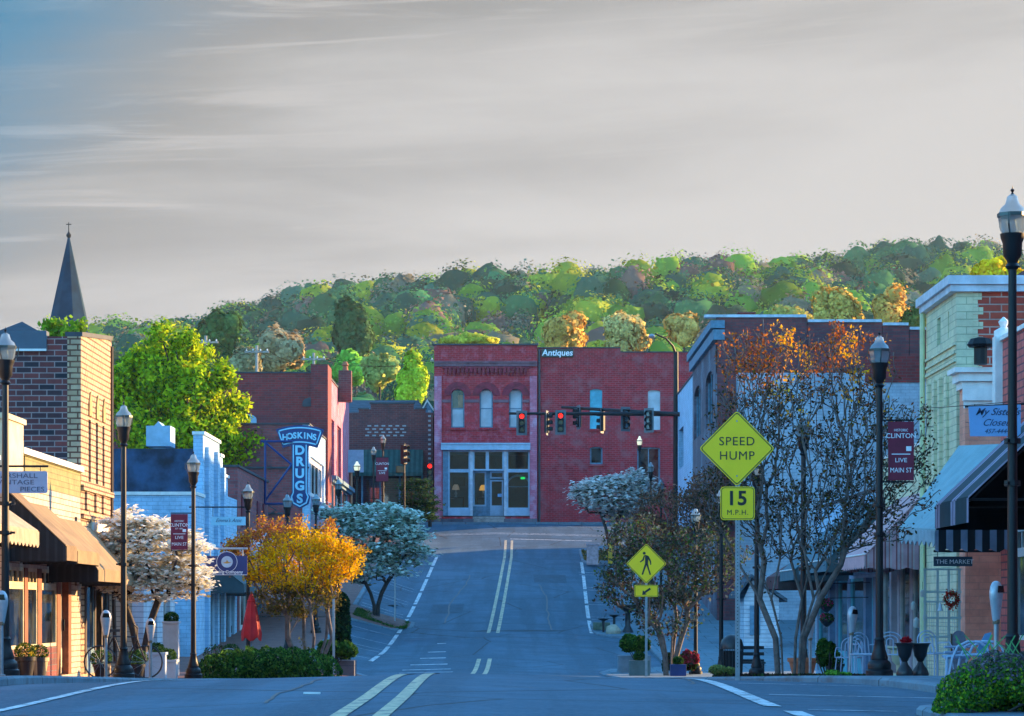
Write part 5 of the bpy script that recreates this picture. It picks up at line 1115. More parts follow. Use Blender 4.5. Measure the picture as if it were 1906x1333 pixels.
ps(mb, [(545,917),(547,917),(544,925),(547,935),(558,941),(569,935),(572,925),(569,917),(571,917),(575,925),(571,937),(558,944),(545,937),(541,925)], .004, .02); mb.build('neon_outline', PB, t)
for i, ch in enumerate('DRUGS'): text(ch, .48, (at(558,Yd), Yd-.03, zt([839,860,882,905,929][i],Yd)), PB, t, bold=.02, sx=1.05, ext=.01)
for i, ch in enumerate('HOSKINS'):
    a = -.255+.085*i; r_ = 109; text(ch, .32, (at(558+r_*math.sin(a),Yd), Yd-.03, zt(920-r_*math.cos(a),Yd)), PB, t, bold=.012, ext=.01, sx=.95)
mb = MB()
for p, q in (((492,822),(545,822)),((492,822),(543,865)),((543,865),(492,935)),((486,938),(543,938)),((494,822),(494,940)),((486,822),(494,822))): mb.tube([(at(p[0],Yd),Yd-.1,zt(p[1],Yd)),(at(q[0],Yd),Yd-.1,zt(q[1],Yd))], .045)
mb.build('lattice_bracket', NB, t)

# ---------------------------------------------------------------- traffic lights
mk = thing('signal_mast', (at(1258,146), 146, S(146)), 'tall black signal mast with a long arm and a curved light on top', 'signal mast')
X0 = at(1258,146); MB().lathe([(.22,S(146)-.1),(.22,S(146)+.3),(.17,S(146)+.35),(.13,zt(655,146))], 12, (X0,146,0)).build('mast', M_BLACK, mk, True)
ar = MB().tube([(X0,145.95,zt(771,146)),(at(947,145.9),145.9,zt(770,146))], [.13,.07], 10).build('arm', M_BLACK, mk, True)
MB().tube([(X0,146,zt(660,146)),(at(1252,146),145.8,zt(645,146)),(at(1238,146),145.4,zt(632,146)),(at(1218,146),145,zt(625,146))], [.07,.06,.05,.045], 8).build('light_arm', M_BLACK, mk, True)
MB().lathe([(.02,.16),(.14,.12),(.2,.02),(.16,-.06),(.05,-.1)], 12, (at(1213,145),145,zt(627,145))).build('street_light_head', M_GREYM, mk, True)
m2 = thing('signal_mast', (at(1392,141), 141, S(141)), 'second black signal mast hidden behind the bare tree with an arm pointing away', 'signal mast')
MB().lathe([(.22,S(141)-.1),(.2,S(141)+.3),(.13,zt(740,141))], 12, (at(1392,141),141,0)).build('mast', M_BLACK, m2, True)
MB().tube([(at(1392,141),141,zt(779,141)),(at(1046,150),150,zt(758,150))], [.15,.08], 10).build('arm', M_BLACK, m2, True)
L_RED = emit('red_signal_light', (1,.012,.004), .55); L_OFF = plain('unlit_lens', (.12,.20,.24), .15, .2, 5); L_AMB = plain('unlit_amber_lens', (.08,.055,.015), .2)
def signal(x, y, ztop, ang, label, lit=None, grp='traffic signal heads at the junction', plate_=True, s_=1.0):
    t = thing('traffic_signal', (x, y, ztop), label, 'traffic light', grp); t.rotation_euler.z = 0
    def loc(mb):                                 # rotate about the head's own axis
        c, s2 = math.cos(ang), math.sin(ang); mb.v = [(x+((a-x)*c-(q-y)*s2)*s_, y+((a-x)*s2+(q-y)*c)*s_, ztop+(h_-ztop)*s_) for a, q, h_ in mb.v]; return mb
    loc(MB().box(x-.17,x+.17,y-.1,y+.12,ztop-1.07,ztop)).build('housing', M_BLACK, t, bevel=.02)
    if plate_: loc(MB().box(x-.29,x+.29,y-.02,y-.005,ztop-1.2,ztop+.13)).build('backplate', plain('grey_backplate', (.10,.13,.15), .5), t)
    for k in range(3):
        zz = ztop-.185-.35*k
        loc(MB().lathe([(.125,-.125),(.13,-.10)], 16, (x,y,zz), ax='Y')).build('lens', L_RED if lit == k else (L_AMB if k and lit is not None else L_OFF), t)
        mb = MB(); A = np.linspace(-.5, math.pi+.5, 13)
        for a, c in zip(A, A[1:]): mb.slab([(x+.145*math.cos(a),y-.1,zz+.145*math.sin(a)),(x+.145*math.cos(c),y-.1,zz+.145*math.sin(c)),(x+.145*math.cos(c),y-.30,zz+.145*math.sin(c)),(x+.145*math.cos(a),y-.30,zz+.145*math.sin(a))], (0,0,.008))
        loc(mb).build('visor', M_BLACK, t)
    MB().box(x-.03,x+.03,y-.03+.1,y+.15,ztop-.1,ztop+.1).build('hanger', M_BLACK, t)
    return t
signal(at(971,145.7), 145.7, zt(769,145.7), .05, 'traffic light showing red at the tip of the long arm', 0)
signal(at(1018,145.7), 145.7, zt(769,145.7), 1.35, 'traffic light seen side on between the two red ones')
signal(at(1043.5,145.7), 145.7, zt(768,145.7), -.03, 'traffic light showing red, second from the arm tip', 0)
signal(at(1077,149), 149, zt(759,149), -1.25, 'side-on traffic light at the far tip of the second arm')
signal(at(1121,148), 148, zt(766,148), -1.9, 'traffic light turned away in front of the cyan window')
signal(at(1164,146.5), 146.5, zt(762,146.5), .45, 'unlit traffic light facing half left, right of the cyan window')
signal(at(1208,145), 145, zt(764,145), -.5, 'unlit traffic light at the edge of the bare tree')
def psig(px, Yq, py, ang, lab, lit, label2):
    x = at(px, Yq); t = thing('signal_post', (x+.05, Yq+.25, SL(x,Yq)), label2, 'post'); MB().lathe([(.12,S(Yq)-.1),(.12,S(Yq)+.3),(.06,S(Yq)+.35),(.05,zt(py-3,Yq))], 10, (x,Yq+.32,0)).build('pole', M_BLACK, t, True); MB().lathe([(.07,zt(py-3,Yq)),(.02,zt(py-6,Yq))], 10, (x,Yq+.32,0)).build('cap', M_BLACK, t)
    return signal(x, Yq, zt(py,Yq), ang, lab, lit, plate_=False)
psig(752, 147.5, 828, 1.0, 'pole mounted traffic light turned right before the cafe awning', None, 'black signal post before the cafe awning')
psig(800, 158, 862, 0, 'pole mounted red light beside the antiques store corner', 0, 'black signal post at the corner of the cafe and antiques store')
psig(1271, 150, 882, 0, 'red traffic light glowing low through the bare branches', 0, 'black signal post behind the bare branches')
x = at(745,147.5); t = thing('walk_signal', (x,147.2,zt(865,147.2)), 'black pedestrian walk signal box under the turned traffic light', 'walk signal'); MB().box(x-.25,x+.25,147.3,147.6,zt(880,147),zt(866,147)).build('housing', M_BLACK, t, bevel=.02); MB().box(x-.2,x+.2,147.28,147.297,zt(879,147),zt(867,147)).build('screen', L_AMB, t)

# utility poles on the far side and wires
def upole(px, Yq, top, base, lab, wd=.16):
    x = at(px,Yq); t = thing('utility_pole', (x,Yq,zt(base,Yq)), lab, 'utility pole', 'utility poles behind the roofs'); z = zt(top,Yq)
    MB().lathe([(wd,3),(wd*.75,z)], 8, (x,Yq,0)).build('pole', plain('weathered_pole', (.36,.33,.30), .8), t); MB().box(x-1.0,x+1.0,Yq-.08,Yq+.08,z-.6,z-.45).build('crossarm', plain('weathered_pole', (.36,.33,.3)), t)
    mb = MB()
    for q in (-.85,-.3,.3,.85): mb.lathe([(.05,z-.45),(.07,z-.36),(.03,z-.28)], 8, (x+q,Yq,0))
    mb.build('insulator', M_WHITE, t); return (x, Yq, z-.3)
pp = [upole(163,210,657,760,'utility pole left of the bright green tree'),upole(383,215,625,760,'tall utility pole just right of the bright green tree'),upole(478,220,643,760,'utility pole with a white box above the red roof'),upole(584,225,657,760,'utility pole right of centre above the red roof'),upole(822,235,660,760,'utility pole hidden behind the antiques roof')]
for a, c in zip(pp, pp[1:]):
    for k in (-.8, 0, .8):
        t = tag(MB().tube([(a[0]+k+(c[0]-a[0])*f, a[1]+(c[1]-a[1])*f, a[2]+(c[2]-a[2])*f-3.2*f*(1-f)) for f in np.linspace(0,1,9)], .016, 4).build('power_line', plain('wire_black', (.01,.01,.012), 1, .1, 3, spec=0)), 'power line sagging between the utility poles behind the roofs', 'wire', 'power lines behind the roofs')
t = tag(MB().tube([(XR-.05,52,zt(757,52)),(7.6,50,zt(760,50)),(7.4,46,zt(758,46)),(8.05,42.5,zt(747,42.5))], .008, 4).tube([(8.02,47.5,3.3),(8.1,44,2.9)], .006, 4).build('overhead_wire', M_BLACK), 'thin black wire sagging across the mint tower front', 'wire')

# church
b = thing('church', (at(128,260), 262, 6), 'distant church with a tall dark slate spire and cross at left', 'church')
Xc = at(128,260); hw = 1.56
MB().box(Xc-1.75,Xc+1.75,258.3,261.8,3,zt(627,260)).build('tower', B_BROWN, b)
z0, z1 = zt(627,260), zt(440,260)
mb = MB(); mb.lathe([(2.6,z0),(2.1,z0+.5),(1.95,z0+1.1),(.08,z1)], 8, (Xc,260,0)); mb.build('spire', plain('dark_slate', (.008,.04,.07), .85, .3, .6, spec=.15), b)
mb = MB(); mb.lathe([(.06,z1-.2),(.22,z1-.05),(.25,z1+.15),(.07,z1+.4),(.04,z1+.6)], 8, (Xc,260,0)); mb.build('finial', M_BLACK, b)
mb = MB(); mb.box(Xc-.04,Xc+.04,259.96,260.04,z1+.5,zt(414,260)); mb.box(Xc-.26,Xc-.041,259.96,260.04,zt(418.5,260),zt(417,260)); mb.box(Xc+.041,Xc+.26,259.96,260.04,zt(418.5,260),zt(417,260)); mb.build('cross', M_BLACK, b)
MB().box(Xc-14,Xc-1.8,258,272,3,16).build('nave', B_BROWN, b); mb = MB(); mb.slab([(Xc-14.3,257.5,16),(Xc-1.9,257.5,16),(Xc-8,257.5,22)], (0,15,0)); mb.build('roof', M_SHING, b)
# ---------------------------------------------------------------- vegetation
LEAF = leafmat('leaf', .35)
def cards(P, size, flat=0.0, aspect=.55, normals=None, jit=.6, jitter=.35):
    n = len(P); nrm = rng.normal(size=(n,3)) if normals is None else normals + rng.normal(size=(n,3))*jit
    nrm[:, 2] = nrm[:, 2] + np.sign(nrm[:, 2]+1e-6)*flat*2.2; nrm /= np.linalg.norm(nrm, axis=1, keepdims=True)+1e-9
    r = rng.normal(size=(n,3)); u = np.cross(nrm, r); u /= np.linalg.norm(u, axis=1, keepdims=True)+1e-9; v = np.cross(nrm, u)
    s = np.atleast_1d(size)*(1+jitter*rng.uniform(-1,1,n)); s = s[:, None]
    V = np.stack([P-u*s, P-v*s*aspect, P+u*s, P+v*s*aspect], 1).reshape(-1,3)
    return V, np.arange(4*n).reshape(n,4)
def palette(n, cols, w, var=.25):
    c = np.array(cols)[rng.choice(len(cols), n, p=np.array(w)/sum(w))]; return np.clip(c*(1+var*rng.uniform(-1,1,(n,1))), 0, 1)
def cardobj(name, P, size, C, parent=None, vn=None, **kw):
    V, F_ = cards(P, size, **kw); return np_mesh(name, V, F_, LEAF, parent, np.repeat(C, 4, 0), vn=None if vn is None else np.repeat(vn, 4, 0))
def in_blobs(blobs, n, shell_=0.0):
    """random points in a set of ellipsoids (x,y,z,rx,ry,rz); shell_ pushes them outwards"""
    b = np.array(blobs, float); w = (b[:,3]*b[:,4]*b[:,5])**.72; k = rng.choice(len(b), n, p=w/w.sum()); d = rng.normal(size=(n,3)); d /= np.linalg.norm(d, axis=1, keepdims=True)
    r = rng.uniform(0, 1, n)**(1/3); r = shell_ + (1-shell_)*r if shell_ else r
    return b[k,:3] + d*r[:,None]*b[k,3:6]
def skeleton(att, stems, bf=.35):
    """greedy tree: each point joins the nearest branch, preferring short ways to the root"""
    nodes = []; par = []; plen = []
    for st in stems:
        p_ = -1
        for q in st:
            nodes.append(np.array(q, float)); plen.append(0 if p_ < 0 else plen[p_]+np.linalg.norm(nodes[-1]-nodes[p_])); par.append(p_); p_ = len(nodes)-1
    att = np.array(att); n = len(att); best = np.full(n, 1e9); bp = np.zeros(n, int); done = np.zeros(n, bool)
    def upd(i):
        c = np.linalg.norm(att-nodes[i], axis=1) + bf*plen[i]; m_ = (c < best) & ~done; best[m_] = c[m_]; bp[m_] = i
    for i in range(len(nodes)): 
        if par[i] >= 0 or len(stems[0]) == 1: upd(i)
    for _ in range(n):
        k = int(np.argmin(np.where(done, 1e9, best))); done[k] = True
        a, c = nodes[bp[k]], att[k]; L = np.linalg.norm(c-a); m_ = max(1, int(L/.5)); p_ = int(bp[k])
        for i in range(1, m_+1):
            f = i/m_; q = a+(c-a)*f; q[2] += .10*L*math.sin(math.pi*f)*.6 if m_ > 1 else 0
            nodes.append(q); plen.append(plen[p_]+np.linalg.norm(q-nodes[p_])); par.append(p_); p_ = len(nodes)-1; upd(p_)
    nodes = np.array(nodes); par = np.array(par); cnt = np.zeros(len(nodes)); 
    r = np.zeros(len(nodes)); leafn = np.ones(len(nodes), bool); leafn[par[par >= 0]] = False
    for i in range(len(nodes)-1, -1, -1):
        if leafn[i]: r[i] = 1
        else: r[i] = max(r[i], 0)**(1/2.2) if r[i] else 1
        if par[i] >= 0: r[par[i]] += r[i]**2.2
    return nodes, par, r, leafn
def limbs(name, nodes, par, r, rt, tip, mat, parent, n=5, loc=None):
    """tapered branches; rt = radius at the thickest point"""
    rr = np.maximum(tip, rt*(r/r.max())**1.0); i = np.where(par >= 0)[0]; a, b_ = nodes[par[i]], nodes[i]; ra, rb = rr[i], rr[i]
    ra = np.minimum(rr[par[i]], rr[i]*1.35); d = b_-a; L = np.linalg.norm(d, axis=1, keepdims=True); d = d/(L+1e-9)
    ref = np.where(np.abs(d[:, 2:3]) < .9, np.array([[0,0,1.]]), np.array([[1.,0,0]])); u = np.cross(d, ref); u /= np.linalg.norm(u, axis=1, keepdims=True); v = np.cross(d, u)
    V = []
    for (c, q) in ((a, ra), (b_ + d*rb[:, None]*.3, rb)):
        for k in range(n): t_ = 2*math.pi*k/n; V.append(c + (u*math.cos(t_)+v*math.sin(t_))*q[:, None])
    V = np.stack(V, 1); m_ = len(i); V = V.reshape(-1, 3); base = (np.arange(m_)*2*n)[:, None]
    F_ = np.concatenate([base+np.array([[k, (k+1) % n, n+(k+1) % n, n+k]]) for k in range(n)])
    return np_mesh(name, V - np.array(loc or (0,0,0)), F_, mat, parent, smooth=True)
def tree(name, label, base, stems, blobs, natt, nleaf, lsize, cols, w, cat='tree', spread=.25, rt=.1, tip=.006, bark=None, flat=0., group=None, bf=.35, top=None, aspect=.55, shell_=0.3, kidname='crown', flatpts=None, crownn=False):
    t = thing(name, base, label, cat, group); L = base; bark = bark or M_BARK
    att = in_blobs(blobs, natt, shell_)
    if flatpts: att[:, 2] = np.round(att[:, 2]/flatpts)*flatpts + rng.normal(size=natt)*flatpts*.12
    nodes, par, r, leafn = skeleton(att, stems, bf)
    o = limbs('trunk', nodes, par, r, rt, tip, bark, t, loc=L)
    tips = np.where(r <= np.percentile(r, 70))[0]; k = rng.choice(tips, nleaf); pp_ = np.clip(par[k], 0, None); f = rng.uniform(0, 1, (nleaf, 1))
    sp = np.array([spread, spread, spread*(.35 if flat else 1)])
    P = nodes[k]*(1-f)+nodes[pp_]*f + rng.normal(size=(nleaf,3))*sp
    C = palette(nleaf, cols, w)
    if top is not None: C = top(P, C)
    vn = None
    nk = {}
    if crownn:
        bb = np.array(blobs); dd = (P[:, None]-bb[None, :, :3])/bb[None, :, 3:6]; j_ = np.argmin((dd**2).sum(2), 1); vn = dd[np.arange(len(P)), j_]; vn = vn/np.linalg.norm(vn, axis=1, keepdims=True)+rng.normal(size=vn.shape)*.6; nk = dict(normals=vn.copy(), jit=.5)
    cardobj(kidname, P-np.array(L), lsize, C, t, vn=vn, flat=flat, aspect=aspect, **nk)
    return t
def stemset(bx_, by_, bz, n, h0, spr, r0=.12):
    out = []
    for i in range(n):
        a = 2*math.pi*i/n + rng.uniform(-.3,.3); c, s_ = math.cos(a), math.sin(a)
        out.append([(bx_+r0*c, by_+r0*s_, bz-.15), (bx_+r0*c*1.3, by_+r0*s_*1.3, bz+h0*.35), (bx_+(r0*1.5+spr*.35)*c, by_+(r0*1.5+spr*.35)*s_, bz+h0*.7), (bx_+(r0+spr)*c, by_+(r0+spr)*s_, bz+h0)])
    return out
def blob(px, py, Yq, rx, ry, rd=None, dy=0):
    k = Yq/F_PX; return (at(px, Yq), Yq+dy, zt(py, Yq), rx*k, (rd if rd else rx)*k, ry*k)
# bare vase shaped tree with a few leaves, sunlight at the very top painted into their colour
Yt = 41.5; bxx = at(1470, Yt); bz = S(Yt)
BL = [blob(1335, 940, Yt, 40, 60, 35), blob(1560, 650, Yt, 40, 60, 30), blob(1430, 640, Yt, 50, 50, 30), blob(1630, 970, Yt, 75, 50, 45), blob(1705, 860, Yt, 40, 30, 25), blob(1500, 850, Yt, 185, 215, 110), blob(1395, 800, Yt, 90, 130, 70), blob(1620, 850, Yt, 95, 130, 70), blob(1470, 690, Yt, 95, 85, 60), blob(1600, 680, Yt, 70, 85, 50), blob(1385, 660, Yt, 60, 50, 40), blob(1520, 970, Yt, 140, 70, 80), blob(1690, 800, Yt, 55, 60, 30), blob(1350, 900, Yt, 50, 80, 40), blob(1700, 900, Yt, 50, 60, 30)]
DK = [(.07,.06,.025), (.13,.045,.02), (.04,.04,.025), (.16,.11,.02)]
def painted_sun_top(P, C):
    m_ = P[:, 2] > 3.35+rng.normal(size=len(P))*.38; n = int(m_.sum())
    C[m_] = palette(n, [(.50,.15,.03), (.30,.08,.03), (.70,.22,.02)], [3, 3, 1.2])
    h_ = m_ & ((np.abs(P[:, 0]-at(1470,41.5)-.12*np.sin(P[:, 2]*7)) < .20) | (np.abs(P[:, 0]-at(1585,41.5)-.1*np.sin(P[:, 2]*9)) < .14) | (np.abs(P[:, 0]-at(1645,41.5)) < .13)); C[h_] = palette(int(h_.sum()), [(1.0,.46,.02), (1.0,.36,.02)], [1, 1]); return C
tree('crape_myrtle', 'bare vase shaped tree with sunlight painted orange on its top leaves, right of the speed hump sign', (bxx, Yt, bz), stemset(bxx, Yt, bz, 6, 1.75, .62, .17), BL, 3300, 10000, .029, DK, [3,2,2,1], spread=.05, rt=.052, tip=.0072, bf=.62, top=painted_sun_top, shell_=.15)
# brown pink twiggy tree and grey green one left of it
Yt = 72.5; bxx = at(1247, Yt); bz = S(Yt)
tree('crape_myrtle', 'grey green multi stemmed tree behind the pedestrian sign', (bxx, Yt, bz), stemset(bxx, Yt, bz, 5, 1.5, .35, .13), [blob(1235,1065,Yt,115,70,70), blob(1180,1010,Yt,60,50,40), blob(1310,1040,Yt,80,70,50), blob(1150,1090,Yt,35,45,30), blob(1235,1140,Yt,70,45,40)], 620, 9000, .05,
     [(.05,.07,.05), (.14,.16,.14), (.08,.14,.03), (.07,.04,.035)], [4,2,2,2], spread=.12, rt=.075, tip=.005, bf=.5)
Yt = 104; bxx = at(1285, Yt); bz = S(Yt)
tree('crape_myrtle', 'rusty pink twiggy tree left of the 15 mph plate', (bxx, Yt, bz), stemset(bxx, Yt, bz, 5, 1.8, .5, .15), [blob(1265,965,Yt,95,60,60), blob(1220,1010,Yt,70,45,40), blob(1320,930,Yt,55,60,40)], 520, 9000, .062,
     [(.22,.085,.05), (.30,.14,.09), (.12,.06,.05), (.10,.08,.04)], [4,3,3,2], spread=.16, rt=.08, tip=.007, bf=.5)
# golden tree
Yt = 66; bxx = at(577, Yt); bz = S(Yt)
YB_ = [blob(565,1055,Yt,98,55,75), blob(505,1055,Yt,50,32,40), blob(630,1050,Yt,50,35,40), blob(570,1010,Yt,70,30,45), blob(570,1110,Yt,80,38,50)]
for i_ in range(34):
    a_ = math.pi*(.02+.96*i_/33); cc_, ss_ = math.cos(a_), math.sin(a_); l_ = rng.uniform(.80,1.12); YB_.append(blob(558+cc_*125*l_, 1065-ss_*85*l_, Yt, 5+12*abs(cc_), 5+14*ss_, 12, dy=rng.uniform(-.6,.6)))
YB_ = [(b_[0]-.20,)+tuple(b_[1:]) for b_ in YB_]
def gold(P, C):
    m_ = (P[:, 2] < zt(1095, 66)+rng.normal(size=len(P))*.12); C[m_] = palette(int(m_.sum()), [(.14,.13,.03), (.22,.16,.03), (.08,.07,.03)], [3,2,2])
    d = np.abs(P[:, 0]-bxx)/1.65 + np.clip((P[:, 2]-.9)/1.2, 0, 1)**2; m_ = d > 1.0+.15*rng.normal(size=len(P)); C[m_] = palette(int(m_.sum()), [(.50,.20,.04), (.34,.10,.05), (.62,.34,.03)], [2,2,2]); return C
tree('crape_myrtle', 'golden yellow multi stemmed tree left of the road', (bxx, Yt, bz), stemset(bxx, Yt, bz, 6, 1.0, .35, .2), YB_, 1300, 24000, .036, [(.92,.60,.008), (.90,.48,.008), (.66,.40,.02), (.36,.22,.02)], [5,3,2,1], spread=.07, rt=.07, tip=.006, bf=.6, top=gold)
# dogwoods with layered blossom
CREAM = [(.98,.95,.88), (.95,.88,.74), (.85,.82,.72), (.35,.32,.15)]; SHADEW = [(.86,.92,.84), (.72,.82,.74), (.46,.56,.46), (.12,.18,.10)]  # second set: white blossom with the bluish cast of shade put into it
def dogwood(label, px, Yt, by, blobs, nl, ls, cols, w, rt=.085, n=2, natt=420, fp=.28):
    x = at(px, Yt); bz = SL(x, Yt); h = zt(by, Yt)-bz
    return tree('dogwood', label, (x, Yt, bz), stemset(x, Yt, bz, n, h, .35, .06), blobs, natt, nl, ls, cols, w, spread=ls*2.4, rt=rt, tip=.006, bark=M_DBARK, flat=1.0, aspect=.8, bf=.3, shell_=.5, flatpts=fp)
dogwood('cream white flowering dogwood between the second and third lamps from the left', 262, 61, 1120, [blob(285,1030,61,92,62,60), blob(240,1000,61,50,45,40), blob(330,1075,61,60,35,40), blob(270,1085,61,75,25,45), blob(225,1050,61,40,50,30)], 17000, .062, CREAM, [5,4,3,.4])
dogwood('white dogwood coloured as in shade standing on the grassy island', 700, 103.3, 1085, [blob(700,1000,103.3,85,50,60), blob(745,1015,103.3,55,55,45), blob(655,960,103.3,60,22,40), blob(700,962,103.3,75,25,50), blob(690,1055,103.3,60,28,45)], 13000, .095, SHADEW, [3,4,3,2])
dogwood('white flowering dogwood at the far right kerb before the antiques side wall', 1137, 133, 965, [blob(1140,925,133,68,38,50), blob(1100,915,133,35,18,30), blob(1180,905,133,35,25,30)], 8000, .115, [(.88,.80,.74), (.75,.74,.72), (.50,.50,.46), (.14,.16,.10)], [4,4,2,1.5])
Yt = 152; x = at(775, Yt); tree('small_tree', 'small dark green layered tree before the cafe', (x, Yt, S(Yt)), stemset(x, Yt, S(Yt), 1, 1.0, .1, .02), [blob(775,925,Yt,34,38,30), blob(790,950,Yt,28,20,25), blob(755,955,Yt,25,14,22)], 260, 5000, .10, [(.05,.12,.04),(.03,.07,.04),(.09,.16,.05)], [3,3,1.5], spread=.22, rt=.09, tip=.01, bark=M_DBARK, flat=.8, flatpts=.4)
# bright green maple behind the navy wall
Yt = 125; x = at(335, Yt)
MBL = [blob(px_*.93+24+rng.uniform(-12,12), py_*.90+86+rng.uniform(-10,10), Yt, rng.uniform(14,26), rng.uniform(12,22), 20, dy=rng.uniform(-1.2,1.2)) for px_, py_ in ((215,690),(232,665),(262,640),(285,622),(305,605),(338,612),(365,640),(392,668),(420,690),(432,722),(440,760),(450,790),(468,822),(455,850),(420,850),(380,790),(300,720),(340,760),(250,740),(390,730),(285,680),(350,690))]
tree('maple', 'large bright yellow green tree rising behind the navy wall', (x, Yt, 1.2), [[(x,Yt,1.0),(x,Yt,4.0),(x+.2,Yt,6.5)]], [blob(292,712,Yt,36,48,50), blob(350,755,Yt,60,58,65), blob(250,785,Yt,42,60,50), blob(405,810,Yt,38,40,45), blob(330,815,Yt,90,40,70), blob(330,680,Yt,28,34,35), blob(225,730,Yt,20,38,30)]+MBL, 1000, 42000, .115,
     [(.42,.56,.02), (.62,.68,.02), (.20,.36,.02), (.07,.16,.02)], [4,4,2.5,1.8], spread=.20, rt=.28, tip=.02, bark=M_DBARK, shell_=.55, crownn=True)
Yt = 76; x = at(128, Yt); tree('young_tree', 'twiggy green treetop peeking over the tan building before the spire', (x, Yt, -1.8), [[(x,Yt,-1.9),(x,Yt,3),(x,Yt,5.5)]], [blob(105,610,Yt,18,12,14), blob(146,612,Yt,16,14,14), blob(125,625,Yt,35,10,25)], 60, 1300, .085, [(.26,.42,.03),(.16,.30,.03)], [3,2], spread=.10, rt=.08, tip=.012)
# solid looking garden plants
def shrub(name, label, blobs, n, ls, cols, w, base, cat='shrub', group=None, top=None, core=(.03,.06,.02)):
    t = thing(name, base, label, cat, group); P = in_blobs(blobs, n, .78); c = np.array(blobs)[:, :3].mean(0); nr = (P-c); nr /= np.linalg.norm(nr, axis=1, keepdims=True)+1e-9
    P = P + nr*0.08*np.sin(P[:, :1]*19+P[:, 2:]*13)*np.array(blobs)[:, 3].mean(); C = palette(n, cols, w)
    if top is not None: C = top(P, C)
    gz_ = base[2]; P[:, 2] = np.maximum(P[:, 2], gz_+.01+.03*rng.uniform(0,1,n)); cardobj('foliage', P-np.array(base), ls, C, t, normals=nr, jit=.7, aspect=.65)
    mb = MB(); 
    for k in range(7): a = k*.9; mb.tube([(base[0]+.03*math.cos(a), base[1]+.03*math.sin(a), gz_-.05), tuple(np.array(blobs[k % len(blobs)][:3])+np.array([.15*math.cos(a), .15*math.sin(a), 0]))], .012, 5)
    mb.build('stem', M_DBARK, t); return t
GR = [(.06,.15,.03), (.03,.09,.02), (.12,.24,.04), (.02,.05,.02)]
k = 60.5/F_PX
shrub('hedge', 'low rounded green hedge at the left of the road crest', [(at(p,60.5+dy), 60.5+dy, S(60.5)+.22, .62, .7, .42+hh) for p, dy, hh in ((430,.6,0),(465,.2,.06),(500,.5,.08),(540,.1,.06),(570,.6,.02),(412,-.2,-.08),(585,0,-.06))], 15000, .038, GR, [4,3,3,2], (at(490,60.5), 60.5, S(60.5)), cat='hedge')
shrub('cypress', 'dark green columnar cypress beside the golden tree', [(at(637,71), 71, S(71)+.55+.33*i, .24-.02*abs(i-1.5), .3, .34) for i in range(5)], 5000, .05, [(.02,.06,.025),(.01,.03,.015),(.05,.11,.03)], [3,3,1], (at(637,71), 71, S(71)), cat='cypress')
for px, Yq, py, rx, ry, lab, cols in ((628,69.5,1208,38,16,'dark leafy shrub spilling over the stone planter',GR),(1183,76,1197,28,16,'leafy shrub in the grey planter box left of the crossing sign post',GR),(1265,74,1235,32,20,'dark shrub at the foot of the grey green tree',[(.02,.04,.02),(.06,.10,.03),(.12,.03,.03)]),
      (1540,44,1215,20,26,'dark round shrub beside the terracotta pot',GR),(1215,131,985,32,18,'orange yellow shrub under the far dogwood',[(.62,.30,.03),(.45,.2,.05),(.25,.12,.08)]),(1265,125,1000,30,22,'rusty shrub further right under the far dogwood',[(.26,.11,.07),(.16,.08,.06)]),
      (1345,44,1247,26,7,'pale yellow ground plants by the sign post',[(.32,.34,.10),(.2,.24,.08)]),(1560,37,1255,24,6,'bright green low plants before the leaning meter',[(.20,.48,.06),(.05,.14,.03)]),(1285,73,1225,16,14,'pink flowering plant beside the small lamp pole',[(.4,.05,.08),(.05,.09,.03)])):
    x = at(px,Yq); kk = Yq/F_PX; zc = zt(py,Yq); bz = min(zc-ry*kk*.6, S(Yq)+.4) if Yq > 50 else S(Yq)
    shrub('shrub', lab, [(x-.4*rx*kk, Yq, zc, rx*kk*.6, rx*kk*.6, ry*kk), (x+.4*rx*kk, Yq+.1, zc-.03, rx*kk*.6, rx*kk*.6, ry*kk*.9)], 1800, max(.022, Yq*.0008), cols, [3,2,1,1][:len(cols)], (x, Yq, bz))
def purple_top(P, C):
    m_ = P[:, 2] > -.52+.08*rng.normal(size=len(P)); C[m_] = palette(int(m_.sum()), [(.20,.16,.20),(.12,.12,.12),(.10,.16,.06)], [3,2,2]); return C
Yq = 22; kk = Yq/F_PX
shrub('shrub', 'large glossy shrub with purplish tips in the bottom right corner', [(at(p,Yq+dy), Yq+dy, zt(q,Yq), rr_*kk, rr_*kk, rz_*kk) for p, q, rr_, rz_, dy in ((1800,1290,52,50,0),(1850,1265,60,50,.1),(1900,1260,60,48,0),(1825,1300,70,45,.3),(1880,1285,70,55,.3),(1960,1280,70,60,.1),(1770,1318,38,30,-.1))], 26000, .017, [(.08,.24,.03),(.28,.42,.03),(.04,.11,.03),(.12,.17,.08)], [4,3,2.5,1.5], (at(1850,Yq), Yq, S(Yq)), top=purple_top)
P = np.array([[at(1800,Yq)+a*.5, Yq+.2, zt(1230,Yq)] for a in rng.uniform(0,1,14)]); bl_ = MB()
for i, p in enumerate(P):
    a = rng.uniform(-.25,.25); q = p+np.array([a*.8, .05, .14+.08*rng.uniform()]); e = q+np.array([a*1.2+.02, .05, .0-.05*abs(a)]); w_ = .006
    bl_.poly([(p[0]-w_,p[1],p[2]),(p[0]+w_,p[1],p[2]),(q[0]+w_,q[1],q[2]),(q[0]-w_,q[1],q[2])]).poly([(q[0]-w_,q[1],q[2]),(q[0]+w_,q[1],q[2]),tuple(e)])
tag(bl_.build('grass_tuft', plain('grass_blade', (.06,.28,.08), .6)), 'long green grass blades standing out of the corner shrub', 'grass tuft')
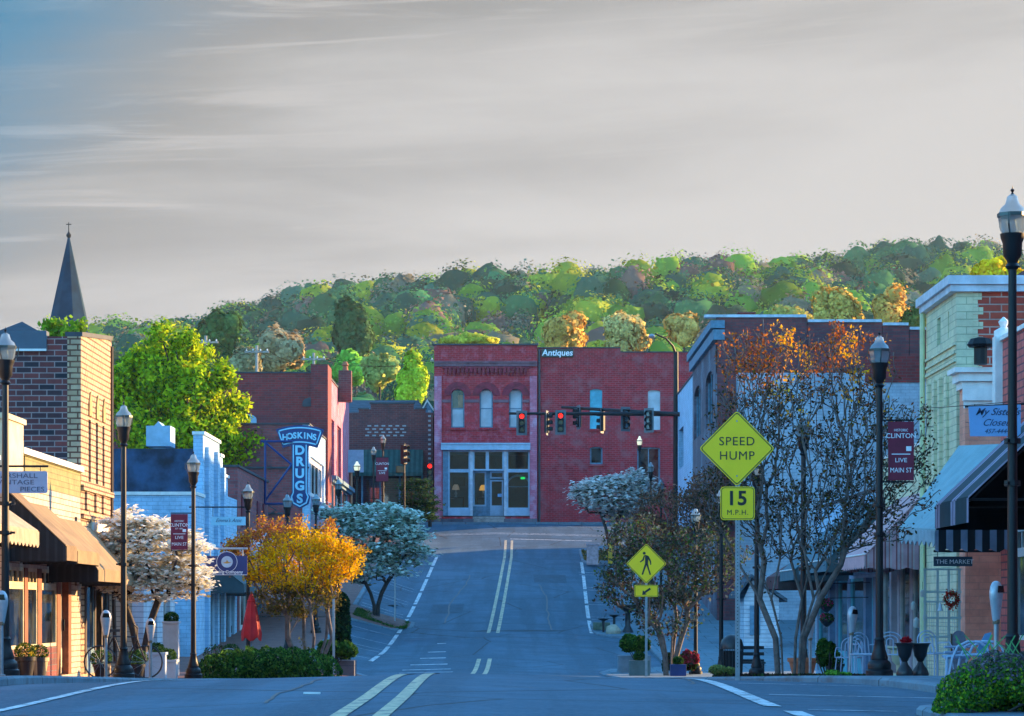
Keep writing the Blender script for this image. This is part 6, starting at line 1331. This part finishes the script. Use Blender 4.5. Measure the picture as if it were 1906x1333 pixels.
# island turf and mulch
def turf(lab, x0, x1, y0, y1, n, cols, ls=.05):
    P = np.stack([rng.uniform(x0,x1,n), rng.uniform(y0,y1,n), np.zeros(n)], 1); P[:, 2] = [SL(a, b)+.03 for a, b in P[:, :2]]; o = cardobj('grass', P, ls, palette(n, cols, [1]*len(cols)), None); o['kind'] = 'stuff'; o['label'] = lab; o['category'] = 'grass'
turf('green grass on the left kerb island', -6.0, -4.0, 101.5, 104.2, 3500, [(.05,.12,.03),(.09,.15,.04)], .06)
turf('dark mulch and weeds under the bare tree', 3.3, 5.2, 38.5, 44.5, 5000, [(.035,.022,.018),(.06,.035,.025),(.05,.09,.03)], .035)
turf('weeds on the far right kerb island', 3.6, 5.5, 133, 140, 1500, [(.25,.16,.05),(.08,.10,.04)], .07)

# ---------------------------------------------------------------- wooded hill
PAL = [((.035,.12,.07), 5.0), ((.055,.18,.07), 4), ((.19,.32,.04), 3.2), ((.34,.38,.04), 2.0), ((.24,.21,.13), 2.6), ((.20,.13,.10), 1.2), ((.035,.09,.05), 2.0)]
def crowns(cx_, cy_, cz_, R_, H_, cols, nper, cs, cv=.13, nj=.12):
    n = len(cx_); lob = rng.normal(size=(n, 7, 3)); lob[:, :, 2] = np.abs(lob[:, :, 2])*.8; lob /= np.linalg.norm(lob, axis=2, keepdims=True)
    t_ = np.repeat(np.arange(n), nper); m_ = len(t_); d = rng.normal(size=(m_,3)); d[:, 2] = d[:, 2]*.9+.25; d /= np.linalg.norm(d, axis=1, keepdims=True)
    dots = np.einsum('ij,ikj->ik', d, lob[t_]); bump = np.clip(dots, 0, 1)**5; bump = bump.max(1)
    rad = (.72+.38*bump)*(1-.25*rng.uniform(0,1,m_)**2)*(1+(.22 if nj > .3 else .07)*(rng.uniform(0,1,m_) > .90)*rng.uniform(0,1,m_))
    P = np.stack([cx_[t_]+d[:,0]*rad*R_[t_], cy_[t_]+d[:,1]*rad*R_[t_], cz_[t_]+d[:,2]*rad*H_[t_]], 1)
    C = cols[t_]*(1+cv*rng.uniform(-1,1,(m_,1))); V, F_ = cards(P, cs[t_]*rng.uniform(.7,1.2,m_), normals=d, jit=.30, aspect=.75); return V, F_, np.repeat(np.clip(C,0,1), 4, 0), np.repeat(d+.55*(d-.5*lob[t_, dots.argmax(1)])*0+.5*lob[t_, dots.argmax(1)]+rng.normal(size=d.shape)*nj, 4, 0)
def cores(cx_, cy_, cz_, R_, H_, cols, k=.80, nu=14, nv=9):
    """closed lumpy inner masses so that a crown is not see-through"""
    n = len(cx_); th = np.linspace(0, 2*np.pi, nu, endpoint=False); ph = np.linspace(.12, np.pi-.12, nv); T, Pp = np.meshgrid(th, ph)
    d = np.stack([np.cos(T)*np.sin(Pp), np.sin(T)*np.sin(Pp), np.cos(Pp)], -1).reshape(-1,3); m_ = len(d)
    w_ = rng.normal(size=(n,3,3))*3.4; f_ = rng.uniform(0,6.28,(n,3)); b_ = 1+.11*np.sin(np.einsum('md,nkd->nmk', d, w_)+f_[:, None]).sum(2)
    V = np.stack([cx_[:,None]+d[None,:,0]*b_*k*R_[:,None], cy_[:,None]+d[None,:,1]*b_*k*R_[:,None], cz_[:,None]+d[None,:,2]*b_*k*H_[:,None]], -1).reshape(-1,3)
    q = np.array([[j*nu+i, (j+1)*nu+i, (j+1)*nu+(i+1)%nu, j*nu+(i+1)%nu] for j in range(nv-1) for i in range(nu)]); F_ = (q[None]+(np.arange(n)*m_)[:,None,None]).reshape(-1,4)
    return V, F_, np.repeat(np.clip(cols,0,1), m_, 0)*.9, np.tile(d, (n,1))
def joinm(a, b_):
    return np.concatenate([a[0], b_[0]]), np.concatenate([a[1], b_[1]+len(a[0])]), np.concatenate([a[2], b_[2]]), np.concatenate([a[3], b_[3]])
pts = []
yy = 262.0
while yy < 860:
    sp = 5.6+yy*.0035; half_l = (CX+160)*yy/F_PX; half_r = (1906-CX+160)*yy/F_PX
    for xx in np.arange(-half_l, half_r, sp): pts.append((xx+rng.uniform(-.45,.45)*sp, yy+rng.uniform(-.4,.4)*sp))
    yy += sp*(1.05 if yy < 700 else .8)
pts = np.array(pts); z = hill(pts[:,0], pts[:,1]); n = len(pts)
R_ = rng.uniform(3.0,6.4,n)*(.82+pts[:,1]/2600); H_ = R_*rng.uniform(.85,1.25,n)
patch = np.sin(pts[:,0]*.045+1.3)+np.sin(pts[:,1]*.03+pts[:,0]*.02)+np.sin(pts[:,0]*.11)*.6
w_ = np.array([b_ for a, b_ in PAL]); ci = np.array([rng.choice(len(PAL), p=(lambda q: q/q.sum())(w_*np.array([1,1,1+.9*max(p_,0),1+1.2*max(p_,0),1,1,1+max(-p_,0)]))) for p_ in patch])
cols = np.array([a for a, b_ in PAL])[ci]*(1+.18*rng.normal(size=(n,1)))
V, F_, C, VN = joinm(crowns(pts[:,0], pts[:,1], z+R_*1.1+1.5, R_*.96, H_*.96, cols, 300, np.full(n, .26)*(.75+pts[:,1]/900), .24, .22), cores(pts[:,0], pts[:,1], z+R_*1.1+1.5, R_, H_, cols, .66))
o = np_mesh('forest', V, F_, leafmat('forest_leaf', .18), None, C, vn=VN); o['kind'] = 'stuff'; o['label'] = 'spring woodland covering the hill'; o['category'] = 'forest'
print('forest trees', n, 'faces', len(F_))
def bigtree(name, label, px, py, Yq, rx, ry, col, nper=900, cs=.7, dark=None, kidney=1, trunkcol=None, flat=0):
    kk = Yq/F_PX; py += .55*ry; ry *= 1.55; x, z0 = at(px,Yq), zt(py,Yq); gz_ = float(hill(x, Yq)) if Yq > 230 else 5.5; gz_ = min(gz_, z0-ry*kk-1)
    t = thing(name, (x, Yq, gz_), label, 'tree', None); q = np.array
    nb = 15; off = rng.normal(size=(nb,3)); off *= (.60*rng.uniform(.35,1,(nb,1)))/np.linalg.norm(off, axis=1, keepdims=True); off[:, 2] = off[:, 2]*.95+.05; off[0] = 0; sc = rng.uniform(.34,.56,nb); sc[0] = .62
    V, F_, C, VN = crowns(x+off[:,0]*rx*kk, Yq+off[:,1]*rx*kk, z0+off[:,2]*ry*kk, rx*kk*sc, ry*kk*sc*.95, q(col)[None]*(1+.16*rng.normal(size=(nb,1))), int(nper*.9), np.full(nb, cs*.6), .28, .38)
    np_mesh('crown', V-q([x,Yq,gz_]), F_, leafmat('forest_leaf'), t, C, vn=VN)
    MB().tube([(x,Yq,gz_-1),(x+.1,Yq,z0-ry*kk*.4),(x,Yq,z0+ry*kk*.5)], [rx*kk*.07,rx*kk*.05,rx*kk*.02], 8).build('trunk', M_DBARK, t, True); return t
bigtree('pine_tree', 'big dark pine standing out on the slope above the red roof', 660, 604, 330, 58, 58, (.06,.12,.045), 1300, .5)
bigtree('pine_tree', 'dark spreading pine above the utility poles at left', 408, 612, 320, 48, 40, (.06,.14,.04), 1100, .5)
bigtree('bare_tree', 'pale tan tree left of the big dark pine', 522, 640, 330, 62, 42, (.46,.36,.20), 800, .5)
bigtree('green_tree', 'mid green tree below the big dark pine', 650, 678, 262, 48, 28, (.20,.48,.06), 600, .4)
bigtree('poplar_tree', 'bright yellow green tree just left of the antiques store', 770, 690, 205, 42, 48, (.46,.60,.04), 1300, .24)
bigtree('green_tree', 'olive green tree between the pine and the bright tree', 705, 680, 250, 38, 34, (.34,.38,.10), 700, .35)
bigtree('bare_tree', 'greyish tan tree at left below the ridge', 455, 665, 280, 42, 40, (.36,.32,.16), 700, .4)
for px, py, rx, ry, lab, Yq, c_ in ((1052,608,50,36,'round golden tree above the antiques sign',300,(.70,.42,.10)),(1165,600,58,42,'wide pale golden tree left of the street light arm',290,(.62,.46,.16)),(1272,606,36,26,'small golden tree at the left corner of the tall brick block',290,(.70,.44,.12)),
       (1562,570,56,42,'tall golden tree above the bare tree crown',300,(.66,.46,.10)),(1660,572,48,44,'orange golden tree left of the mint tower',300,(.72,.42,.09)),(1470,592,50,24,'low yellow green tree above the brick block roof',280,(.62,.50,.12)),(1700,600,30,40,'dark bushy tree touching the mint tower',200,(.10,.13,.03)),(870,632,60,12,'yellow green bush line above the antiques cornice',250,(.65,.60,.07)),
       (1860,497,62,30,'golden leafy tree behind the mint tower roof',190,(.95,.62,.02))):
    bigtree('golden_tree', lab, px, py, Yq, rx, ry, c_, 750, .0013*Yq)
# ---------------------------------------------------------------- small street things
M_TERRA = plain('terracotta', (.42,.13,.06)); M_IRON = plain('black_iron', (.015,.016,.02), .4, .3, 6); M_BW = plain('box_white', (.50,.56,.62), .6, .12, 4)
def plantball(t, x, y, z, r, cols, n=700, ls=.03, name='foliage', flowers=None):
    P = in_blobs([(x,y,z,r,r,r*.8)], n, .6); C = palette(n, cols, [3,2,1][:len(cols)])
    if flowers:
        m_ = rng.uniform(0,1,n) < .25; C[m_] = palette(int(m_.sum()), flowers, [1]*len(flowers))
    cardobj(name, P-np.array(t.location), ls, C, t)
GP = [(.05,.12,.03),(.02,.06,.02),(.10,.18,.04)]
# red parasol
Yq = 66; x = at(468,Yq); z0 = S(Yq); t = thing('parasol', (x,Yq,z0), 'closed red parasol behind the hedge', 'parasol')
MB().tube([(x,Yq,z0),(x,Yq,zt(1103,Yq))], .022, 8).build('pole', plain('grey_pole', (.12,.2,.26), .5), t)
za, zb = zt(1190,Yq), zt(1106,Yq); mb = MB(); n = 24; prof = [(.0,.21),(.12,.225),(.45,.165),(.78,.105),(.92,.06),(1,.03)]
for f, r_ in prof:
    for k in range(n):
        a = 2*math.pi*k/n; rr_ = r_*(1+.16*math.cos(a*8)*(1-f*.6)); mb.v.append((x+rr_*math.cos(a), Yq+rr_*math.sin(a), za+(zb-za)*f - (.05*math.cos(a*4) if f == 0 else 0)))
for i in range(len(prof)-1):
    for k in range(n): l = (k+1) % n; mb.f.append((i*n+k, i*n+l, (i+1)*n+l, (i+1)*n+k))
mb.f.append(tuple(range(5*n, 6*n))); mb.build('canopy', plain('red_canvas', (.55,.012,.02), .7, .2, 3), t, True)
MB().lathe([(.09,zb-.2),(.105,zb-.17),(.09,zb-.14)], 12, (x,Yq,0)).build('tie_band', plain('red_canvas', (.5,0,0)), t); MB().lathe([(.03,zb-.02),(.035,zb+.03),(.01,zb+.07)], 8, (x,Yq,0)).build('finial', M_WOOD, t)
MB().lathe([(.24,z0),(.24,z0+.06),(.05,z0+.1)], 14, (x,Yq,0)).build('base', M_IRON, t)
# barrel planter
Yq = 69; x = at(495,Yq); z0 = S(Yq); t = thing('barrel_planter', (x,Yq,z0), 'weathered half barrel right of the red parasol', 'planter'); MB().lathe([(.26,z0),(.32,z0+.2),(.33,z0+.38),(.29,z0+.52)], 20, (x,Yq,0)).build('barrel', striped('barrel_staves', [((.24,.19,.15),5),((.09,.07,.06),1)], .09, 'x'), t, True)
for h in (.1,.42): MB().lathe([(.325,z0+h),(.335,z0+h+.04)], 20, (x,Yq,0)).build('hoop', M_IRON, t)
# planters
def boxplanter(px, py0, Yq, w_, h_, lab, ball=None, d=None, mat=None, trim=True, fl=None):
    x = at(px,Yq); z0 = SL(x,Yq); d = d or w_; t = thing('planter_box', (x,Yq,z0), lab, 'planter', None); mb = MB(); mb.slab([(x-w_/2,Yq-d/2,z0),(x+w_/2,Yq-d/2,z0),(x+w_/2,Yq-d/2,z0+h_),(x-w_/2,Yq-d/2,z0+h_)], (0,d,0)); mb.build('box', mat or M_BW, t, bevel=.01)
    if trim:
        mb = MB(); mb.box(x-w_/2-.03,x+w_/2+.03,Yq-d/2-.03,Yq+d/2+.03,z0+h_,z0+h_+.05); mb.box(x-w_/2-.015,x-w_/2+.05,Yq-d/2-.015,Yq-d/2-.002,z0,z0+h_-.002); mb.box(x+w_/2-.05,x+w_/2+.015,Yq-d/2-.015,Yq-d/2-.002,z0,z0+h_-.002); mb.build('trim', M_BW, t)
    if ball: plantball(t, x, Yq, z0+h_+ball*.7, ball, GP, flowers=fl)
    return t
boxplanter(291,0,57.5,.40,.52,'pale blue planter box with a dark bush right of the small parking meter',.17); boxplanter(312,0,60,.40,.38,'short white planter box on the brick pavement',.2); boxplanter(319,0,64,.34,1.25,'tall narrow white planter column with a dark topiary ball',.18)
boxplanter(626,0,70.3,1.0,.42,'dark stone planter under the cypress',None,1.0,M_STONE,False); boxplanter(1180,0,76.5,.92,.50,'grey blue concrete planter box left of the crossing sign',None,.9,plain('blue_grey_concrete',(.16,.22,.27),.8,.2,3),False); boxplanter(1190,0,72.3,.55,.42,'green grey low planter at the foot of the crossing sign',.16,.5,plain('green_grey_planter',(.10,.15,.15),.8),False)
boxplanter(1262,0,71.5,.42,.32,'dark blue glazed planter under the grey green tree',.14,.4,plain('blue_glaze',(.02,.04,.16),.3),False)
def pot(px, Yq, r, h_, lab, mat, ball, fl=None, x=None):
    x = at(px,Yq) if x is None else x; z0 = SL(x,Yq); t = thing('flower_pot', (x,Yq,z0), lab, 'flower pot'); MB().lathe([(r*.62,z0),(r*.9,z0+h_*.8),(r,z0+h_*.82),(r*1.02,z0+h_),(r*.85,z0+h_),(r*.8,z0+h_*.9)], 18, (x,Yq,0)).build('pot', mat, t, True)
    if ball: plantball(t, x, Yq, z0+h_+ball*.5, ball, GP, flowers=fl, ls=.025)
    return t
MP1 = striped('cream_dark_pot', [((.05,.05,.05),2),((.50,.42,.22),1)], .22, 'x')
pot(47,50,.20,.42,'dark pot with yellow green plant at the far left shopfront',M_IRON,.20,[(.6,.45,.05)]); pot(72,52,.20,.42,'dark pot with pale edges and pink flowers by the first wooden post',MP1,.19,[(.55,.3,.35),(.6,.5,.1)])
pot(1494,46,.26,.36,'wide terracotta pot behind the tree trunks',M_TERRA,None); pot(1553,52,.2,.3,'small dark pot by the blue shopfront',M_IRON,.18)
# hanging baskets
for px, Yq, py, lab in ((1538,60,1128,'upper hanging basket with pink flowers'),(1539,60.3,1155,'lower hanging basket with magenta flowers')):
    x = at(px,Yq); z = zt(py,Yq); t = thing('hanging_basket', (x,Yq,z), lab, 'flower basket'); MB().lathe([(.04,z-.14),(.13,z-.05),(.15,z)], 14, (x,Yq,0)).build('basket', M_IRON, t); plantball(t, x, Yq, z+.04, .16, GP, 500, .03, flowers=[(.6,.05,.2),(.5,.03,.15)]); MB().tube([(x,Yq,z),(x,Yq,z+.5)], .005, 4).tube([(x,Yq,z+.5),(8.0,Yq,z+.52)], .01, 5).build('hook', M_IRON, t)
# iron urns
for i, (px, lab) in enumerate(((1684,'left black iron urn right of the lamp base, with red flowers'),(1713,'right black iron urn beside its twin'))):
    Yq = 36.8+i*.2; x = at(px,Yq); z0 = S(Yq)+.01; t = thing('iron_urn', (x,Yq,z0), lab, 'urn', 'pair of black iron urns')
    MB().lathe([(.11,z0),(.12,z0+.03),(.10,z0+.09),(.05,z0+.16),(.035,z0+.20),(.06,z0+.23)], 16, (x,Yq,0)).build('foot', M_IRON, t, True); MB().lathe([(.05,z0+.23),(.085,z0+.28),(.10,z0+.38),(.125,z0+.44),(.155,z0+.455),(.13,z0+.46)], 16, (x,Yq,0)).build('bowl', M_IRON, t, True)
    if i == 0: plantball(t, x+.02, Yq, z0+.48, .06, [(.5,.02,.03)], 90, .045)
# big cream urn on blue pedestal
Yq = 48; x = at(1675,Yq); z0 = S(Yq); t = thing('cream_urn', (x,Yq,z0), 'cream coloured urn with a wide flat rim behind the lamp', 'urn'); MB().lathe([(.14,z0),(.14,z0+.05),(.06,z0+.1),(.07,z0+.25),(.14,z0+.32),(.165,z0+.52),(.25,z0+.56),(.25,z0+.585)], 18, (x,Yq,0)).build('urn', plain('cream_glaze',(.45,.46,.30),.5,.1), t, True)
# fountain on the right island
Yq = 99.8; x = at(1166,Yq); z0 = S(Yq); t = thing('fountain', (x,Yq,z0), 'dark tiered fountain bowls on the right kerb island', 'fountain')
MB().lathe([(.22,z0),(.18,z0+.1),(.10,z0+.25),(.10,z0+.72),(.16,z0+.8),(.46,z0+1.0),(.46,z0+1.04),(.1,z0+.95)], 18, (x+.05,Yq,0)).build('bowl', M_IRON, t, True); MB().lathe([(.05,z0),(.05,z0+.55),(.2,z0+.64),(.2,z0+.66)], 14, (x-.46,Yq-.1,0)).build('small_bowl', M_IRON, t, True); MB().lathe([(.04,z0),(.05,z0+.42),(.22,z0+.5),(.22,z0+.52)], 14, (x-.85,Yq+.1,0)).build('small_bowl', M_IRON, t, True)
x = at(1141,99.2); mb = MB(); mb.lathe([(.28,S(99)+.0),(.30,S(99)+.12),(.22,S(99)+.28),(.08,S(99)+.36)], 12, (x,99.2,0)); mb.v = [(a*1+.04*math.sin(c*20), b_, c) for a, b_, c in mb.v]; tag(mb.build('boulder', plain('tan_stone',(.42,.36,.27),.9,.3,4,bump=.6), None, True), 'pale rounded boulder at the front of the right island', 'boulder')
x = at(1120,101); tag(MB().box(x-.32,x+.3,100.6,101.6,S(101),S(101)+.28).build('stone_trough', plain('mossy_stone',(.14,.17,.12),.9,.4,5)), 'mossy stone trough at the tip of the right island', 'trough')
# litter bin
Yq = 63.5; x = at(1362,Yq); z0 = S(Yq); t = thing('litter_bin', (x,Yq,z0), 'black domed litter bin behind the speed sign post', 'litter bin')
mb = MB()
for k in range(20): a = 2*math.pi*k/20; mb.tube([(x+.24*math.cos(a),Yq+.24*math.sin(a),z0+.04),(x+.27*math.cos(a),Yq+.27*math.sin(a),z0+.72)], .014, 4)
mb.build('slat_body', M_IRON, t); MB().lathe([(.22,z0+.05),(.24,z0+.66)], 16, (x,Yq,0)).build('liner', M_BLACK, t); MB().lathe([(.28,z0+.7),(.28,z0+.78),(.24,z0+.92),(.12,z0+1.02),(.03,z0+1.05)], 18, (x,Yq,0)).build('lid', M_IRON, t, True)
Yq = 64.5; x = at(1385,Yq); z0 = S(Yq); t = thing('metal_bench', (x,Yq,z0), 'black metal bench beside the domed litter bin', 'bench'); 
for dz in (.38, .55, .7): MB().box(x-.3,x+.5,Yq+.2,Yq+.23,z0+dz,z0+dz+.08).build('backrest', M_IRON, t)
MB().box(x-.3,x+.5,Yq-.2,Yq+.18,z0+.36,z0+.40).build('seat', M_IRON, t)
for a in (-.27,.45): MB().box(x+a-.02,x+a+.02,Yq-.18,Yq+.22,z0,z0+.355).build('leg', M_IRON, t)
# white wire chairs, bench and table by the shops
M_WW = plain('pale_wire', (.34,.44,.58), .5, .1)
def wire_chair(px, Yq, lab, s_=1., mat=None, rz=0):
    mat = mat or M_WW; x = at(px,Yq); z0 = S(Yq); t = thing('wire_chair', (x,Yq,z0), lab, 'chair', 'pale wire garden chairs'); c, q = math.cos(rz), math.sin(rz); T = lambda a, b_, d: (x+(a*c-b_*q)*s_, Yq+(a*q+b_*c)*s_, z0+d*s_)
    mb = MB(); A = np.linspace(0, math.pi, 11)
    for w_ in (.22,.14,.06): mb.tube([T(-w_,.2,.4)]+[T(-w_*math.cos(a),.24,.62+.16*w_/.22*math.sin(a)+.04) for a in A]+[T(w_,.2,.4)], .011*s_, 5)
    mb.build('backrest', mat, t); mb = MB()
    for b_ in np.linspace(-.2,.2,6): mb.tube([T(-.22,b_,.42),T(.22,b_,.42)], .010*s_, 5)
    mb.tube([T(-.22,-.2,.42),T(-.22,.2,.42)], .014*s_, 5); mb.tube([T(.22,-.2,.42),T(.22,.2,.42)], .014*s_, 5); mb.build('seat', mat, t)
    for a, b_ in ((-.2,-.18),(.2,-.18),(-.2,.18),(.2,.18)): MB().tube([T(a,b_,.42),T(a*1.2,b_*1.2,0)], .012*s_, 5).build('leg', mat, t)
    for a in (-.23,.23): MB().tube([T(a,.2,.6),T(a,-.1,.62),T(a,-.2,.5),T(a,-.2,.42)], .011*s_, 5).build('armrest', mat, t)
wire_chair(1612,41.5,'pale wire chair just left of the lamp base',.85,None,.5); wire_chair(1580,43,'pale wire chair behind the leaning meter',.8,None,-.4); wire_chair(1655,41,'pale wire chair hidden partly by the lamp post',.85,None,-.2); wire_chair(1742,38,'pale wire chair right of the iron urns',.8,None,.6)
Yq = 30; t = thing('curved_bench', (at(1800,Yq),Yq,S(Yq)), 'pale blue bench with hooped arms before the close right lamp', 'bench'); z0 = S(Yq); T = lambda p, q, d=0: (at(p,Yq), Yq+d, zt(q,Yq))
mb = MB()
for q in (1204, 1214, 1224): mb.tube([T(1755,q,-.1),T(1808,q,.1)], .014, 5)
for d in (-.15,-.05,.05,.15): mb.tube([T(1757,1222,d),T(1850,1216,d)], .014, 5)
mb.build('seat', M_WW, t)
for p, d in ((1765,-.2),(1782,-.1),(1800,.05)): MB().tube([T(p-8,1275,d),T(p+2,1225,d),T(p+12,1203,d),T(p+30,1194,d),T(p+52,1195,d),T(p+66,1204,d),T(p+72,1222,d)], .015, 6).build('arm_hoop', M_WW, t)
MB().slab([T(1822,1210,.15),T(1838,1180,.15),T(1850,1177,.15),T(1842,1225,.15),T(1826,1235,.15)], (0,.02,0)).build('back_plate', plain('bright_blue_metal',(.12,.3,.5),.35), t)
for p, d in ((1757,-.2),(1770,.2),(1845,-.15)): MB().tube([T(p,1222,d),T(p-3,1285,d)], .014, 5).build('leg', M_WW, t)
Yq = 40.2; x = at(1588,Yq); z0 = S(Yq); t = thing('garden_table', (x,Yq,z0), 'low white garden table left of the lamp base', 'table'); MB().box(x-.02,x+.42,Yq-.2,Yq+.2,z0+.34,z0+.36).build('tabletop', M_WW, t)
for a, b_ in ((0,-.18),(.4,-.18),(0,.18),(.4,.18)): MB().tube([(x+a,Yq+b_,z0),(x+a,Yq+b_,z0+.34)], .012, 5).build('leg', M_WW, t)
# white lattice trellis and display pieces in front of the right shop
Yq = 42.5; M_LAT = plain('pale_lattice', (.40,.44,.42), .6, .15)
x0, x1 = at(1722,Yq), at(1786,Yq); z0 = S(Yq); t = thing('lattice_screen', ((x0+x1)/2,Yq,z0), 'pale lattice screen of square openings under the striped awning side', 'trellis'); ztop_ = zt(1060,Yq)
mb = MB()
for p in (x0, x0+.2, x1-.17, x1): mb.box(p-.018,p+.018,Yq,Yq+.03,z0,ztop_)
mb.build('upright', M_LAT, t); mb = MB()
for zz in (ztop_, zt(1102,Yq), zt(1120,Yq), zt(1150,Yq), zt(1185,Yq), zt(1215,Yq)): mb.box(x0-.03,x1+.03,Yq-.012,Yq-.001,zz-.015,zz+.015)
mb.build('crossbar', M_LAT, t); mb = MB()
for i in range(16): a = x0+(x1-x0)*i/15; mb.box(a-.003,a+.003,Yq+.031,Yq+.036,z0+.05,zt(1120,Yq))
for i in range(14): zz = z0+.1+.06*i; mb.box(x0,x1,Yq+.037,Yq+.042,zz-.003,zz+.003)
mb.build('wire_grid', M_LAT, t)
x = at(1771,41.8); z = zt(1116,41.8); t = thing('flower_wreath', (x,41.8,z), 'red flower wreath on the lattice screen', 'wreath'); P = np.array([[.085*math.cos(a),0,.10*math.sin(a)] for a in rng.uniform(0,6.28,500)])+rng.normal(size=(500,3))*.025; cardobj('flower', P, .02, palette(500, [(.5,.03,.02),(.35,.05,.03),(.08,.12,.04)], [3,2,1]), t); MB().tube([(x+.085*math.cos(a),41.83,z+.10*math.sin(a)) for a in np.linspace(0,6.28,16)], .01, 4).build('ring', M_DARKWOOD, t)
x = at(1750,41.9); z = zt(1130,41.9); t = tag(MB().lathe([(.005,z+.06),(.02,z+.05),(.03,z-.02),(.045,z-.06)], 12, (x,41.9,0)).build('bell', M_BW, None, True), 'small pale bell hanging on the lattice screen', 'bell')
x = at(1785,40.5); z0 = S(40.5); t = thing('headboard', (x,40.5,z0), 'grey arched wooden headboard leaning at the right shopfront', 'headboard'); mb = MB(); w_ = .10; pts = [(-w_,0),(w_,0),(w_,.62)]+[(w_*math.cos(a),.62+.09*math.sin(a)) for a in np.linspace(.1,3.04,9)]+[(-w_,.62)]; mb.slab([(x+a,40.5,z0+c) for a, c in pts], (0,.03,0)); mb.build('panel', plain('grey_wood',(.16,.15,.19),.8,.3,6), t)
MB().box(x-w_-.02,x-w_-.001,40.49,40.54,z0,z0+.66).build('stile', M_DARKWOOD, t)
for px, Yq, py, lab, r_ in ((1700,43.5,1128,'pale lantern hanging left of the lattice screen',.04),(1717,43,1105,'second pale lantern above the first left of the lattice',.035),(1706,44,1160,'cream jar on the shelf left of the lattice',.05),(1722,43.2,1150,'small blue jar at the lattice corner',.035)):
    x = at(px,Yq); z = zt(py,Yq); t = thing('garden_ornament', (x,Yq,z), lab, 'ornament'); MB().lathe([(r_*.7,z-r_*1.6),(r_,z-r_),(r_,z+r_),(r_*.5,z+r_*1.6),(.004,z+r_*2)], 10, (x,Yq,0)).build('body', M_LAT, t, True); MB().tube([(x,Yq,z+r_*2),(x,Yq,z+r_*2+.12)], .004, 4).build('hook', M_IRON, t)
# bicycle leaning behind the second lamp
Yq = 50; x = at(222,Yq); z0 = S(Yq); t = thing('bicycle', (x,Yq,z0), 'old dark bicycle frame parked behind the second lamp base', 'bicycle')
def wheel(cx_): 
    mb = MB(); A = np.linspace(0, 2*math.pi, 25); mb.tube([(cx_+.3*math.cos(a),Yq,z0+.32+.3*math.sin(a)) for a in A], .016, 5); o = mb.build('wheel', M_IRON, t); mb = MB()
    for a in A[:-1:2]: mb.tube([(cx_,Yq,z0+.32),(cx_+.29*math.cos(a),Yq,z0+.32+.29*math.sin(a))], .003, 3)
    mb.build('spokes', M_GREYM, o)
wheel(x-.35); wheel(x+.5)
MB().tube([(x-.35,Yq,z0+.32),(x-.1,Yq,z0+.8),(x+.32,Yq,z0+.78),(x+.5,Yq,z0+.32)], .018, 6).tube([(x-.1,Yq,z0+.8),(x+.08,Yq,z0+.3),(x+.34,Yq,z0+.72)], .018, 6).tube([(x-.35,Yq,z0+.32),(x+.08,Yq,z0+.3)], .012, 5).build('frame', M_IRON, t)
MB().box(x-.22,x+.02,Yq-.05,Yq+.05,z0+.88,z0+.93).build('saddle', M_IRON, t); MB().tube([(x+.3,Yq-.22,z0+1.02),(x+.34,Yq,z0+.96),(x+.3,Yq+.22,z0+1.02)], .014, 5).tube([(x+.34,Yq,z0+.96),(x+.33,Yq,z0+.76)], .014, 5).build('handlebar', M_IRON, t)
for px, lab in ((188,'first leafy tub by the tan building entrance'),(255,'dark leafy tub right of the second lamp base')): pot(px, 53.5, .17, .3, lab, M_IRON, .22)
# merchandise by the stepped building and pink rack
pot(402, 70, .3, .25, 'tub of reddish brown plants before the stepped white building', M_IRON, .34, [(.25,.06,.05),(.2,.1,.08)]); pot(430, 74, .2, .3, 'fern tub beside the stepped white building', M_IRON, .26)
wire_chair(425, 69, 'pale chair beside the reddish plant tub', .9)
x = at(409,70); # small cushion crate
tag(MB().box(x-.16,x+.16,66.5,66.8,S(66.5),S(66.5)+.3).build('wooden_crate', plain('orange_wood',(.30,.12,.05),.7)), 'small orange brown crate left of the red parasol', 'crate')
# cafe tables
for px, lab in ((690,'first white cafe table left before the cafe'),(706,'second white cafe table before the cafe')):
    Yq = 162.8; x = at(px,Yq); z0 = 5.22; t = thing('cafe_table', (x,Yq,z0), lab, 'table', 'white cafe tables'); MB().box(x-.38,x+.38,Yq-.35,Yq+.35,z0+.95,z0+1.0).build('tabletop', M_WHITE, t)
    for a in (-.3,.3): MB().box(x+a-.1,x+a+.1,Yq-.3,Yq+.3,z0,z0+.95).build('leg', M_WHITE, t)
Yq = 131.5; x = at(1137,Yq); z0 = S(Yq); t = thing('yellow_bollard', (x,Yq,z0), 'yellow post under the far right dogwood', 'bollard'); MB().lathe([(.14,z0),(.14,z0+.95),(.1,z0+1.02),(.02,z0+1.05)], 14, (x,Yq,0)).build('post', plain('yellow_paint',(.70,.42,.02),.5), t, True)
x = at(1103,131); z0 = S(131); t = thing('pink_pedestal', (x,131,z0), 'pale pinkish pedestal left of the yellow post', 'pedestal'); MB().box(x-.28,x+.28,130.8,131.3,z0,z0+.95).box(x-.34,x+.34,130.75,131.35,z0+.95,z0+1.03).build('pedestal', plain('pale_pink_stone',(.42,.30,.32),.8,.3,6), t)
# road reflectors and gutter debris
tag(MB().box(at(580,26)-.08,at(580,26)+.08,26,26.1,rl(-1.9,26)+.002,rl(-1.9,26)+.02).build('road_stud', M_WHITE), 'white reflective stud on the near road', 'road stud')
for o in D.objects:
    if '_o' in o: del o['_o']
